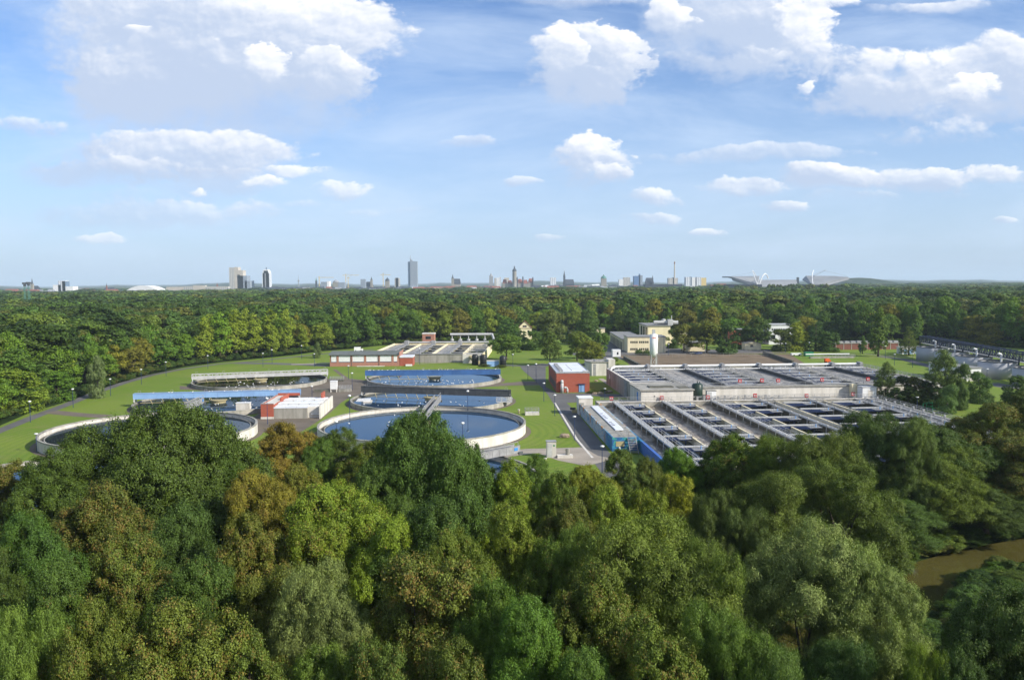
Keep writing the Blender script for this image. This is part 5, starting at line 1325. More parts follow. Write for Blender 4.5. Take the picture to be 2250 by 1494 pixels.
def banded(name, wall, glass, sx, sz):
    m, t, bs, out = new_mat(name)
    tc = t.node('ShaderNodeTexCoord'); xs = t.sep(tc.outputs['Object'])
    fx = t.m('FRACT', t.m('MULTIPLY', t.m('ADD', xs[0], xs[1]), 1 / sx)); fz = t.m('FRACT', t.m('MULTIPLY', xs[2], 1 / sz))
    k = t.m('MULTIPLY', t.m('GREATER_THAN', fx, 0.35), t.m('GREATER_THAN', fz, 0.45))
    setc(bs, t, t.mix(k, (*wall, 1), (*glass, 1))); bs.inputs['Roughness'].default_value = 0.6
    return m
M['c_facade'] = banded('window_grid', (0.55, 0.52, 0.46), (0.13, 0.15, 0.18), 6, 3.6)
M['c_facade_w'] = banded('window_grid_white', (0.74, 0.74, 0.74), (0.20, 0.26, 0.34), 7, 3.6)
M['c_facade_g'] = banded('window_grid_grey', (0.30, 0.33, 0.37), (0.13, 0.18, 0.24), 5, 3.8)
D0 = 3300.
def citybox(mb, pl, pr, pt, d, depth=40, pb=None, rot=0, mi=0, org=None):
    x0 = far(pl, pt, d)[0] - org[0]; x1 = far(pr, pt, d)[0] - org[0]; z1 = far((pl + pr) / 2, pt, d)[2]
    mb.box(x0, x1, d - org[1], d - org[1] + depth, -1, z1, mi); return z1
def block(name, label, cat, parts, d=D0, group=None):
    """parts: (part name, material, px left, px right, py top, depth)"""
    cx = (parts[0][2] + parts[0][3]) / 2; x = far(cx, 620, d)[0]
    r = thing(name, label, cat, (x, d, 0), 0, group)
    for i, p in enumerate(parts):
        mb = MB(); off = i * 0.7
        citybox(mb, p[2], p[3], p[4], d, p[5] if len(p) > 5 else 40, org=(x, d + off)); o = mb.build(p[0], p[1], r); o.location = (0, off, 0)
    return r
def ztop(px, py, d=D0): return far(px, py, d)[2]
# slab tower with slanted top
d = D0
r = thing('high_rise', 'tallest slim glass tower with slanting pointed top in the middle of the skyline', 'skyscraper', (far(906, 620, d)[0], d, 0))
xl, xm, xr = [far(p, 600, d)[0] - r.location.x for p in (896, 901, 916.5)]
zt, zs, zl = ztop(900, 565), ztop(916, 574.5), ztop(896, 575)
mb = MB().add([(xm, 0, -1), (xr, 0, -1), (xr, 0, zs), (xm + 11, 0, zs + 1), (xm + 3, 0, zs + 10), (xm, 0, zt), (xm, 30, -1), (xr, 30, -1), (xr, 30, zs), (xm + 11, 30, zs + 1), (xm + 3, 30, zs + 10), (xm, 30, zt)],
             [(0, 1, 2, 3, 4, 5), (11, 10, 9, 8, 7, 6), (0, 6, 7, 1), (1, 7, 8, 2), (2, 8, 9, 3), (3, 9, 10, 4), (4, 10, 11, 5), (5, 11, 6, 0)])
mb.build('glass_slab', 'c_facade_g', r)
MB().box(xl, xm - 0.01, 3, 27, -1, zl).build('side_core', 'c_glass', r)
MB().tube((xm + 0.8, 15, zt - 8), (xm + 0.8, 15, zt + 8), 0.5, n=6).build('mast', 'steel', r)
MB().box(xl - 3, xr + 6, -6, -0.01, -1, 22).build('podium', 'c_white', r)
block('high_rise', 'beige and blue tower pair with stepped glass wings left of the round topped tower', 'skyscraper',
      [('tower_slab', 'c_facade', 503, 514, 588, 30), ('tower_slab', 'c_beige', 514.1, 523, 587, 30), ('core', 'c_beige', 523.2, 533.5, 594, 34), ('glass_wing', 'c_glass', 521, 527, 604, 36), ('glass_wing', 'c_facade_g', 524.5, 542, 606, 40), ('low_wing', 'c_facade_g', 537.5, 549, 617, 50)], 3000)
r = block('high_rise', 'white and grey striped tower with narrowed top and spike', 'skyscraper', [('tower_slab', 'c_facade_w', 575.5, 592, 600, 26), ('upper_floors', 'c_white', 577, 590.5, 595, 24), ('crown', 'c_white', 579, 588.5, 592.5, 20)], 3000)
x = 0; MB().tube((x, 12, ztop(584, 593, 3000) - 2), (x, 12, ztop(584, 587.5, 3000)), 1.4, n=8).build('mast', 'c_dark', r)
MB().box(-3, 1, -0.4, -0.01, 0, ztop(584, 600, 3000)).build('facade_stripe', 'c_grey', r)
def spire(px, pt, pw, pbody, wall, roof, label, d=D0, nave=None, name='church', cat='church', dome=False, lantern=0):
    x = far(px, 620, d)[0]; r = thing(name, label, cat, (x, d, 0))
    hw = pw / 2 * d / F; zb = ztop(px, pbody, d); zt_ = ztop(px, pt, d)
    MB().prism([(-hw, 0), (hw, 0), (hw, 2 * hw), (-hw, 2 * hw)], -1, zb).build('tower_shaft', wall, r)
    if dome:
        pr = [(0, 0)] + [(0, 0)] * 0 + [(hw * 1.1 * math.cos(a), (zt_ - zb) * 0.7 * math.sin(a)) for a in [R_(k) for k in range(0, 91, 15)]]
        mb = MB().lathe([(0, 0)] + pr[1:-1] + [(0, (zt_ - zb) * 0.7)], (0, hw, zb + 0.01), n=20)
        mb.lathe([(0, 0), (hw * .18, 0), (hw * .18, (zt_ - zb) * .22), (0, (zt_ - zb) * .3)], (0, hw, zb + (zt_ - zb) * .68), n=8); mb.build('dome', roof, r)
    else:
        MB().lathe([(0, 0), (hw * 1.1, 0), (hw * 0.55, (zt_ - zb) * 0.35), (hw * 0.18, (zt_ - zb) * 0.75), (0, zt_ - zb)], (0, hw, zb + 0.01), n=8).build('spire_roof', roof, r)
    if nave:
        a, b, ptop = nave; x0, x1 = far(a, 620, d)[0] - x, far(b, 620, d)[0] - x; zn = ztop((a + b) / 2, ptop, d); ze = zn * 0.62
        MB().box(x0, x1, 2 * hw + 1, 2 * hw + 26, -1, ze).build('nave', wall, r)
        ym = 2 * hw + 13.5
        MB().add([(x0 - 1, ym - 14, ze), (x1 + 1, ym - 14, ze), (x1 - 2, ym, zn), (x0 + 2, ym, zn), (x0 - 1, ym + 14, ze), (x1 + 1, ym + 14, ze)], [(0, 1, 2, 3), (3, 2, 5, 4), (0, 3, 4), (1, 5, 2)]).build('nave_roof', roof, r)
    return r
spire(69, 610, 5, 624, 'c_stone', 'c_dark', 'church with pointed dark spire behind the teal lattice masts', 2400, (62, 76, 628))
spire(233.5, 621, 2.2, 628, 'c_red', 'c_dark', 'small church with thin dark spire amid red roofs', 2800, (224, 246, 632))
spire(476.5, 620.5, 2.6, 628, 'c_red', 'c_red', 'little red church spire beside the long cream block', 2800, (468, 484, 633))
spire(694.5, 608.5, 3.6, 617, 'c_dark', 'c_green', 'dark slender church spire left of the cranes', 3200)
spire(816, 607.5, 4.5, 615, 'c_stone', 'c_dark', 'church tower with bulbous helm between the two cranes', 3200, (802, 817, 619))
spire(994.5, 602, 5.5, 612, 'c_stone', 'c_dark', 'church tower with small lantern at its steep slate nave', 3200, (992, 1011, 612.5))
spire(1240, 593, 4.4, 607, 'c_dark', 'c_dark', 'tall needle church spire right of the old town hall tower', 3100, (1238, 1262, 614))
spire(1434, 604, 3.0, 612, 'c_dark', 'c_dark', 'dark pointed spire left of the tall chimney', 3000, (1420, 1437, 610.5))
spire(1327, 603, 11.5, 612, 'c_stone', 'c_green', 'stone building with big green copper dome', 3000, dome=True, name='domed_hall', cat='building')
spire(850.5, 609, 9, 617.5, 'c_stone', 'c_dark', 'dark rounded station dome right of the second crane', 3200, dome=True, name='domed_hall', cat='building')
spire(737, 614, 12, 620, 'c_stone', 'c_grey', 'low grey domed hall below the first crane', 3200, dome=True, name='domed_hall', cat='building')
r = spire(1079, 599, 8, 607, 'c_grey', 'c_grey', 'grey stepped tower with tapered crown left of the town hall', 3200, name='high_rise', cat='skyscraper')
# town hall
x = far(1130.5, 620, 3100)[0]; r = thing('town_hall', 'massive round stone town hall tower with dark helm and red roofs round its foot', 'town hall', (x, 3100, 0))
zb = ztop(1130, 596, 3100); z2 = ztop(1130, 591, 3100); z3 = ztop(1130, 582.5, 3100)
MB().lathe([(0, -1), (8.4, -1), (7.6, zb), (0, zb)], n=20).build('tower_shaft', 'c_stone', r)
MB().lathe([(0, 0), (8.6, 0), (8.4, 3), (4.2, 9), (0, 9)], (0, 0, zb + .01), n=20).build('gallery_roof', 'c_dark', r)
MB().lathe([(0, 0), (2.8, 0), (2.8, 5), (3.3, 6), (0.5, 10), (0, z3 - z2)], (0, 0, z2 + .5), n=12).build('lantern', 'c_dark', r)
for i, (a, b, pt) in enumerate([(1104, 1114, 614), (1114.5, 1126, 616), (1136, 1149, 613), (1149.5, 1160, 615), (1160.5, 1172, 612)]):
    x0, x1 = far(a, 620, 3100)[0] - x, far(b, 620, 3100)[0] - x; zn = ztop((a + b) / 2, pt, 3100)
    MB().box(x0, x1, 10, 40, -1, zn * .7).build('wing', 'c_stone', r)
    MB().add([(x0, 9, zn * .7), (x1, 9, zn * .7), ((x0 + x1) / 2 + 6, 25, zn), ((x0 + x1) / 2 - 6, 25, zn), (x0, 41, zn * .7), (x1, 41, zn * .7)], [(0, 1, 2, 3), (3, 2, 5, 4), (0, 3, 4), (1, 5, 2)]).build('wing_roof', 'c_red', r)
for px, pt in ((1136.5, 607), (1149, 606), (1171, 607.5)):
    xx = far(px, 620, 3100)[0] - x; MB().lathe([(0, 0), (2.6, 0), (2.6, ztop(px, pt + 4, 3100)), (0, ztop(px, pt, 3100))], (xx, 8, 0), n=8).build('turret', 'c_dark', r)
# hall blocks
block('office_block', 'white and pale blue office blocks with taller blue tower at left of the skyline', 'building', [('tower_slab', 'c_facade_w', 127, 143, 617, 20), ('core', 'c_glass', 136, 143.2, 618, 24), ('low_wing', 'c_white', 116, 133.5, 626, 30), ('low_wing', 'c_white', 143.5, 160, 629.5, 30)], 2500)
block('residential_block', 'long cream slab blocks between white arched hall and beige towers', 'building', [('slab', 'c_beige', 365, 403, 630.5, 18), ('slab', 'c_facade', 403.2, 424, 629, 18), ('slab', 'c_beige', 424.4, 450, 627.5, 18), ('slab', 'c_facade', 450.2, 501, 629.5, 18)], 2500)
x = far(312, 632, 2300)[0]; r = thing('arched_hall', 'white hall with long low arched roof', 'hall', (x, 2300, 0)); hw = 43.5 * 2300 / F; zt_ = ztop(312, 627.5, 2300)
mb = MB(); n = 20; vs = []
for i in range(n + 1):
    u = -1 + 2 * i / n; vs += [(u * hw, 0, 14 + (zt_ - 14) * (1 - u * u)), (u * hw, 60, 14 + (zt_ - 14) * (1 - u * u))]
mb.add(vs, [(2 * i, 2 * i + 2, 2 * i + 3, 2 * i + 1) for i in range(n)]); mb.add([v for v in vs[::2]], [tuple(range(n + 1))]); mb.build('arched_roof', 'c_white', r)
MB().box(-hw, hw, 1, 59, -1, 14).build('walls', 'c_white', r)
block('office_block', 'small grey block between the first crane and the bulbous tower', 'building', [('slab', 'c_facade_g', 792, 802.5, 613.5, 18)], 3100)
block('office_block', 'small square block between the station dome and the tallest tower', 'building', [('slab', 'c_facade', 867, 877.5, 611.5, 18), ('roof_floor', 'c_grey', 869, 875, 610.3, 12)], 3100)
block('office_block', 'dark glass block left below the first crane', 'building', [('slab', 'c_facade_g', 705, 718, 619.5, 30), ('slab', 'c_white', 718.3, 723, 618, 30), ('slab', 'c_facade_g', 743, 757, 620.5, 30)], 3000)
block('office_block', 'pale block pair between grey stepped tower and town hall', 'building', [('slab', 'c_facade', 1086, 1090.5, 611, 20), ('slab', 'c_white', 1091, 1096, 610.5, 20), ('slab', 'c_facade_w', 1096.5, 1101, 609, 20), ('slab', 'c_beige', 1108, 1118.5, 610.5, 20)], 3250)
block('office_block', 'pale slab block left of the needle church spire', 'building', [('slab', 'c_facade_w', 1209, 1222, 610, 20)], 3100)
block('office_block', 'beige block left of the stepped blue block', 'building', [('slab', 'c_facade', 1370, 1385, 609.5, 20), ('low_wing', 'c_white', 1360, 1369.6, 614, 20)], 3200)
block('high_rise', 'stepped blue block with short mast', 'skyscraper', [('slab', 'c_blue', 1393, 1404, 606.5, 25), ('slab', 'c_facade_g', 1404.3, 1412, 605, 25), ('roof_plant', 'c_blue', 1404.5, 1407, 602, 12)], 3200)
block('residential_block', 'pale high block right at the foot of the tall chimney', 'building', [('slab', 'c_facade', 1469, 1489.5, 611, 25), ('stair_core', 'c_beige', 1479, 1483, 609.5, 20)], 3000)
block('residential_block', 'white and blue high block left of the yellow one', 'building', [('slab', 'c_facade_w', 1507, 1517, 609, 25), ('slab', 'c_glass', 1517.2, 1520, 608.4, 20), ('slab', 'c_white', 1520.2, 1528, 609.8, 25)], 2900)
block('residential_block', 'yellow and white high block nearest the stadium', 'building', [('slab', 'c_facade_w', 1531, 1541, 609, 25), ('slab', 'c_yellow', 1541.2, 1552, 610.5, 25)], 2900)
block('long_hall', 'long low dark roofed hall in front of the high blocks', 'hall', [('roof_block', 'c_dark', 1417, 1499, 624.5, 30), ('lower_hall', 'c_green', 1425, 1517, 631.5, 8)], 2300)
r = thing('chimney', 'tall slim banded power station chimney', 'chimney', (*far(1482, 620, 3000)[:2], 0)); MB().lathe([(0, 0), (3.2, 0), (2.0, ztop(1482, 574.5, 3000)), (0, ztop(1482, 574.5, 3000))], n=14).build('shaft', 'c_beige', r)
MB().lathe([(2.1, 0), (2.4, 0), (2.4, 6), (2.1, 6)], (0, 0, ztop(1482, 580, 3000)), n=14).build('band', 'c_red', r)
r = thing('broadcast_mast', 'thin television mast left of the dark slender spire', 'mast', (*far(656, 620, 4600)[:2], 0)); zz = ztop(656, 604, 4600)
MB().lathe([(0, 0), (3.4, 0), (2.4, zz * .55), (5.0, zz * .58), (5.0, zz * .66), (1.2, zz * .7), (0.3, zz), (0, zz)], n=10).build('shaft', 'c_grey', r)
def crane(px, pt, jl, jr, pj, lab, d=3100, g='construction cranes over the city'):
    x, y, _ = far(px, 620, d); r = thing('tower_crane', lab, 'crane', (x, d, 0), 0, g); zt_, zj = ztop(px, pt, d), ztop(px, pj, d)
    MB().bar((0, 0, 0), (0, 0, zt_), 2.0).build('mast', 'c_yellow', r)
    MB().bar((far(jl, pj, d)[0] - x, 0, zj), (far(jr, pj, d)[0] - x, 0, zj), 1.2, 1.6).build('jib', 'c_yellow', r)
    MB().bar((0, 0, zt_), (far(jr, pj, d)[0] * .5 + x * .5 - x, 0, zj + 1), 0.5).bar((0, 0, zt_), (far(jl, pj, d)[0] * .7 + x * .3 - x, 0, zj + 1), 0.5).build('tie', 'c_grey', r)
crane(760, 602, 752, 789, 605, 'orange tower crane with long jib, the tallest of the cranes')
crane(701.5, 607, 700, 733, 610, 'pale tower crane beside the dark slender spire'); crane(842, 600, 835.5, 858, 604, 'tower crane left of the tallest slim glass tower'); crane(765, 608, 763, 769, 611, 'short tower crane tucked behind the tallest one')
# small houses of the town
rg = random.Random(11)
hcol = ['c_beige', 'c_white', 'c_grey', 'c_stone', 'c_facade', 'c_facade_w']
pal = []
def town_house(px, d, w, h, wall, roof, lab, grp):
    x, y, _ = far(px, 620, d); r = thing('town_house', lab, 'house', (x, d, 0), R_(rg.uniform(-12, 12)), grp)
    MB().box(-w / 2, w / 2, 0, 14, -1, h).build('walls', wall, r); rh = h + rg.uniform(3, 6)
    MB().add([(-w / 2 - .5, -.5, h), (w / 2 + .5, -.5, h), (w / 2 - 1, 7, rh), (-w / 2 + 1, 7, rh), (-w / 2 - .5, 14.5, h), (w / 2 + .5, 14.5, h)], [(0, 1, 2, 3), (3, 2, 5, 4), (0, 3, 4), (1, 5, 2)]).build('roof', roof, r)
zones = [(20, 112, 22, 'c_red', 'red roofed town house near the church behind the teal masts', 2300, 2600), (163, 260, 12, 'c_red', 'red roofed town house left of the white arched hall', 2400, 2800),
         (552, 700, 22, 'c_dark', 'town house between the striped tower and the cranes', 2700, 3300), (700, 895, 30, 'c_dark', 'town house below the cranes', 2700, 3300), (918, 1100, 34, 'c_red', 'town house between tallest tower and town hall', 2700, 3300),
         (1170, 1420, 52, 'c_dark', 'town house between the town hall and the chimney', 2600, 3400), (1380, 1600, 26, 'c_red', 'town house between the chimney and the stadium', 2700, 3400), (1175, 1320, 20, 'c_white', 'pale flat town house left of the copper dome', 3300, 4000)]
for a, b, n, roof, lab, d0, d1 in zones:
    for k in range(n):
        px = a + (b - a) * (k + rg.random()) / n; dd = rg.uniform(d0, d1)
        wd = rg.uniform(16, 42); wl_ = rg.choice(hcol); rf = roof if rg.random() < .7 else rg.choice(['c_grey', 'c_red', 'c_dark'])
        wn = {'c_beige': 'beige', 'c_white': 'white', 'c_grey': 'grey', 'c_stone': 'brownish', 'c_facade': 'beige', 'c_facade_w': 'white'}[wl_]; rn = {'c_red': 'red', 'c_dark': 'slate', 'c_grey': 'grey', 'c_white': 'pale'}[rf]
        where = lab[lab.index('house') + 6:]
        town_house(px, dd, wd, rg.uniform(14, 23), wl_, rf, f"{'wide' if wd > 32 else 'narrow' if wd < 24 else 'medium'} {wn} {rn} roofed house {where}", 'small houses ' + where)
# stadium
sd = 2050.; x0 = far(1738, 620, sd)[0]
stt = thing('stadium', 'wide grey roofed stadium with two white arches at the right of the skyline', 'stadium', (x0, sd, 0))
def S(px, py, dy=0): p = far(px, py, sd); return (p[0] - x0, dy, p[2])
def roofq(name, pts, mat='c_grey', th=3.0, parent=stt):
    mb = MB(); n = len(pts); vs = [p for p in pts] + [(p[0], p[1] + 0.5, p[2] - th) for p in pts]
    mb.add(vs, [tuple(range(n)), tuple(reversed(range(n, 2 * n)))] + [(i, n + i, n + (i + 1) % n, (i + 1) % n) for i in range(n)]); return mb.build(name, mat, parent)
roofq('left_roof', [S(1606, 608, 0), S(1657, 624, -20), S(1664, 626, -15), S(1685, 606, 60), S(1607, 607, 90)], 'c_slate_grey')
roofq('left_facade', [S(1606, 609.5, -1), S(1654, 625.5, -21), S(1654, 630, -21), S(1610, 616, -1)], 'c_grey', 1)
MB().prism([(S(1608, 620)[0], -10), (S(1668, 620)[0], -24), (S(1668, 620)[0], 60), (S(1608, 620)[0], 80)], -1, S(1640, 625)[2]).build('left_stand', 'c_dark', stt)
roofq('middle_roof', [S(1664, 629, -20), S(1672, 615, 60), S(1768, 614.5, 60), S(1748, 632, -20)], 'c_slate_grey')
roofq('right_roof', [S(1782, 613, 60), S(1778, 625, -18), S(1796, 624.5, -20), S(1864, 609, 0), S(1856, 606, 60), S(1790, 605.5, 60)], 'c_slate_grey')
roofq('right_facade', [S(1796, 626, -22), S(1866, 610, -1), S(1866, 613.5, -1), S(1800, 630, -22)], 'c_grey', 1)
MB().prism([(S(1780, 620)[0], -15), (S(1862, 620)[0], -2), (S(1862, 620)[0], 60), (S(1780, 620)[0], 70)], -1, S(1820, 625)[2]).build('right_stand', 'c_dark', stt)
MB().prism([(S(1668, 620)[0], -10), (S(1752, 620)[0], -10), (S(1752, 620)[0], 58), (S(1668, 620)[0], 58)], -1, S(1700, 630)[2]).build('middle_stand', 'c_dark', stt)
def arch(pa, pb, pk, name, r=1.6, dya=-20, dyb=60):
    mb = MB(); pts = []
    for i in range(15):
        t_ = i / 14; a = 4 * t_ * (1 - t_)
        p = [S(*pa, dya)[k] * (1 - t_) + S(*pb, dyb)[k] * t_ for k in range(3)]; mid = S(*pk, (dya + dyb) / 2)
        base = [(S(*pa, dya)[k] + S(*pb, dyb)[k]) / 2 for k in range(3)]
        pts.append(tuple(p[k] + (mid[k] - base[k]) * a for k in range(3)))
    mb.pipe(pts, r, 8); mb.build(name, 'c_white', stt)
arch((1660, 628), (1677, 606), (1659, 596), 'roof_arch', 0.9); arch((1662, 630), (1688, 612), (1676, 603), 'roof_arch', 1.3, -20, 0)
arch((1780, 626), (1807, 593.5), (1791, 607), 'roof_arch', 1.0); arch((1807, 594), (1806, 606), (1808, 600), 'roof_arch', 0.6)
mb = MB(); mb.bar(S(1662, 597), S(1607, 607), 0.35).bar(S(1808, 594), S(1864, 608), 0.35).bar(S(1808, 594), S(1782, 606), 0.3); mb.build('stay_cable', 'c_grey', stt)
block('small_tower', 'tiny dark tower on the horizon behind the stadium roof', 'tower', [('slab', 'c_dark', 1752, 1756, 609.5, 8)], 2600)
# wooded hill
def mound(name, px0, px1, pt, d, lab, prof=None):
    mb = MB(); n = 40; m_ = 12; X0, X1 = far(px0, 620, d)[0], far(px1, 620, d)[0]; H = far((px0 + px1) / 2, pt, d)[2]; vs = []
    for i in range(n + 1):
        u = i / n
        for j in range(m_ + 1):
            v = j / m_; e = min(1, math.sin(math.pi * u) ** .55) * math.sin(math.pi * v) * (1 - 0.15 * u + 0.05 * math.sin(9 * u + 4 * v))
            vs.append((X0 + (X1 - X0) * u, d - 300 + 1100 * v, -1 + max(0, H * e)))
    k = m_ + 1; mb.add(vs, [(i * k + j, (i + 1) * k + j, (i + 1) * k + j + 1, i * k + j + 1) for i in range(n) for j in range(m_)])
    struct(mb.build(name, 'land', smooth=True), lab)
mound('hill', 1864, 1985, 608.0, 4500, 'low dark wooded hill right of the stadium')
# teal lattice masts near the left edge
r = thing('floodlight_mast', 'pair of teal lattice masts with lamp heads above the wood at the left', 'mast', (*far(59, 640, 900)[:2], 0)); 
for px, pt in ((55, 622), (63.5, 621)):
    xx = far(px, 640, 900)[0] - r.location.x; zt_ = far(px, pt, 900)[2]; mb = MB()
    for sx in (-.8, .8):
        for sy in (-.8, .8): mb.bar((xx + sx, sy, 0), (xx + sx, sy, zt_), .22)
    for k in range(int(zt_ / 2)): mb.bar((xx - .8, -.8, 2 * k), (xx + .8, -.8, 2 * k + 2), .16); mb.bar((xx + .8, -.8, 2 * k), (xx - .8, -.8, 2 * k + 2), .16)
    mb.build('lattice', 'c_green', r); MB().box(xx - 2.2, xx + 2.2, -1.4, 1.4, zt_ - 1.4, zt_ + .6).box(xx - 1.2, xx + 1.2, -1, 1, zt_ - 3.6, zt_ - 1.6).build('lamp_head', 'steel_dark', r)

# ---------------------------------------------------------------- trees
def unit(v): return v / np.maximum(1e-9, np.linalg.norm(v, axis=-1, keepdims=True))
def leaf_mesh(name, lobes, ncl, per, leaf, aspect, seed, rc=0.75, droop=0.0, fill=0.25, mat='leaf', low=-0.35, nw=0.55):
    """foliage from leaf-sized faces in twig tufts that sit on the surface of the crown's lobes.
    lobes: array (x, y, z, rx, rz)"""
    rs = np.random.RandomState(seed); lobes = np.array(lobes, float)
    wts = lobes[:, 3] ** 2; wts /= wts.sum()
    C = []; Nn = []
    while len(C) < ncl:
        i = rs.choice(len(lobes), p=wts); d = unit(rs.normal(size=3))
        if d[2] < low and rs.rand() < 0.75: continue
        rr = (1.0 if rs.rand() > fill else rs.uniform(0.45, 0.95)) * rs.uniform(0.88, 1.06)
        L = lobes[i]; p = L[:3] + d * np.array([L[3], L[3], L[4]]) * rr
        q = (p[None] - lobes[:, :3]) / np.stack([lobes[:, 3], lobes[:, 3], lobes[:, 4]], 1)
        inside = (np.linalg.norm(q, axis=1) < 0.80).sum()
        if inside > 0 and rr > 0.85 and rs.rand() < 0.9: continue
        C.append(p); Nn.append(d)
    C = np.array(C); Nn = np.array(Nn)
    rcs = rc * rs.uniform(0.6, 1.35, len(C))
    n = ncl * per; ci = np.repeat(np.arange(ncl), per)
    off = rs.normal(size=(n, 3)) * 0.5; off *= (rs.rand(n, 1) ** 0.15)
    off[:, 2] *= 0.75
    P = C[ci] + off * rcs[ci][:, None]
    if droop: P[:, 2] -= droop * np.abs(rs.normal(size=n)) * 0.8
    nrm = unit(Nn[ci] * nw + unit(off) * nw + rs.normal(size=(n, 3)) * 0.5 + np.array([0, 0, 0.30]))
    t = np.cross(nrm, rs.normal(size=(n, 3)))
    if droop: t = t * 0.5 + np.array([0, 0, -1.0]) * 0.9; t -= nrm * (t * nrm).sum(1, keepdims=True)
    t = unit(t); b = np.cross(nrm, t)
    s = leaf * rs.uniform(0.65, 1.3, (n, 1))
    V = np.stack([P - t * s * .5, P + b * s * aspect * .5 - t * s * 0.05, P + t * s * .5, P - b * s * aspect * .5 - t * s * 0.05], 1)
    # slight fold
    V[:, 1] += nrm * s * 0.08 * 1; V[:, 3] += nrm * s * 0.08
    V = V.reshape(-1, 3)
    me = bpy.data.meshes.new(name)
    me.vertices.add(4 * n); me.vertices.foreach_set('co', V.astype(np.float32).ravel())
    me.loops.add(4 * n); me.loops.foreach_set('vertex_index', np.arange(4 * n, dtype=np.int32))
    me.polygons.add(n); me.polygons.foreach_set('loop_start', np.arange(0, 4 * n, 4, dtype=np.int32))
    me.update(calc_edges=True)
    ctint = rs.rand(ncl); caut = rs.rand(ncl)
    r_ = ctint[ci]; g_ = 0.55 * caut[ci] + 0.45 * rs.rand(n); b_ = rs.rand(n)
    a = me.attributes.new('tint', 'FLOAT_VECTOR', 'FACE')
    a.data.foreach_set('vector', np.stack([r_, g_, b_], 1).astype(np.float32).ravel())
    me.materials.append(M[mat]); me['top'] = float(np.percentile(P[:, 2], 99.8)); return me
def trunk_mesh(name, H, zc, lobes, seed, r0=0.35, nl=7):
    rs = random.Random(seed); mb = MB(); top = Vector((0, 0, zc))
    pts = [Vector((0, 0, -0.5)), Vector((0.1, 0, zc * 0.3)), Vector((0.0, 0.12, zc * 0.65)), top]
    rad = [r0 * 1.25, r0, r0 * .85, r0 * .7]
    for a, b, ra, rb in zip(pts, pts[1:], rad, rad[1:]): mb.tube(a, b, ra, rb, n=8)
    ls = sorted(lobes, key=lambda l: -l[3])[:nl]
    for l in ls:
        q = Vector(l[:3]); st = Vector((0, 0, zc * rs.uniform(.55, 1.0))); mid = st.lerp(q, .5) + Vector((rs.uniform(-.4, .4), rs.uniform(-.4, .4), .5))
        mb.tube(st, mid, r0 * .5, r0 * .3, n=6); mb.tube(mid, q, r0 * .3, r0 * .12, n=6)
        for k in range(3):
            e = q + Vector((rs.uniform(-1, 1), rs.uniform(-1, 1), rs.uniform(-.3, 1))) * l[3] * .8; mb.tube(mid.lerp(q, rs.uniform(.3, 1)), e, r0 * .12, r0 * .03, n=4)
    return mb.mesh(name, 'wood', True)
def lobes_broad(R, zb, zt, n, seed, lr=(0.34, 0.52), rag=0.0):
    """lobes spread over a dome: R crown radius, zb..zt crown bottom and top"""
    rs = np.random.RandomState(seed); out = []; H = zt - zb
    out.append((0, 0, zb + H * .45, R * .62, H * .42))
    k = 0
    while k < n:
        d = unit(rs.normal(size=3)); 
        if d[2] < -0.55: continue
        l = R * rs.uniform(*lr); q = d * np.array([R - l * .75, R - l * .75, (H / 2 - l * .6)]) * rs.uniform(.85 - rag * .15, 1.08 + rag * .14)
        out.append((q[0], q[1], zb + H * .48 + q[2], l, l * rs.uniform(.75, .95))); k += 1
    for k in range(int(rag * 9)):       # boughs that stand out of the outline
        d = unit(rs.normal(size=3)); d[2] = abs(d[2]) * .9 - .15; l = R * rs.uniform(.12, .2)
        q = d * np.array([R * .98, R * .98, H * .48]); out.append((q[0], q[1], min(zt + .3 - l, zb + H * .5 + q[2]), l, l))
    return out
PROTO = {}
def proto(kind, lobes, zc, ncl, per, leaf, asp, seed, **kw):
    PROTO.setdefault(kind, []).append((leaf_mesh('crown_' + kind, lobes, ncl, per, leaf, asp, seed, **kw), trunk_mesh('trunk_' + kind, 0, zc, lobes, seed)))
# prototypes are 20 m tall, 7 m crown radius
for s in range(3): proto('broad', lobes_broad(7, 4.0, 20, 17, 10 + s, rag=1), 9, 800, 280, 0.175, 0.62, 20 + s, rc=0.78)
proto('grand', [(0, 0, 9, 9, 8), (0, 0, 13.0, 6.0, 6.0)] + [(x_, y_, min(z_, 18.6 - .5 * r_ - 0.042 * (x_ * x_ + y_ * y_)), r_, h_) for x_, y_, z_, r_, h_ in lobes_broad(12, 2.0, 19, 46, 15, (0.15, 0.27), rag=.8)], 9, 1900, 235, 0.21, 0.62, 19, rc=0.95)
for s in range(3): proto('maple', lobes_broad(7, 3.5, 20, 22, 40 + s, (0.20, 0.38), rag=1), 9, 820, 255, 0.185, 0.7, 50 + s, rc=0.70, fill=0.2)
for s in range(3): proto('willow', lobes_broad(7, 0.5, 20, 22, 70 + s, (0.22, 0.40), rag=.7), 7, 900, 260, 0.26, 0.20, 80 + s, rc=0.78, droop=0.3, fill=0.25, low=-0.6)
for s in range(4): proto('mid', lobes_broad(7, 1.0, 20, 17, 100 + s, (0.26, 0.46)), 9, 520, 34, 0.50, 0.7, 110 + s, rc=0.95, nw=0.8, low=-0.6)
def lobes_poplar(R, H, seed):
    rs = np.random.RandomState(seed); o = []
    for k in range(11):
        z = 4 + (H - 6) * k / 10; w = R * (0.55 + 0.5 * math.sin(math.pi * min(1, (k + 2) / 12))) * (1 - 0.35 * k / 10); a = rs.rand() * 6.28
        o.append((math.cos(a) * R * .35, math.sin(a) * R * .35, z, w * .6, 2.4))
    o.append((0, 0, H - 1.5, R * .25, 2.0)); return o
for s in range(3): proto('poplar', lobes_poplar(4.2, 20, 130 + s), 12, 330, 30, 0.5, 0.7, 140 + s, rc=0.8)
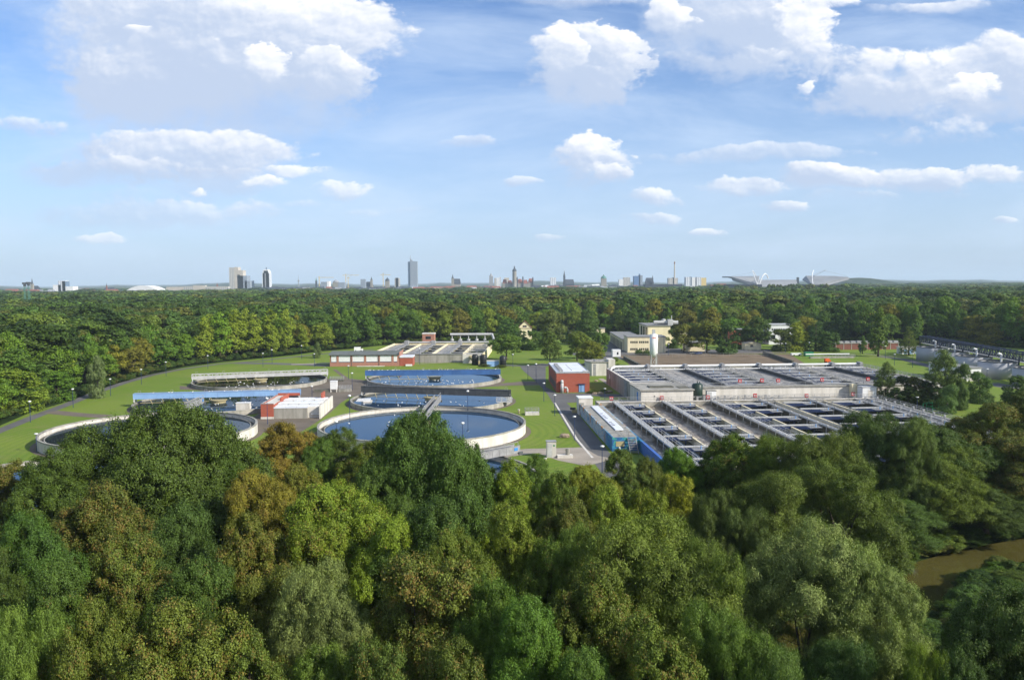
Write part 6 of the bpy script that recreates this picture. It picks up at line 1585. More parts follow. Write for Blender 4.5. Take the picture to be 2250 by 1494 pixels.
def lobes_conifer(R, H):
    return [(0, 0, 2 + (H - 3) * k / 9, R * (1 - k / 10.5) * (1.0 if k else .8), 1.6) for k in range(10)]
proto('conifer', lobes_conifer(5, 20), 14, 330, 34, 0.45, 0.3, 150, rc=0.8)
for s in range(5):
    me = leaf_mesh('far_crown', lobes_broad(6.4, 6, 20, 13, 160 + s, (0.30, 0.5)), 330, 12, 0.95, 0.75, 170 + s, rc=0.9, mat='leaf_far', nw=1.2); PROTO.setdefault('far', []).append((me, None))
for s in range(3):
    me = leaf_mesh('tiny_crown', lobes_broad(6.6, 8, 20, 9, 180 + s, (0.34, 0.5)), 150, 6, 1.9, 0.8, 190 + s, rc=1.0, mat='leaf_far', low=-0.1, nw=1.6); PROTO.setdefault('tiny', []).append((me, None))
for s in range(2): proto('shrub', [(0, 0, 1.5, 5.5, 2.6)] + lobes_broad(6.6, -5.0, 20, 19, 230 + s, (0.26, 0.42)), 8, 620, 40, 0.5, 0.7, 240 + s, rc=0.9, nw=0.8, low=-0.9)
# willows too far to show single leaves, with foliage down to the ground
for s in range(2): proto('midwillow', [(0, 0, 2.0, 5.0, 3.0)] + lobes_broad(6.6, -4.0, 20, 20, 200 + s, (0.26, 0.42)), 8, 760, 50, 0.5, 0.32, 210 + s, rc=0.85, droop=0.3, nw=0.8, low=-0.9)
DG, GR, OL, YG, BR, SW, LW, OR, TE, BG = ((0.031, 0.049, 0.017), (0.047, 0.074, 0.020), (0.060, 0.078, 0.020), (0.105, 0.120, 0.020), (0.060, 0.060, 0.022), (0.095, 0.115, 0.072),
   (0.078, 0.100, 0.034), (0.13, 0.085, 0.022), (0.025, 0.048, 0.027), (0.062, 0.105, 0.020))
NTREE = [0]
def tree(px, pt, hw, h, kind, col, aut, label, name='tree', cat='tree', group=None, grow=1.0, d=None, zb=0.0, rot=None, wy=None):
    """tree whose top shows at photo px, pt and whose crown is hw photo units wide each way; h metres tall"""
    if d is None: x, y = at(px, pt, h)
    else: x, y, zz = far(px, pt, d); h = zz
    R = hw * y / F; k = random.Random(int(px * 7 + pt)); P = PROTO[kind]; me, tm = P[k.randrange(len(P))]
    r = thing(name, label, cat, (x, y, zb), k.random() * 6.28 if rot is None else rot, group)
    baseR = {'poplar': 4.2, 'conifer': 5.0, 'grand': 12.0}.get(kind, 7.0)
    r.scale = (R / baseR, (wy or R) / baseR, (h - zb) / me['top'])
    c = bpy.data.objects.new('crown', me); COL.objects.link(c); c.parent = r
    j = [k.uniform(.94, 1.06) for _ in range(3)]; e_ = 0.30 if hw > 44 else 0.1; col = tuple(a_ * (1 - e_) + b_ * e_ for a_, b_ in zip(col, (0.058, 0.078, 0.024))); c.color = (col[0] * j[0], col[1] * j[1], col[2] * j[2], 1 - aut)
    if tm:
        t_ = bpy.data.objects.new('trunk', tm); COL.objects.link(t_); t_.parent = r
    NTREE[0] += 1
    return r
FG = [
 # px, top y, half width, height, kind, colour, autumn share, label
 (350, 893, 200, 22, 'grand', DG, .03, 'biggest dark green tree, its dome overlapping the high left tank'),
 (130, 975, 95, 19, 'broad', DG, .04, 'dark green tree at the left shoulder of the biggest dome'),
 (-15, 1015, 85, 17, 'maple', BR, .25, 'brownish tree cut by the left edge under the half seen blue tank'),
 (480, 985, 70, 17, 'broad', DG, .05, 'dark tree filling the right flank of the biggest dome'),
 (632, 925, 78, 16, 'maple', OR, .55, 'rust orange maple below the brick and concrete control building'),
 (745, 938, 62, 15, 'broad', DG, .1, 'small dark tree in front of the left part of the deep blue tank'),
 (805, 968, 66, 14, 'maple', OL, .25, 'olive tree squeezed between rust maple and central green dome'),
 (570, 1030, 72, 17, 'maple', OR, .35, 'golden brown tree below the rust orange maple'),
 (868, 952, 58, 15, 'maple', (0.060, 0.080, 0.022), .2, 'olive tree left in front of the central green dome at the tank wall'),
 (700, 962, 48, 14, 'broad', GR, .1, 'low green tree between rust maple and small dark tree'),
 (935, 910, 140, 22, 'grand', (0.036, 0.066, 0.021), .02, 'tall fresh green dome covering the middle of the deep blue tank'),
 (840, 1010, 80, 18, 'broad', (0.034, 0.062, 0.021), .02, 'green lower shoulder tree left of the central green dome'),
 (1040, 1000, 70, 17, 'broad', DG, .05, 'dark green tree right of the central dome at the grey bridge'),
 (1112, 1012, 74, 17, 'maple', YG, .2, 'yellow olive tree under the grey bridge with blue plate'),
 (1172, 1000, 48, 15, 'broad', GR, .1, 'small green tree between the grey bridge and the tall cabinet'),
 (1225, 1035, 62, 16, 'maple', OL, .2, 'olive tree just below the tall grey cabinet'),
 (1300, 1022, 62, 15, 'maple', YG, .25, 'yellowish tree at the end of the plant road'),
 (1372, 988, 58, 15, 'maple', (0.042, 0.060, 0.018), .2, 'round dark olive tree before the blue graffiti stair'),
 (1500, 980, 50, 14, 'broad', BG, .08, 'round fresh green tree before the lower basin walkways'),
 (1440, 1005, 48, 14, 'broad', BR, .1, 'dull brown green tree left of the round fresh green one'),
 (1600, 950, 78, 16, 'maple', (0.045, 0.068, 0.018), .3, 'dark olive tree with rusty tips before the second walkway'),
 (1700, 950, 70, 17, 'willow', LW, .0, 'light olive willow crown rising before the third walkway'),
 (1810, 945, 95, 18, 'willow', (0.066, 0.082, 0.034), .0, 'broad olive willow below the dark basin compartments'),
 (1915, 905, 75, 17, 'willow', (0.034, 0.050, 0.026), .0, 'dark green round willow covering the basin corner'),
 (2000, 915, 60, 17, 'willow', (0.060, 0.082, 0.048), .0, 'grey green willow right of the dark round one'),
 (2085, 935, 90, 14.6, 'broad', (0.030, 0.050, 0.022), .1, 'dark spreading tree under the last basin corner'),
 (2180, 885, 85, 17, 'maple', (0.058, 0.060, 0.020), .4, 'brown green autumn tree at the right, above the river'),
 (2262, 860, 65, 17, 'maple', (0.045, 0.055, 0.020), .3, 'autumn tinted tree cut by the right edge below the grey tanks'),
 (2240, 960, 90, 13.2, 'maple', BR, .4, 'rusty brown tree at the right edge'),
 (2070, 985, 95, 12.2, 'willow', LW, .0, 'light green willow below the dark spreading tree'),
 (2170, 1050, 105, 7.6, 'willow', (0.048, 0.072, 0.040), .0, 'teal green willow left of the rusty right edge trees'),
 (1860, 1010, 120, 16, 'willow', (0.062, 0.078, 0.034), .0, 'big rounded olive willow in the middle of the right hand mass'),
 (1700, 1030, 110, 17, 'willow', (0.070, 0.086, 0.036), .0, 'olive willow left of the big rounded one'),
 (1960, 1090, 100, 7.2, 'willow', (0.046, 0.066, 0.034), .0, 'dark olive willow hanging over the river bend'),
 (2290, 1040, 90, 7.2, 'broad', DG, .15, 'dark tree cut by the right edge above the river'),
 (1480, 1040, 55, 15, 'maple', (0.14, 0.135, 0.022), .15, 'yellow topped tree in the middle of the right hand gap'),
 (1420, 1075, 62, 16, 'maple', YG, .2, 'yellow olive tree left of the yellow topped one'),
 (1560, 1080, 65, 15, 'willow', (0.060, 0.078, 0.042), .0, 'grey green bush like tree right of the yellow topped one'),
 (1640, 1110, 62, 14, 'willow', (0.066, 0.084, 0.056), .0, 'slender grey green tree in front of the big olive willows'),
 (1345, 1070, 80, 17, 'maple', YG, .15, 'yellow green leafy tree between the plant road and the front willow'),
 (1245, 1090, 72, 17, 'maple', BR, .3, 'tall brown olive tree with pale fruit tufts below the cabinet'),
 (1120, 1110, 82, 18, 'maple', (0.085, 0.112, 0.022), .12, 'lime green leafy tree right of the central dome foot'),
 (1010, 1165, 80, 17, 'maple', OL, .2, 'olive tree with visible limbs below the central dome'),
 (920, 1100, 110, 18, 'broad', (0.028, 0.050, 0.020), .02, 'dark green base of the central dome, its lower neighbour'),
 (745, 1060, 110, 18, 'maple', (0.105, 0.125, 0.020), .3, 'yellow green tree with golden tips, centre left'),
 (660, 1020, 75, 17, 'maple', (0.085, 0.088, 0.022), .35, 'golden olive tree under the rust orange maple'),
 (850, 1140, 85, 17, 'maple', (0.105, 0.130, 0.022), .1, 'bright lime green tree left of the dark central base'),
 (680, 1145, 90, 17, 'maple', (0.085, 0.105, 0.022), .3, 'leafy yellow green tree above the grey willow'),
 (550, 1125, 95, 18, 'maple', (0.080, 0.075, 0.024), .5, 'golden brown tree between dark dome and yellow green trees'),
 (210, 1060, 110, 19, 'maple', (0.048, 0.055, 0.020), .5, 'rusty tipped brown tree in front of the biggest dark dome'),
 (60, 1130, 95, 18, 'broad', (0.030, 0.055, 0.022), .05, 'dark green tree near the left edge below the brownish one'),
 (390, 1100, 90, 18, 'broad', (0.028, 0.050, 0.020), .04, 'dark green tree below the middle of the biggest dome'),
 (300, 1180, 100, 18, 'maple', (0.055, 0.060, 0.020), .45, 'brown flecked tree lower left of the dark dome'),
 (440, 1215, 100, 17, 'broad', (0.034, 0.062, 0.022), .2, 'dark tree with rusty flecks left of the golden brown one'),
 (130, 1230, 100, 17, 'broad', (0.034, 0.060, 0.022), .15, 'deep green tree left of the brown flecked one'),
 (-20, 1210, 80, 16, 'broad', DG, .08, 'dark tree cut by the left edge at half height of the wood'),
 (595, 1240, 85, 16, 'maple', (0.060, 0.070, 0.022), .35, 'brown olive tree left of the grey willow'),
 (705, 1245, 115, 17, 'willow', (0.115, 0.135, 0.080), .0, 'grey green willow with thin upright twigs at centre left bottom'),
 (925, 1215, 150, 18, 'maple', (0.062, 0.066, 0.022), .5, 'big rust flecked tree in the bottom centre'),
 (1080, 1270, 90, 17, 'broad', GR, .05, 'green tree right of the big rust flecked one'),
 (1165, 1310, 100, 17, 'broad', (0.048, 0.082, 0.020), .04, 'fresh green low tree at the bottom right of centre'),
 (1200, 1190, 80, 16, 'maple', (0.060, 0.085, 0.022), .2, 'olive green tree left of the front willow'),
 (1300, 1240, 110, 17, 'maple', (0.058, 0.072, 0.022), .35, 'brown flecked tree in front of the left side of the front willow'),
 (1430, 1150, 190, 18, 'willow', (0.078, 0.104, 0.034), .0, 'very broad light olive willow, front centre right'),
 (1290, 1165, 80, 17, 'willow', (0.072, 0.096, 0.034), .0, 'olive willow left shoulder beside the very broad one'),
 (1540, 1200, 110, 17, 'willow', (0.070, 0.094, 0.034), .0, 'light olive willow right shoulder beside the very broad one'),
 (1430, 1360, 120, 16, 'maple', (0.062, 0.078, 0.022), .35, 'rust flecked tree at the bottom edge under the very broad willow'),
 (1770, 1155, 150, 17, 'willow', (0.140, 0.160, 0.105), .0, 'silvery willow with forked trunk showing, front right'),
 (1920, 1205, 105, 16, 'willow', (0.120, 0.140, 0.090), .0, 'silvery grey willow leaning toward the river'),
 (1590, 1330, 110, 16, 'willow', (0.070, 0.098, 0.034), .0, 'green willow at the foot of the forked silvery one'),
 (1700, 1410, 100, 14, 'willow', (0.060, 0.082, 0.044), .0, 'grey green willow bush at the bottom, right of the green one'),
 (1850, 1400, 100, 13, 'willow', (0.036, 0.056, 0.034), .0, 'dark teal willow bush at the bottom by the river'),
 (2030, 1425, 62, 14, 'willow', (0.085, 0.125, 0.026), .0, 'lime green feathery treetop at the bottom right'),
 (2225, 1300, 120, 17, 'broad', (0.024, 0.044, 0.024), .05, 'large dark tree in the bottom right corner before the river'),
 (2100, 1352, 45, 12, 'broad', (0.022, 0.042, 0.030), .0, 'dark ivy covered tree stump crown beside the river'),
 (2130, 1440, 80, 14, 'broad', (0.020, 0.036, 0.020), .03, 'dark tree at the very bottom right'),
 (40, 1345, 105, 17, 'willow', (0.088, 0.114, 0.038), .0, 'light olive willow in the bottom left corner'),
 (210, 1330, 95, 17, 'maple', (0.058, 0.068, 0.022), .3, 'brown olive tree right of the corner willow'),
 (400, 1345, 150, 17, 'maple', (0.066, 0.072, 0.024), .45, 'wide rust flecked tree at the bottom left'),
 (560, 1390, 100, 15, 'maple', (0.055, 0.070, 0.022), .3, 'olive tree at the bottom under the grey willow'),
 (700, 1420, 95, 14, 'broad', (0.052, 0.086, 0.022), .05, 'bright green low tree under the grey willow'),
 (820, 1400, 95, 15, 'maple', (0.048, 0.060, 0.022), .3, 'dark olive tree at the bottom left of centre'),
 (990, 1400, 110, 15, 'maple', (0.050, 0.064, 0.022), .35, 'rust flecked tree at the bottom centre edge'),
 (1290, 1420, 100, 15, 'broad', (0.045, 0.085, 0.022), .15, 'green tree at the bottom edge right of centre'),
]
for px, pt, hw, h, kind, col, aut, lab in FG:
    tree(px, pt + 4, hw * 1.06, h, kind, col, aut, lab, group='trees between the river and the plant')
# shrubs and young trees that close the understorey between the big ones
# plant trees
PT = [
 (1112, 733, 36, 0, 'mid', (0.060, 0.086, 0.022), .1, 'two stemmed green tree on the lawn before the black upright tanks', 378),
 (1208, 728, 26, 0, 'mid', (0.050, 0.062, 0.020), .2, 'dark brown green tree behind the brick hall', 352),
 (1296, 748, 32, 0, 'mid', (0.085, 0.092, 0.022), .15, 'yellow olive tree at the concrete shed', 352), (1268, 728, 28, 0, 'mid', (0.070, 0.084, 0.022), .15, 'olive tree behind the yellow olive one at the shed', 372),
 (1320, 730, 22, 0, 'mid', (0.048, 0.080, 0.022), .05, 'fresh green tree right of the yellow olive one at the shed', 380), (1350, 785, 14, 0, 'shrub', OL, .05, 'small round green bush at the corner of the concrete shed', 318),
 (1503, 712, 26, 0, 'mid', (0.085, 0.078, 0.024), .3, 'brown green tree left of the two parked cars', 412), (1554, 706, 34, 0, 'mid', (0.075, 0.082, 0.024), .2, 'broad olive tree right of the two parked cars', 408),
 (1597, 712, 28, 0, 'shrub', (0.030, 0.055, 0.022), .0, 'dark green tree next to the yellow bungalow', 405), (1665, 695, 30, 0, 'mid', (0.035, 0.058, 0.020), .0, 'dark tree left of the white flat roofed building', 432),
 (1715, 724, 24, 0, 'shrub', (0.045, 0.055, 0.022), .15, 'dark brown green tree under the white flat roofed building', 418), (1752, 708, 28, 0, 'shrub', (0.14, 0.145, 0.024), .1, 'round bright yellow green tree, brightest beside the dark conifer', 420),
 (1793, 693, 32, 0, 'conifer', (0.026, 0.050, 0.022), 0, 'dark layered conifer beside the bright yellow green tree', 418), (1820, 728, 26, 0, 'shrub', (0.036, 0.062, 0.022), .05, 'round dark green tree right of the conifer', 414),
 (1932, 676, 24, 0, 'poplar', (0.050, 0.078, 0.020), .05, 'lone tall ragged tree on the lawn before the brick garages', 385), (1896, 738, 10, 0, 'poplar', (0.042, 0.066, 0.022), .0, 'young slim tree before the brick garages', 400),
 (1998, 718, 22, 0, 'conifer', (0.070, 0.085, 0.024), .05, 'small pointed tree at the white shed with blue doors', 390),
 (2075, 770, 38, 0, 'midwillow', (0.075, 0.100, 0.052), 0, 'tall silvery willow before the grey round tanks', 226), (2112, 800, 22, 0, 'midwillow', (0.060, 0.090, 0.044), 0, 'smaller willow attached to the right of the tall silvery one', 224),
 (1948, 796, 25, 0, 'midwillow', (0.078, 0.100, 0.056), 0, 'silvery rounded willow at the end of the upper basin block', 233), (2084, 845, 24, 0, 'midwillow', (0.075, 0.104, 0.058), 0, 'low silvery willow bush right of the bright green frame', 218),
 (2155, 818, 30, 0, 'midwillow', (0.050, 0.075, 0.034), 0, 'grey green bushy tree before the pump house door', 236), (1985, 826, 22, 0, 'shrub', (0.020, 0.035, 0.016), .05, 'dark shrub tree between the two silvery willows', 232),
 (2012, 828, 24, 0, 'shrub', (0.060, 0.060, 0.022), .25, 'brown green shrub tree between the two silvery willows', 230), (2040, 838, 24, 0, 'shrub', (0.022, 0.038, 0.016), .0, 'dark green shrub tree left of the tall silvery willow', 229),
 (212, 782, 21, 0, 'midwillow', (0.095, 0.115, 0.088), 0, 'silvery grey poplar at the path, palest in the left wood', 258), (696, 752, 10, 0, 'midwillow', (0.070, 0.095, 0.065), 0, 'small silvery bush at the bend of the wood edge', 395),
 (1142, 728, 22, 0, 'shrub', (0.030, 0.055, 0.022), .0, 'dark green tree hiding the foot of the gabled house, left one', 438), (1172, 727, 24, 0, 'shrub', (0.040, 0.072, 0.020), .0, 'green tree hiding the right foot of the gabled house', 434),
 (1212, 682, 32, 0, 'mid', (0.070, 0.082, 0.040), .05, 'big pale barked tree right of the gabled house', 452), (1118, 700, 26, 0, 'mid', (0.040, 0.075, 0.024), .0, 'blue green tree left of the gabled house', 455),
 (1290, 700, 26, 0, 'mid', (0.036, 0.062, 0.022), .0, 'dark green tree behind the little white shed', 470), (1410, 700, 24, 0, 'mid', (0.034, 0.060, 0.020), .0, 'dark tree between the office building and the laboratory', 512),
 (1968, 850, 22, 0, 'shrub', (0.024, 0.040, 0.018), .0, 'low dark shrub at the foot of the silvery rounded willow', 229), (1996, 848, 24, 0, 'shrub', (0.026, 0.040, 0.018), .05, 'low dark shrub left of the brown green shrub tree', 228), (2030, 852, 24, 0, 'shrub', (0.040, 0.050, 0.020), .1, 'low olive shrub right of the brown green shrub tree', 227), (2056, 850, 24, 0, 'shrub', (0.022, 0.040, 0.018), .0, 'low dark shrub at the foot of the tall silvery willow', 225),
 (1622, 722, 20, 0, 'shrub', (0.036, 0.060, 0.022), .0, 'dark tree before the left half of the red brick building', 438), (1646, 716, 18, 0, 'mid', (0.050, 0.066, 0.022), .1, 'olive tree at the right end of the red brick building', 436), (1742, 700, 24, 0, 'shrub', (0.040, 0.064, 0.022), .05, 'dark tree before the right side of the white flat building', 440), (1478, 724, 16, 0, 'shrub', (0.034, 0.056, 0.020), .0, 'dark tree right of the office building corner', 440),
 (2235, 826, 32, 0, 'shrub', (0.040, 0.058, 0.022), .1, 'dark green tree at the right edge under the grey tanks', 235),
]
for px, pt, hw, h, kind, col, aut, lab, d in PT: tree(px, pt, hw, h, kind, col, aut, lab, d=d)
for px, py, w, lab in [(1247, 757, 14, 'dense dark green hedge block left of the little white shed'), (1268, 757, 14, 'dense dark green hedge block right under the little white shed'), (1405, 780, 9, 'low dark clipped bush left before the office building'), (1422, 781, 9, 'low green bush right before the office building')]:
    q = at(px, py); big = w > 10
    r = thing('hedge', lab, 'hedge', (*q, 0)); me = PROTO['mid'][1][0]; c = bpy.data.objects.new('foliage', me); COL.objects.link(c); c.parent = r
    c.color = (0.02, 0.04, 0.015, 1) if big else (0.04, 0.07, 0.02, 1); R = w * q[1] / F; c.scale = (R / 6.2, R / 6.2, (6.5 if big else 2.6) / 17); c.location = (0, 0, -0.9 if big else -0.4)
for px, py, w, lab in [(1312, 864, 20, 'flower bed shrubs between brick hall and path'), (1066, 806, 12, 'low reddish shrubs before the black tanks'), (1100, 808, 12, 'low reddish shrubs before the rightmost black tank')]:
    q = at(px, py); r = thing('shrub_bed', lab, 'shrubs', (*q, 0)); c = bpy.data.objects.new('foliage', PROTO['mid'][2][0]); COL.objects.link(c); c.parent = r
    c.color = (0.05, 0.06, 0.02, .75); R = w * q[1] / F; c.scale = (R / 6.5, 1.6 / 6.5, 1.3 / 17); c.location = (0, 0, -0.2)

# left wood: front trees picked from the photograph
rg = random.Random(21)
LCOL = [(0.085, 0.110, 0.022), (0.062, 0.098, 0.020), (0.042, 0.070, 0.020), (0.105, 0.125, 0.024), (0.070, 0.110, 0.020), (0.098, 0.088, 0.022), (0.050, 0.088, 0.020)]
cname = {0: 'olive green', 1: 'mid green', 2: 'dark green', 3: 'yellow green', 4: 'fresh green', 5: 'brownish', 6: 'deep green'}
NUM = ['first', 'second', 'third', 'fourth', 'fifth', 'sixth', 'seventh', 'eighth', 'ninth', 'tenth', 'eleventh', 'twelfth', 'thirteenth', 'fourteenth', 'fifteenth', 'sixteenth', 'seventeenth', 'eighteenth', 'nineteenth', 'twentieth']
SEG = [(-400, 110, 'the path start'), (110, 250, 'the silvery poplar'), (250, 380, 'the path middle'), (380, 480, 'the poplar row start'), (480, 640, 'the poplar row'), (640, 800, 'the road bend'),
       (800, 1000, 'the rear basin block'), (1000, 1130, 'the black upright tanks'), (1130, 1300, 'the gabled house'), (1300, 1480, 'the office building'), (1480, 1640, 'the two parked cars'), (1640, 1840, 'the white flat building'),
       (1840, 2010, 'the brick garages'), (2010, 2140, 'the far grey tanks'), (2140, 2700, 'the near grey tanks')]
placed = []
def collide(x, y, r):
    return any((x - a) ** 2 + (y - b) ** 2 < (r + c) ** 2 * .30 for a, b, c in placed)
rows = {}
def ok_build(x, y):     # keep clear of the buildings at the edge of the wood
    for bx0, bx1, by0, by1 in ((55, 82, 412, 502), (76, 106, 462, 506), (8, 24, 455, 500), (120, 150, 425, 470), (155, 205, 385, 440), (172, 200, 250, 385), (-80, -8, 340, 470), (135, 165, 440, 480)):
        if bx0 < x < bx1 and by0 < y < by1: return False
    return True
k = 0; row_lim = [(0, 9, 'front row'), (9, 21, 'second row'), (21, 36, 'third row')]
for ri, (o0, o1, rn) in enumerate(row_lim):
    px = -90.0 if ri == 0 else -60.0
    while px < 2330:
        off = rg.uniform(o0 + 2.5, o1); e = edge_y(px); y = e + off * (1.0 if px > 600 else 1.0); x = (px - CX) / F * y * 1.0
        step = (rg.uniform(7.5, 9) if 430 < px < 640 else rg.uniform(8.5, 15.0)) / y * F * (1.0 if ri == 0 else 1.1)
        px += step * .5
        if ok_build(x, y) and NTREE[0] < 300 and not collide(x, y, 4.2):
            placed.append((x, y, 4.2)); rows.setdefault(ri, []).append((px - step * .5, x, y))
        px += step * .5
cnt = {}
for ri, lst in sorted(rows.items()):
    for px, x, y in sorted(lst):
        if NTREE[0] >= 298: break
        seg = next((s for s in SEG if s[0] <= px < s[1]), SEG[-1]); ci = rg.randrange(7); kind = 'mid'
        if px > 1560: ci = rg.choice([2, 2, 6, 1, 2, 5])
        h = rg.uniform(12, 20.5) + ri * 2.2
        if px < 700: h = rg.uniform(11.5, 17.5) + ri * 2.0
        if px > 1840: h += 3
        R = rg.uniform(5.0, 8.6); aut = rg.choice([0, 0, .05, .1, .3])
        if rg.random() < .35 and ri == 0: kind = 'shrub'; h *= .8
        if 430 < px < 640 and ri <= 1: kind = 'poplar'; ci = rg.choice([3, 3, 4]); R = rg.uniform(5.0, 6.2); h = rg.uniform(20, 24); aut = .1
        elif rg.random() < .12: kind = 'poplar'; R = 4.2; h += 2
        key = (ri, seg[2]); cnt[key] = cnt.get(key, 0) + 1; n = cnt[key]
        shape = 'tall upright' if kind == 'poplar' else 'rounded'
        lab = f'{cname[ci]} {shape} tree, {NUM[min(n, 20) - 1]} from left, {row_lim[ri][2]}, behind {seg[2]}'
        r = thing('tree', lab, 'tree', (x, y, 0), rg.random() * 6.28, 'trees at the edge of the wood')
        base = {'poplar': 4.2}.get(kind, 7.0); r.scale = (R / base, R / base, h / 20.3)
        me, tm = rg.choice(PROTO[kind]); c = bpy.data.objects.new('crown', me); COL.objects.link(c); c.parent = r
        cc = LCOL[ci]; j = rg.uniform(.85, 1.15); c.color = (cc[0] * j, cc[1] * j, cc[2], 1 - aut)
        t_ = bpy.data.objects.new('trunk', tm); COL.objects.link(t_); t_.parent = r
        NTREE[0] += 1
print('TREES', NTREE[0], {k: len(v) for k, v in rows.items()})

# the wood behind: too many trees to tell apart, one object
def scatter_object(name, pts, scl, rot, meshes, label, seed):
    col = bpy.data.collections.new(name + '_models')
    for i, me in enumerate(meshes):
        o = bpy.data.objects.new('tree_model', me); col.objects.link(o)
    me = bpy.data.meshes.new(name); me.vertices.add(len(pts)); me.vertices.foreach_set('co', np.array(pts, np.float32).ravel())
    a = me.attributes.new('scl', 'FLOAT_VECTOR', 'POINT'); a.data.foreach_set('vector', np.array(scl, np.float32).ravel())
    a = me.attributes.new('rotz', 'FLOAT_VECTOR', 'POINT'); a.data.foreach_set('vector', np.array([(0, 0, r) for r in rot], np.float32).ravel())
    o = bpy.data.objects.new(name, me); COL.objects.link(o); o['kind'] = 'stuff'; o['label'] = label
    ng = bpy.data.node_groups.new(name, 'GeometryNodeTree')
    ng.interface.new_socket('Geometry', in_out='INPUT', socket_type='NodeSocketGeometry'); ng.interface.new_socket('Geometry', in_out='OUTPUT', socket_type='NodeSocketGeometry')
    N = ng.nodes; gi = N.new('NodeGroupInput'); go_ = N.new('NodeGroupOutput')
    mp = N.new('GeometryNodeMeshToPoints'); ip = N.new('GeometryNodeInstanceOnPoints'); ci = N.new('GeometryNodeCollectionInfo')
    ci.inputs['Collection'].default_value = col; ci.inputs['Separate Children'].default_value = True; ci.inputs['Reset Children'].default_value = True
    ip.inputs['Pick Instance'].default_value = True
    na = N.new('GeometryNodeInputNamedAttribute'); na.data_type = 'FLOAT_VECTOR'; na.inputs[0].default_value = 'scl'
    nr = N.new('GeometryNodeInputNamedAttribute'); nr.data_type = 'FLOAT_VECTOR'; nr.inputs[0].default_value = 'rotz'
    ri = N.new('FunctionNodeRandomValue'); ri.data_type = 'INT'
    ri.inputs[4].default_value = 0; ri.inputs[5].default_value = len(meshes) - 1
    L = ng.links
    L.new(gi.outputs[0], ip.inputs['Points']); L.new(ci.outputs[0], ip.inputs['Instance']); L.new(ri.outputs[2], ip.inputs['Instance Index'])
    L.new(nr.outputs[0], ip.inputs['Rotation']); L.new(na.outputs[0], ip.inputs['Scale']); L.new(ip.outputs[0], go_.inputs[0])
    m = o.modifiers.new('scatter', 'NODES'); m.node_group = ng
    return o
def wood_points(y0, y1, sp, seed, skip=lambda x, y: False, hr=(15, 22)):
    rs = random.Random(seed); P = []; S_ = []; Rt = []; y = y0
    while y < y1:
        x = -y * .70 + rs.random() * sp
        while x < y * .70:
            xx = x + rs.uniform(-.4, .4) * sp; yy = y + rs.uniform(-.4, .4) * sp; pxx = CX + F * xx / yy
            if yy > edge_y(pxx) + 33 and ok_build(xx, yy) and not skip(xx, yy):
                n_ = math.sin(xx * .011 + 1) * math.sin(yy * .013) + .6 * math.sin(xx * .031 + yy * .017)
                h = rs.uniform(*hr) + 1.6 * n_ + (3.0 if rs.random() < .06 else 0); w = sp * rs.choice((.65, .8, .95, 1.2, 1.6)) * rs.uniform(.9, 1.1) / 6.4; h += (w * 6.4 / sp - .95) * 5
                P.append((xx, yy, 0)); S_.append((w, w, h / 20)); Rt.append(rs.random() * 6.28)
            x += sp
        y += sp * .87
    return P, S_, Rt
for s in range(5):
    me = leaf_mesh('wood_crown', lobes_broad(6.4, 4, 20, 17, 300 + s, (0.24, 0.44), rag=.7), 560, 34, 0.52, 0.72, 310 + s, rc=0.85, mat='leaf_far', nw=0.9); PROTO.setdefault('wood', []).append((me, None))
P, S_, Rt = wood_points(230, 560, 9.4, 7); print('nearest wood', len(P))
scatter_object('near_wood', P, S_, Rt, [m for m, _ in PROTO['wood']], 'first part of the dense mixed wood right behind the front rows', 7)
P, S_, Rt = wood_points(560, 900, 9.8, 1); print('near wood', len(P))
scatter_object('wood_trees', P, S_, Rt, [m for m, _ in PROTO['far']], 'dense mixed wood behind the front rows, green with brown and yellow crowns', 1)
P, S_, Rt = wood_points(900, 1650, 11.0, 2); print('far wood', len(P))
scatter_object('distant_wood', P, S_, Rt, [m for m, _ in PROTO['tiny']], 'distant wood reaching to the foot of the city', 2)
def townskip(x, y):
    px = CX + F * x / y; return (px < 1600 and y > 2250 and random.random() < .75) or (1590 < px < 1880 and 1990 < y < 2200)
P, S_, Rt = wood_points(1650, 4200, 19.0, 3, townskip, (14, 20)); print('horizon wood', len(P))
rs = random.Random(9)
for k in range(70):       # taller trees that stand before the stadium
    px = rs.uniform(1575, 1875); y = rs.uniform(1500, 1750)
    P.append(((px - CX) / F * y, y, 0)); w = rs.uniform(1.0, 1.9); S_.append((w, w, rs.uniform(22, 33) / 20)); Rt.append(rs.random() * 6.28)
scatter_object('horizon_wood', P, S_, Rt, [m for m, _ in PROTO['tiny']], 'belt of trees in front of and between the houses of the city', 3)
# undergrowth between the river and the plant
rs = random.Random(5); P = []; S_ = []; Rt = []
while len(P) < 900:
    y = rs.uniform(34, 158); x = rs.uniform(-.72, .72) * y
    if river_dist(x, y) < 3.5 or in_poly(x, y, RIVER): continue
    low = y < 114 and CX + F * x / y > 1880
    if any(math.hypot(x - TANKS[k][0][0], y - TANKS[k][0][1]) < TANKS[k][1] + 4 for k in TANKS): continue
    la, lb_ = w2loc(x, y)
    if la > -14 and lb_ > -92: continue
    if y > 125 and 4 < x < 22: continue
    P.append((x, y, -0.9)); w = rs.uniform(.35, .6) * (.8 if low else 1); S_.append((w, w, rs.uniform(.10, .17) if low else rs.uniform(.18, .36))); Rt.append(rs.random() * 6.28)
UND = [leaf_mesh('bush_crown', lobes_broad(6.6, 0, 20, 15, 260 + s, (0.28, 0.45)), 500, 70, 0.42, 0.6, 270 + s, rc=1.0, mat='leaf_far', nw=0.7) for s in range(2)]
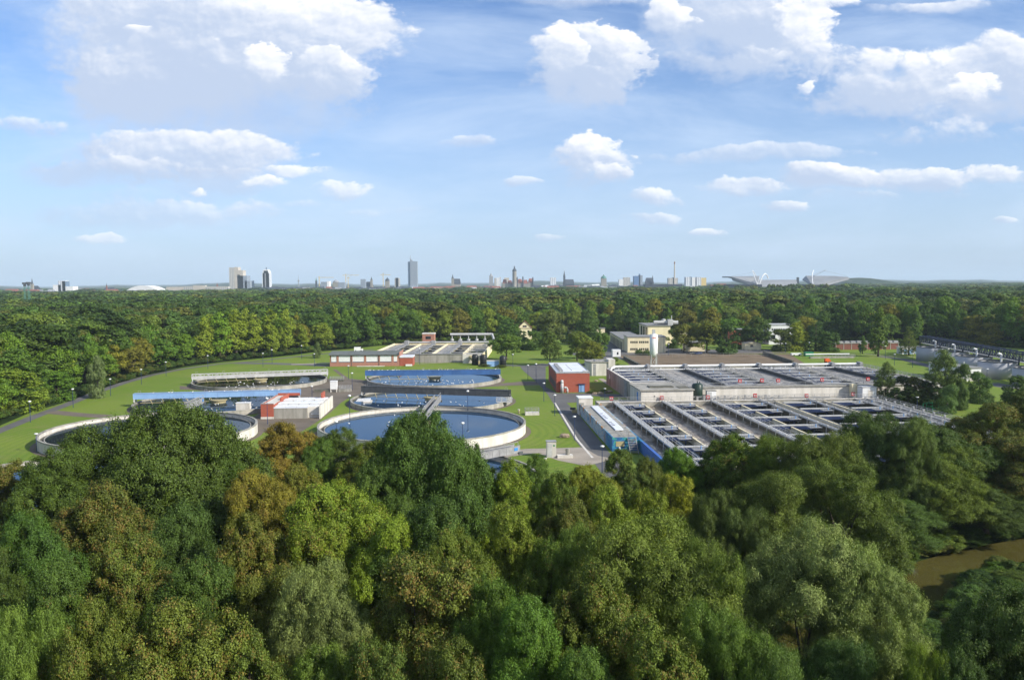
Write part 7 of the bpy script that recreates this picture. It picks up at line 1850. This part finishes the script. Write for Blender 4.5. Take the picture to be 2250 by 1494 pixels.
for k in range(260):      # bushes right on the river banks
    i = rs.randrange(len(RIVER)); (x1, y1), (x2, y2) = RIVER[i], RIVER[(i + 1) % len(RIVER)]; t_ = rs.random()
    x, y = x1 + (x2 - x1) * t_, y1 + (y2 - y1) * t_; dx, dy = y2 - y1, x1 - x2; L_ = math.hypot(dx, dy); o_ = rs.uniform(.2, 2.4)
    for sgn in (1, -1):
        xx, yy = x + dx / L_ * o_ * sgn, y + dy / L_ * o_ * sgn
        if not in_poly(xx, yy, RIVER) and CX + F * xx / yy < 2500:
            P.append((xx, yy, -1.9)); w = rs.uniform(.2, .42); S_.append((w, w, rs.uniform(.10, .2))); Rt.append(rs.random() * 6.28)
scatter_object('undergrowth', P, S_, Rt, UND, 'dark undergrowth below the foreground trees', 4)
rs = random.Random(31); P = []; S_ = []; Rt = []
while len(P) < 170:      # the wood goes on to either side of the view
    y = rs.uniform(36, 215); px = rs.choice((rs.uniform(2420, 3400), rs.uniform(-1100, -160))); x = (px - CX) / F * y
    if river_dist(x, y) < 3 or in_poly(x, y, RIVER) or (px < 0 and (y > 150 or px > -420)) or (px > 0 and 55 < y < 130 and x < 118) or (px > 0 and y <= 55 and px < 2750): continue
    if any(math.hypot(x - TANKS[k][0][0], y - TANKS[k][0][1]) < TANKS[k][1] + 5 for k in TANKS): continue
    la, lb_ = w2loc(x, y)
    if -14 < la < 80 and lb_ > -92: continue
    P.append((x, y, -.3)); w = rs.uniform(.8, 1.2); S_.append((w, w, rs.uniform(.65, .95))); Rt.append(rs.random() * 6.28)
rw = scatter_object('riverside_wood', P, S_, Rt, [m for m, _ in PROTO['broad']], 'wood along the river going on to both sides of the view', 12); rw.color = (0.045, 0.066, 0.02, 0.95)
# bushes along the foot of the left wood
P = []; S_ = []; Rt = []
px = -90
while px < 2300:
    y = edge_y(px) + rs.uniform(.5, 4); P.append(((px - CX) / F * y, y, -.6)); w = rs.uniform(.18, .34); S_.append((w, w, rs.uniform(.10, .2))); Rt.append(rs.random() * 6.28); px += rs.uniform(3, 7) * 300 / y
scatter_object('edge_undergrowth', P, S_, Rt, [m for m, _ in PROTO['far']], 'low bushes and tall weeds along the foot of the wood', 5)

# ---------------------------------------------------------------- haze
hz = MB().box(-31000, 31000, -31000, 31000, -6, 260).build('haze', 'white'); hz['kind'] = 'stuff'; hz['label'] = 'thin pale haze over the city'
hm = bpy.data.materials.new('haze'); hm.use_nodes = True; nt = NT(hm.node_tree); nt.n.clear()
out = nt.node('ShaderNodeOutputMaterial'); pv = nt.node('ShaderNodeVolumePrincipled'); pv.inputs['Color'].default_value = (0.72, 0.86, 1.0, 1)
pv.inputs['Density'].default_value = 0.00007; pv.inputs['Anisotropy'].default_value = 0.0
nt.l.new(pv.outputs[0], out.inputs['Volume']); hz.data.materials.clear(); hz.data.materials.append(hm)
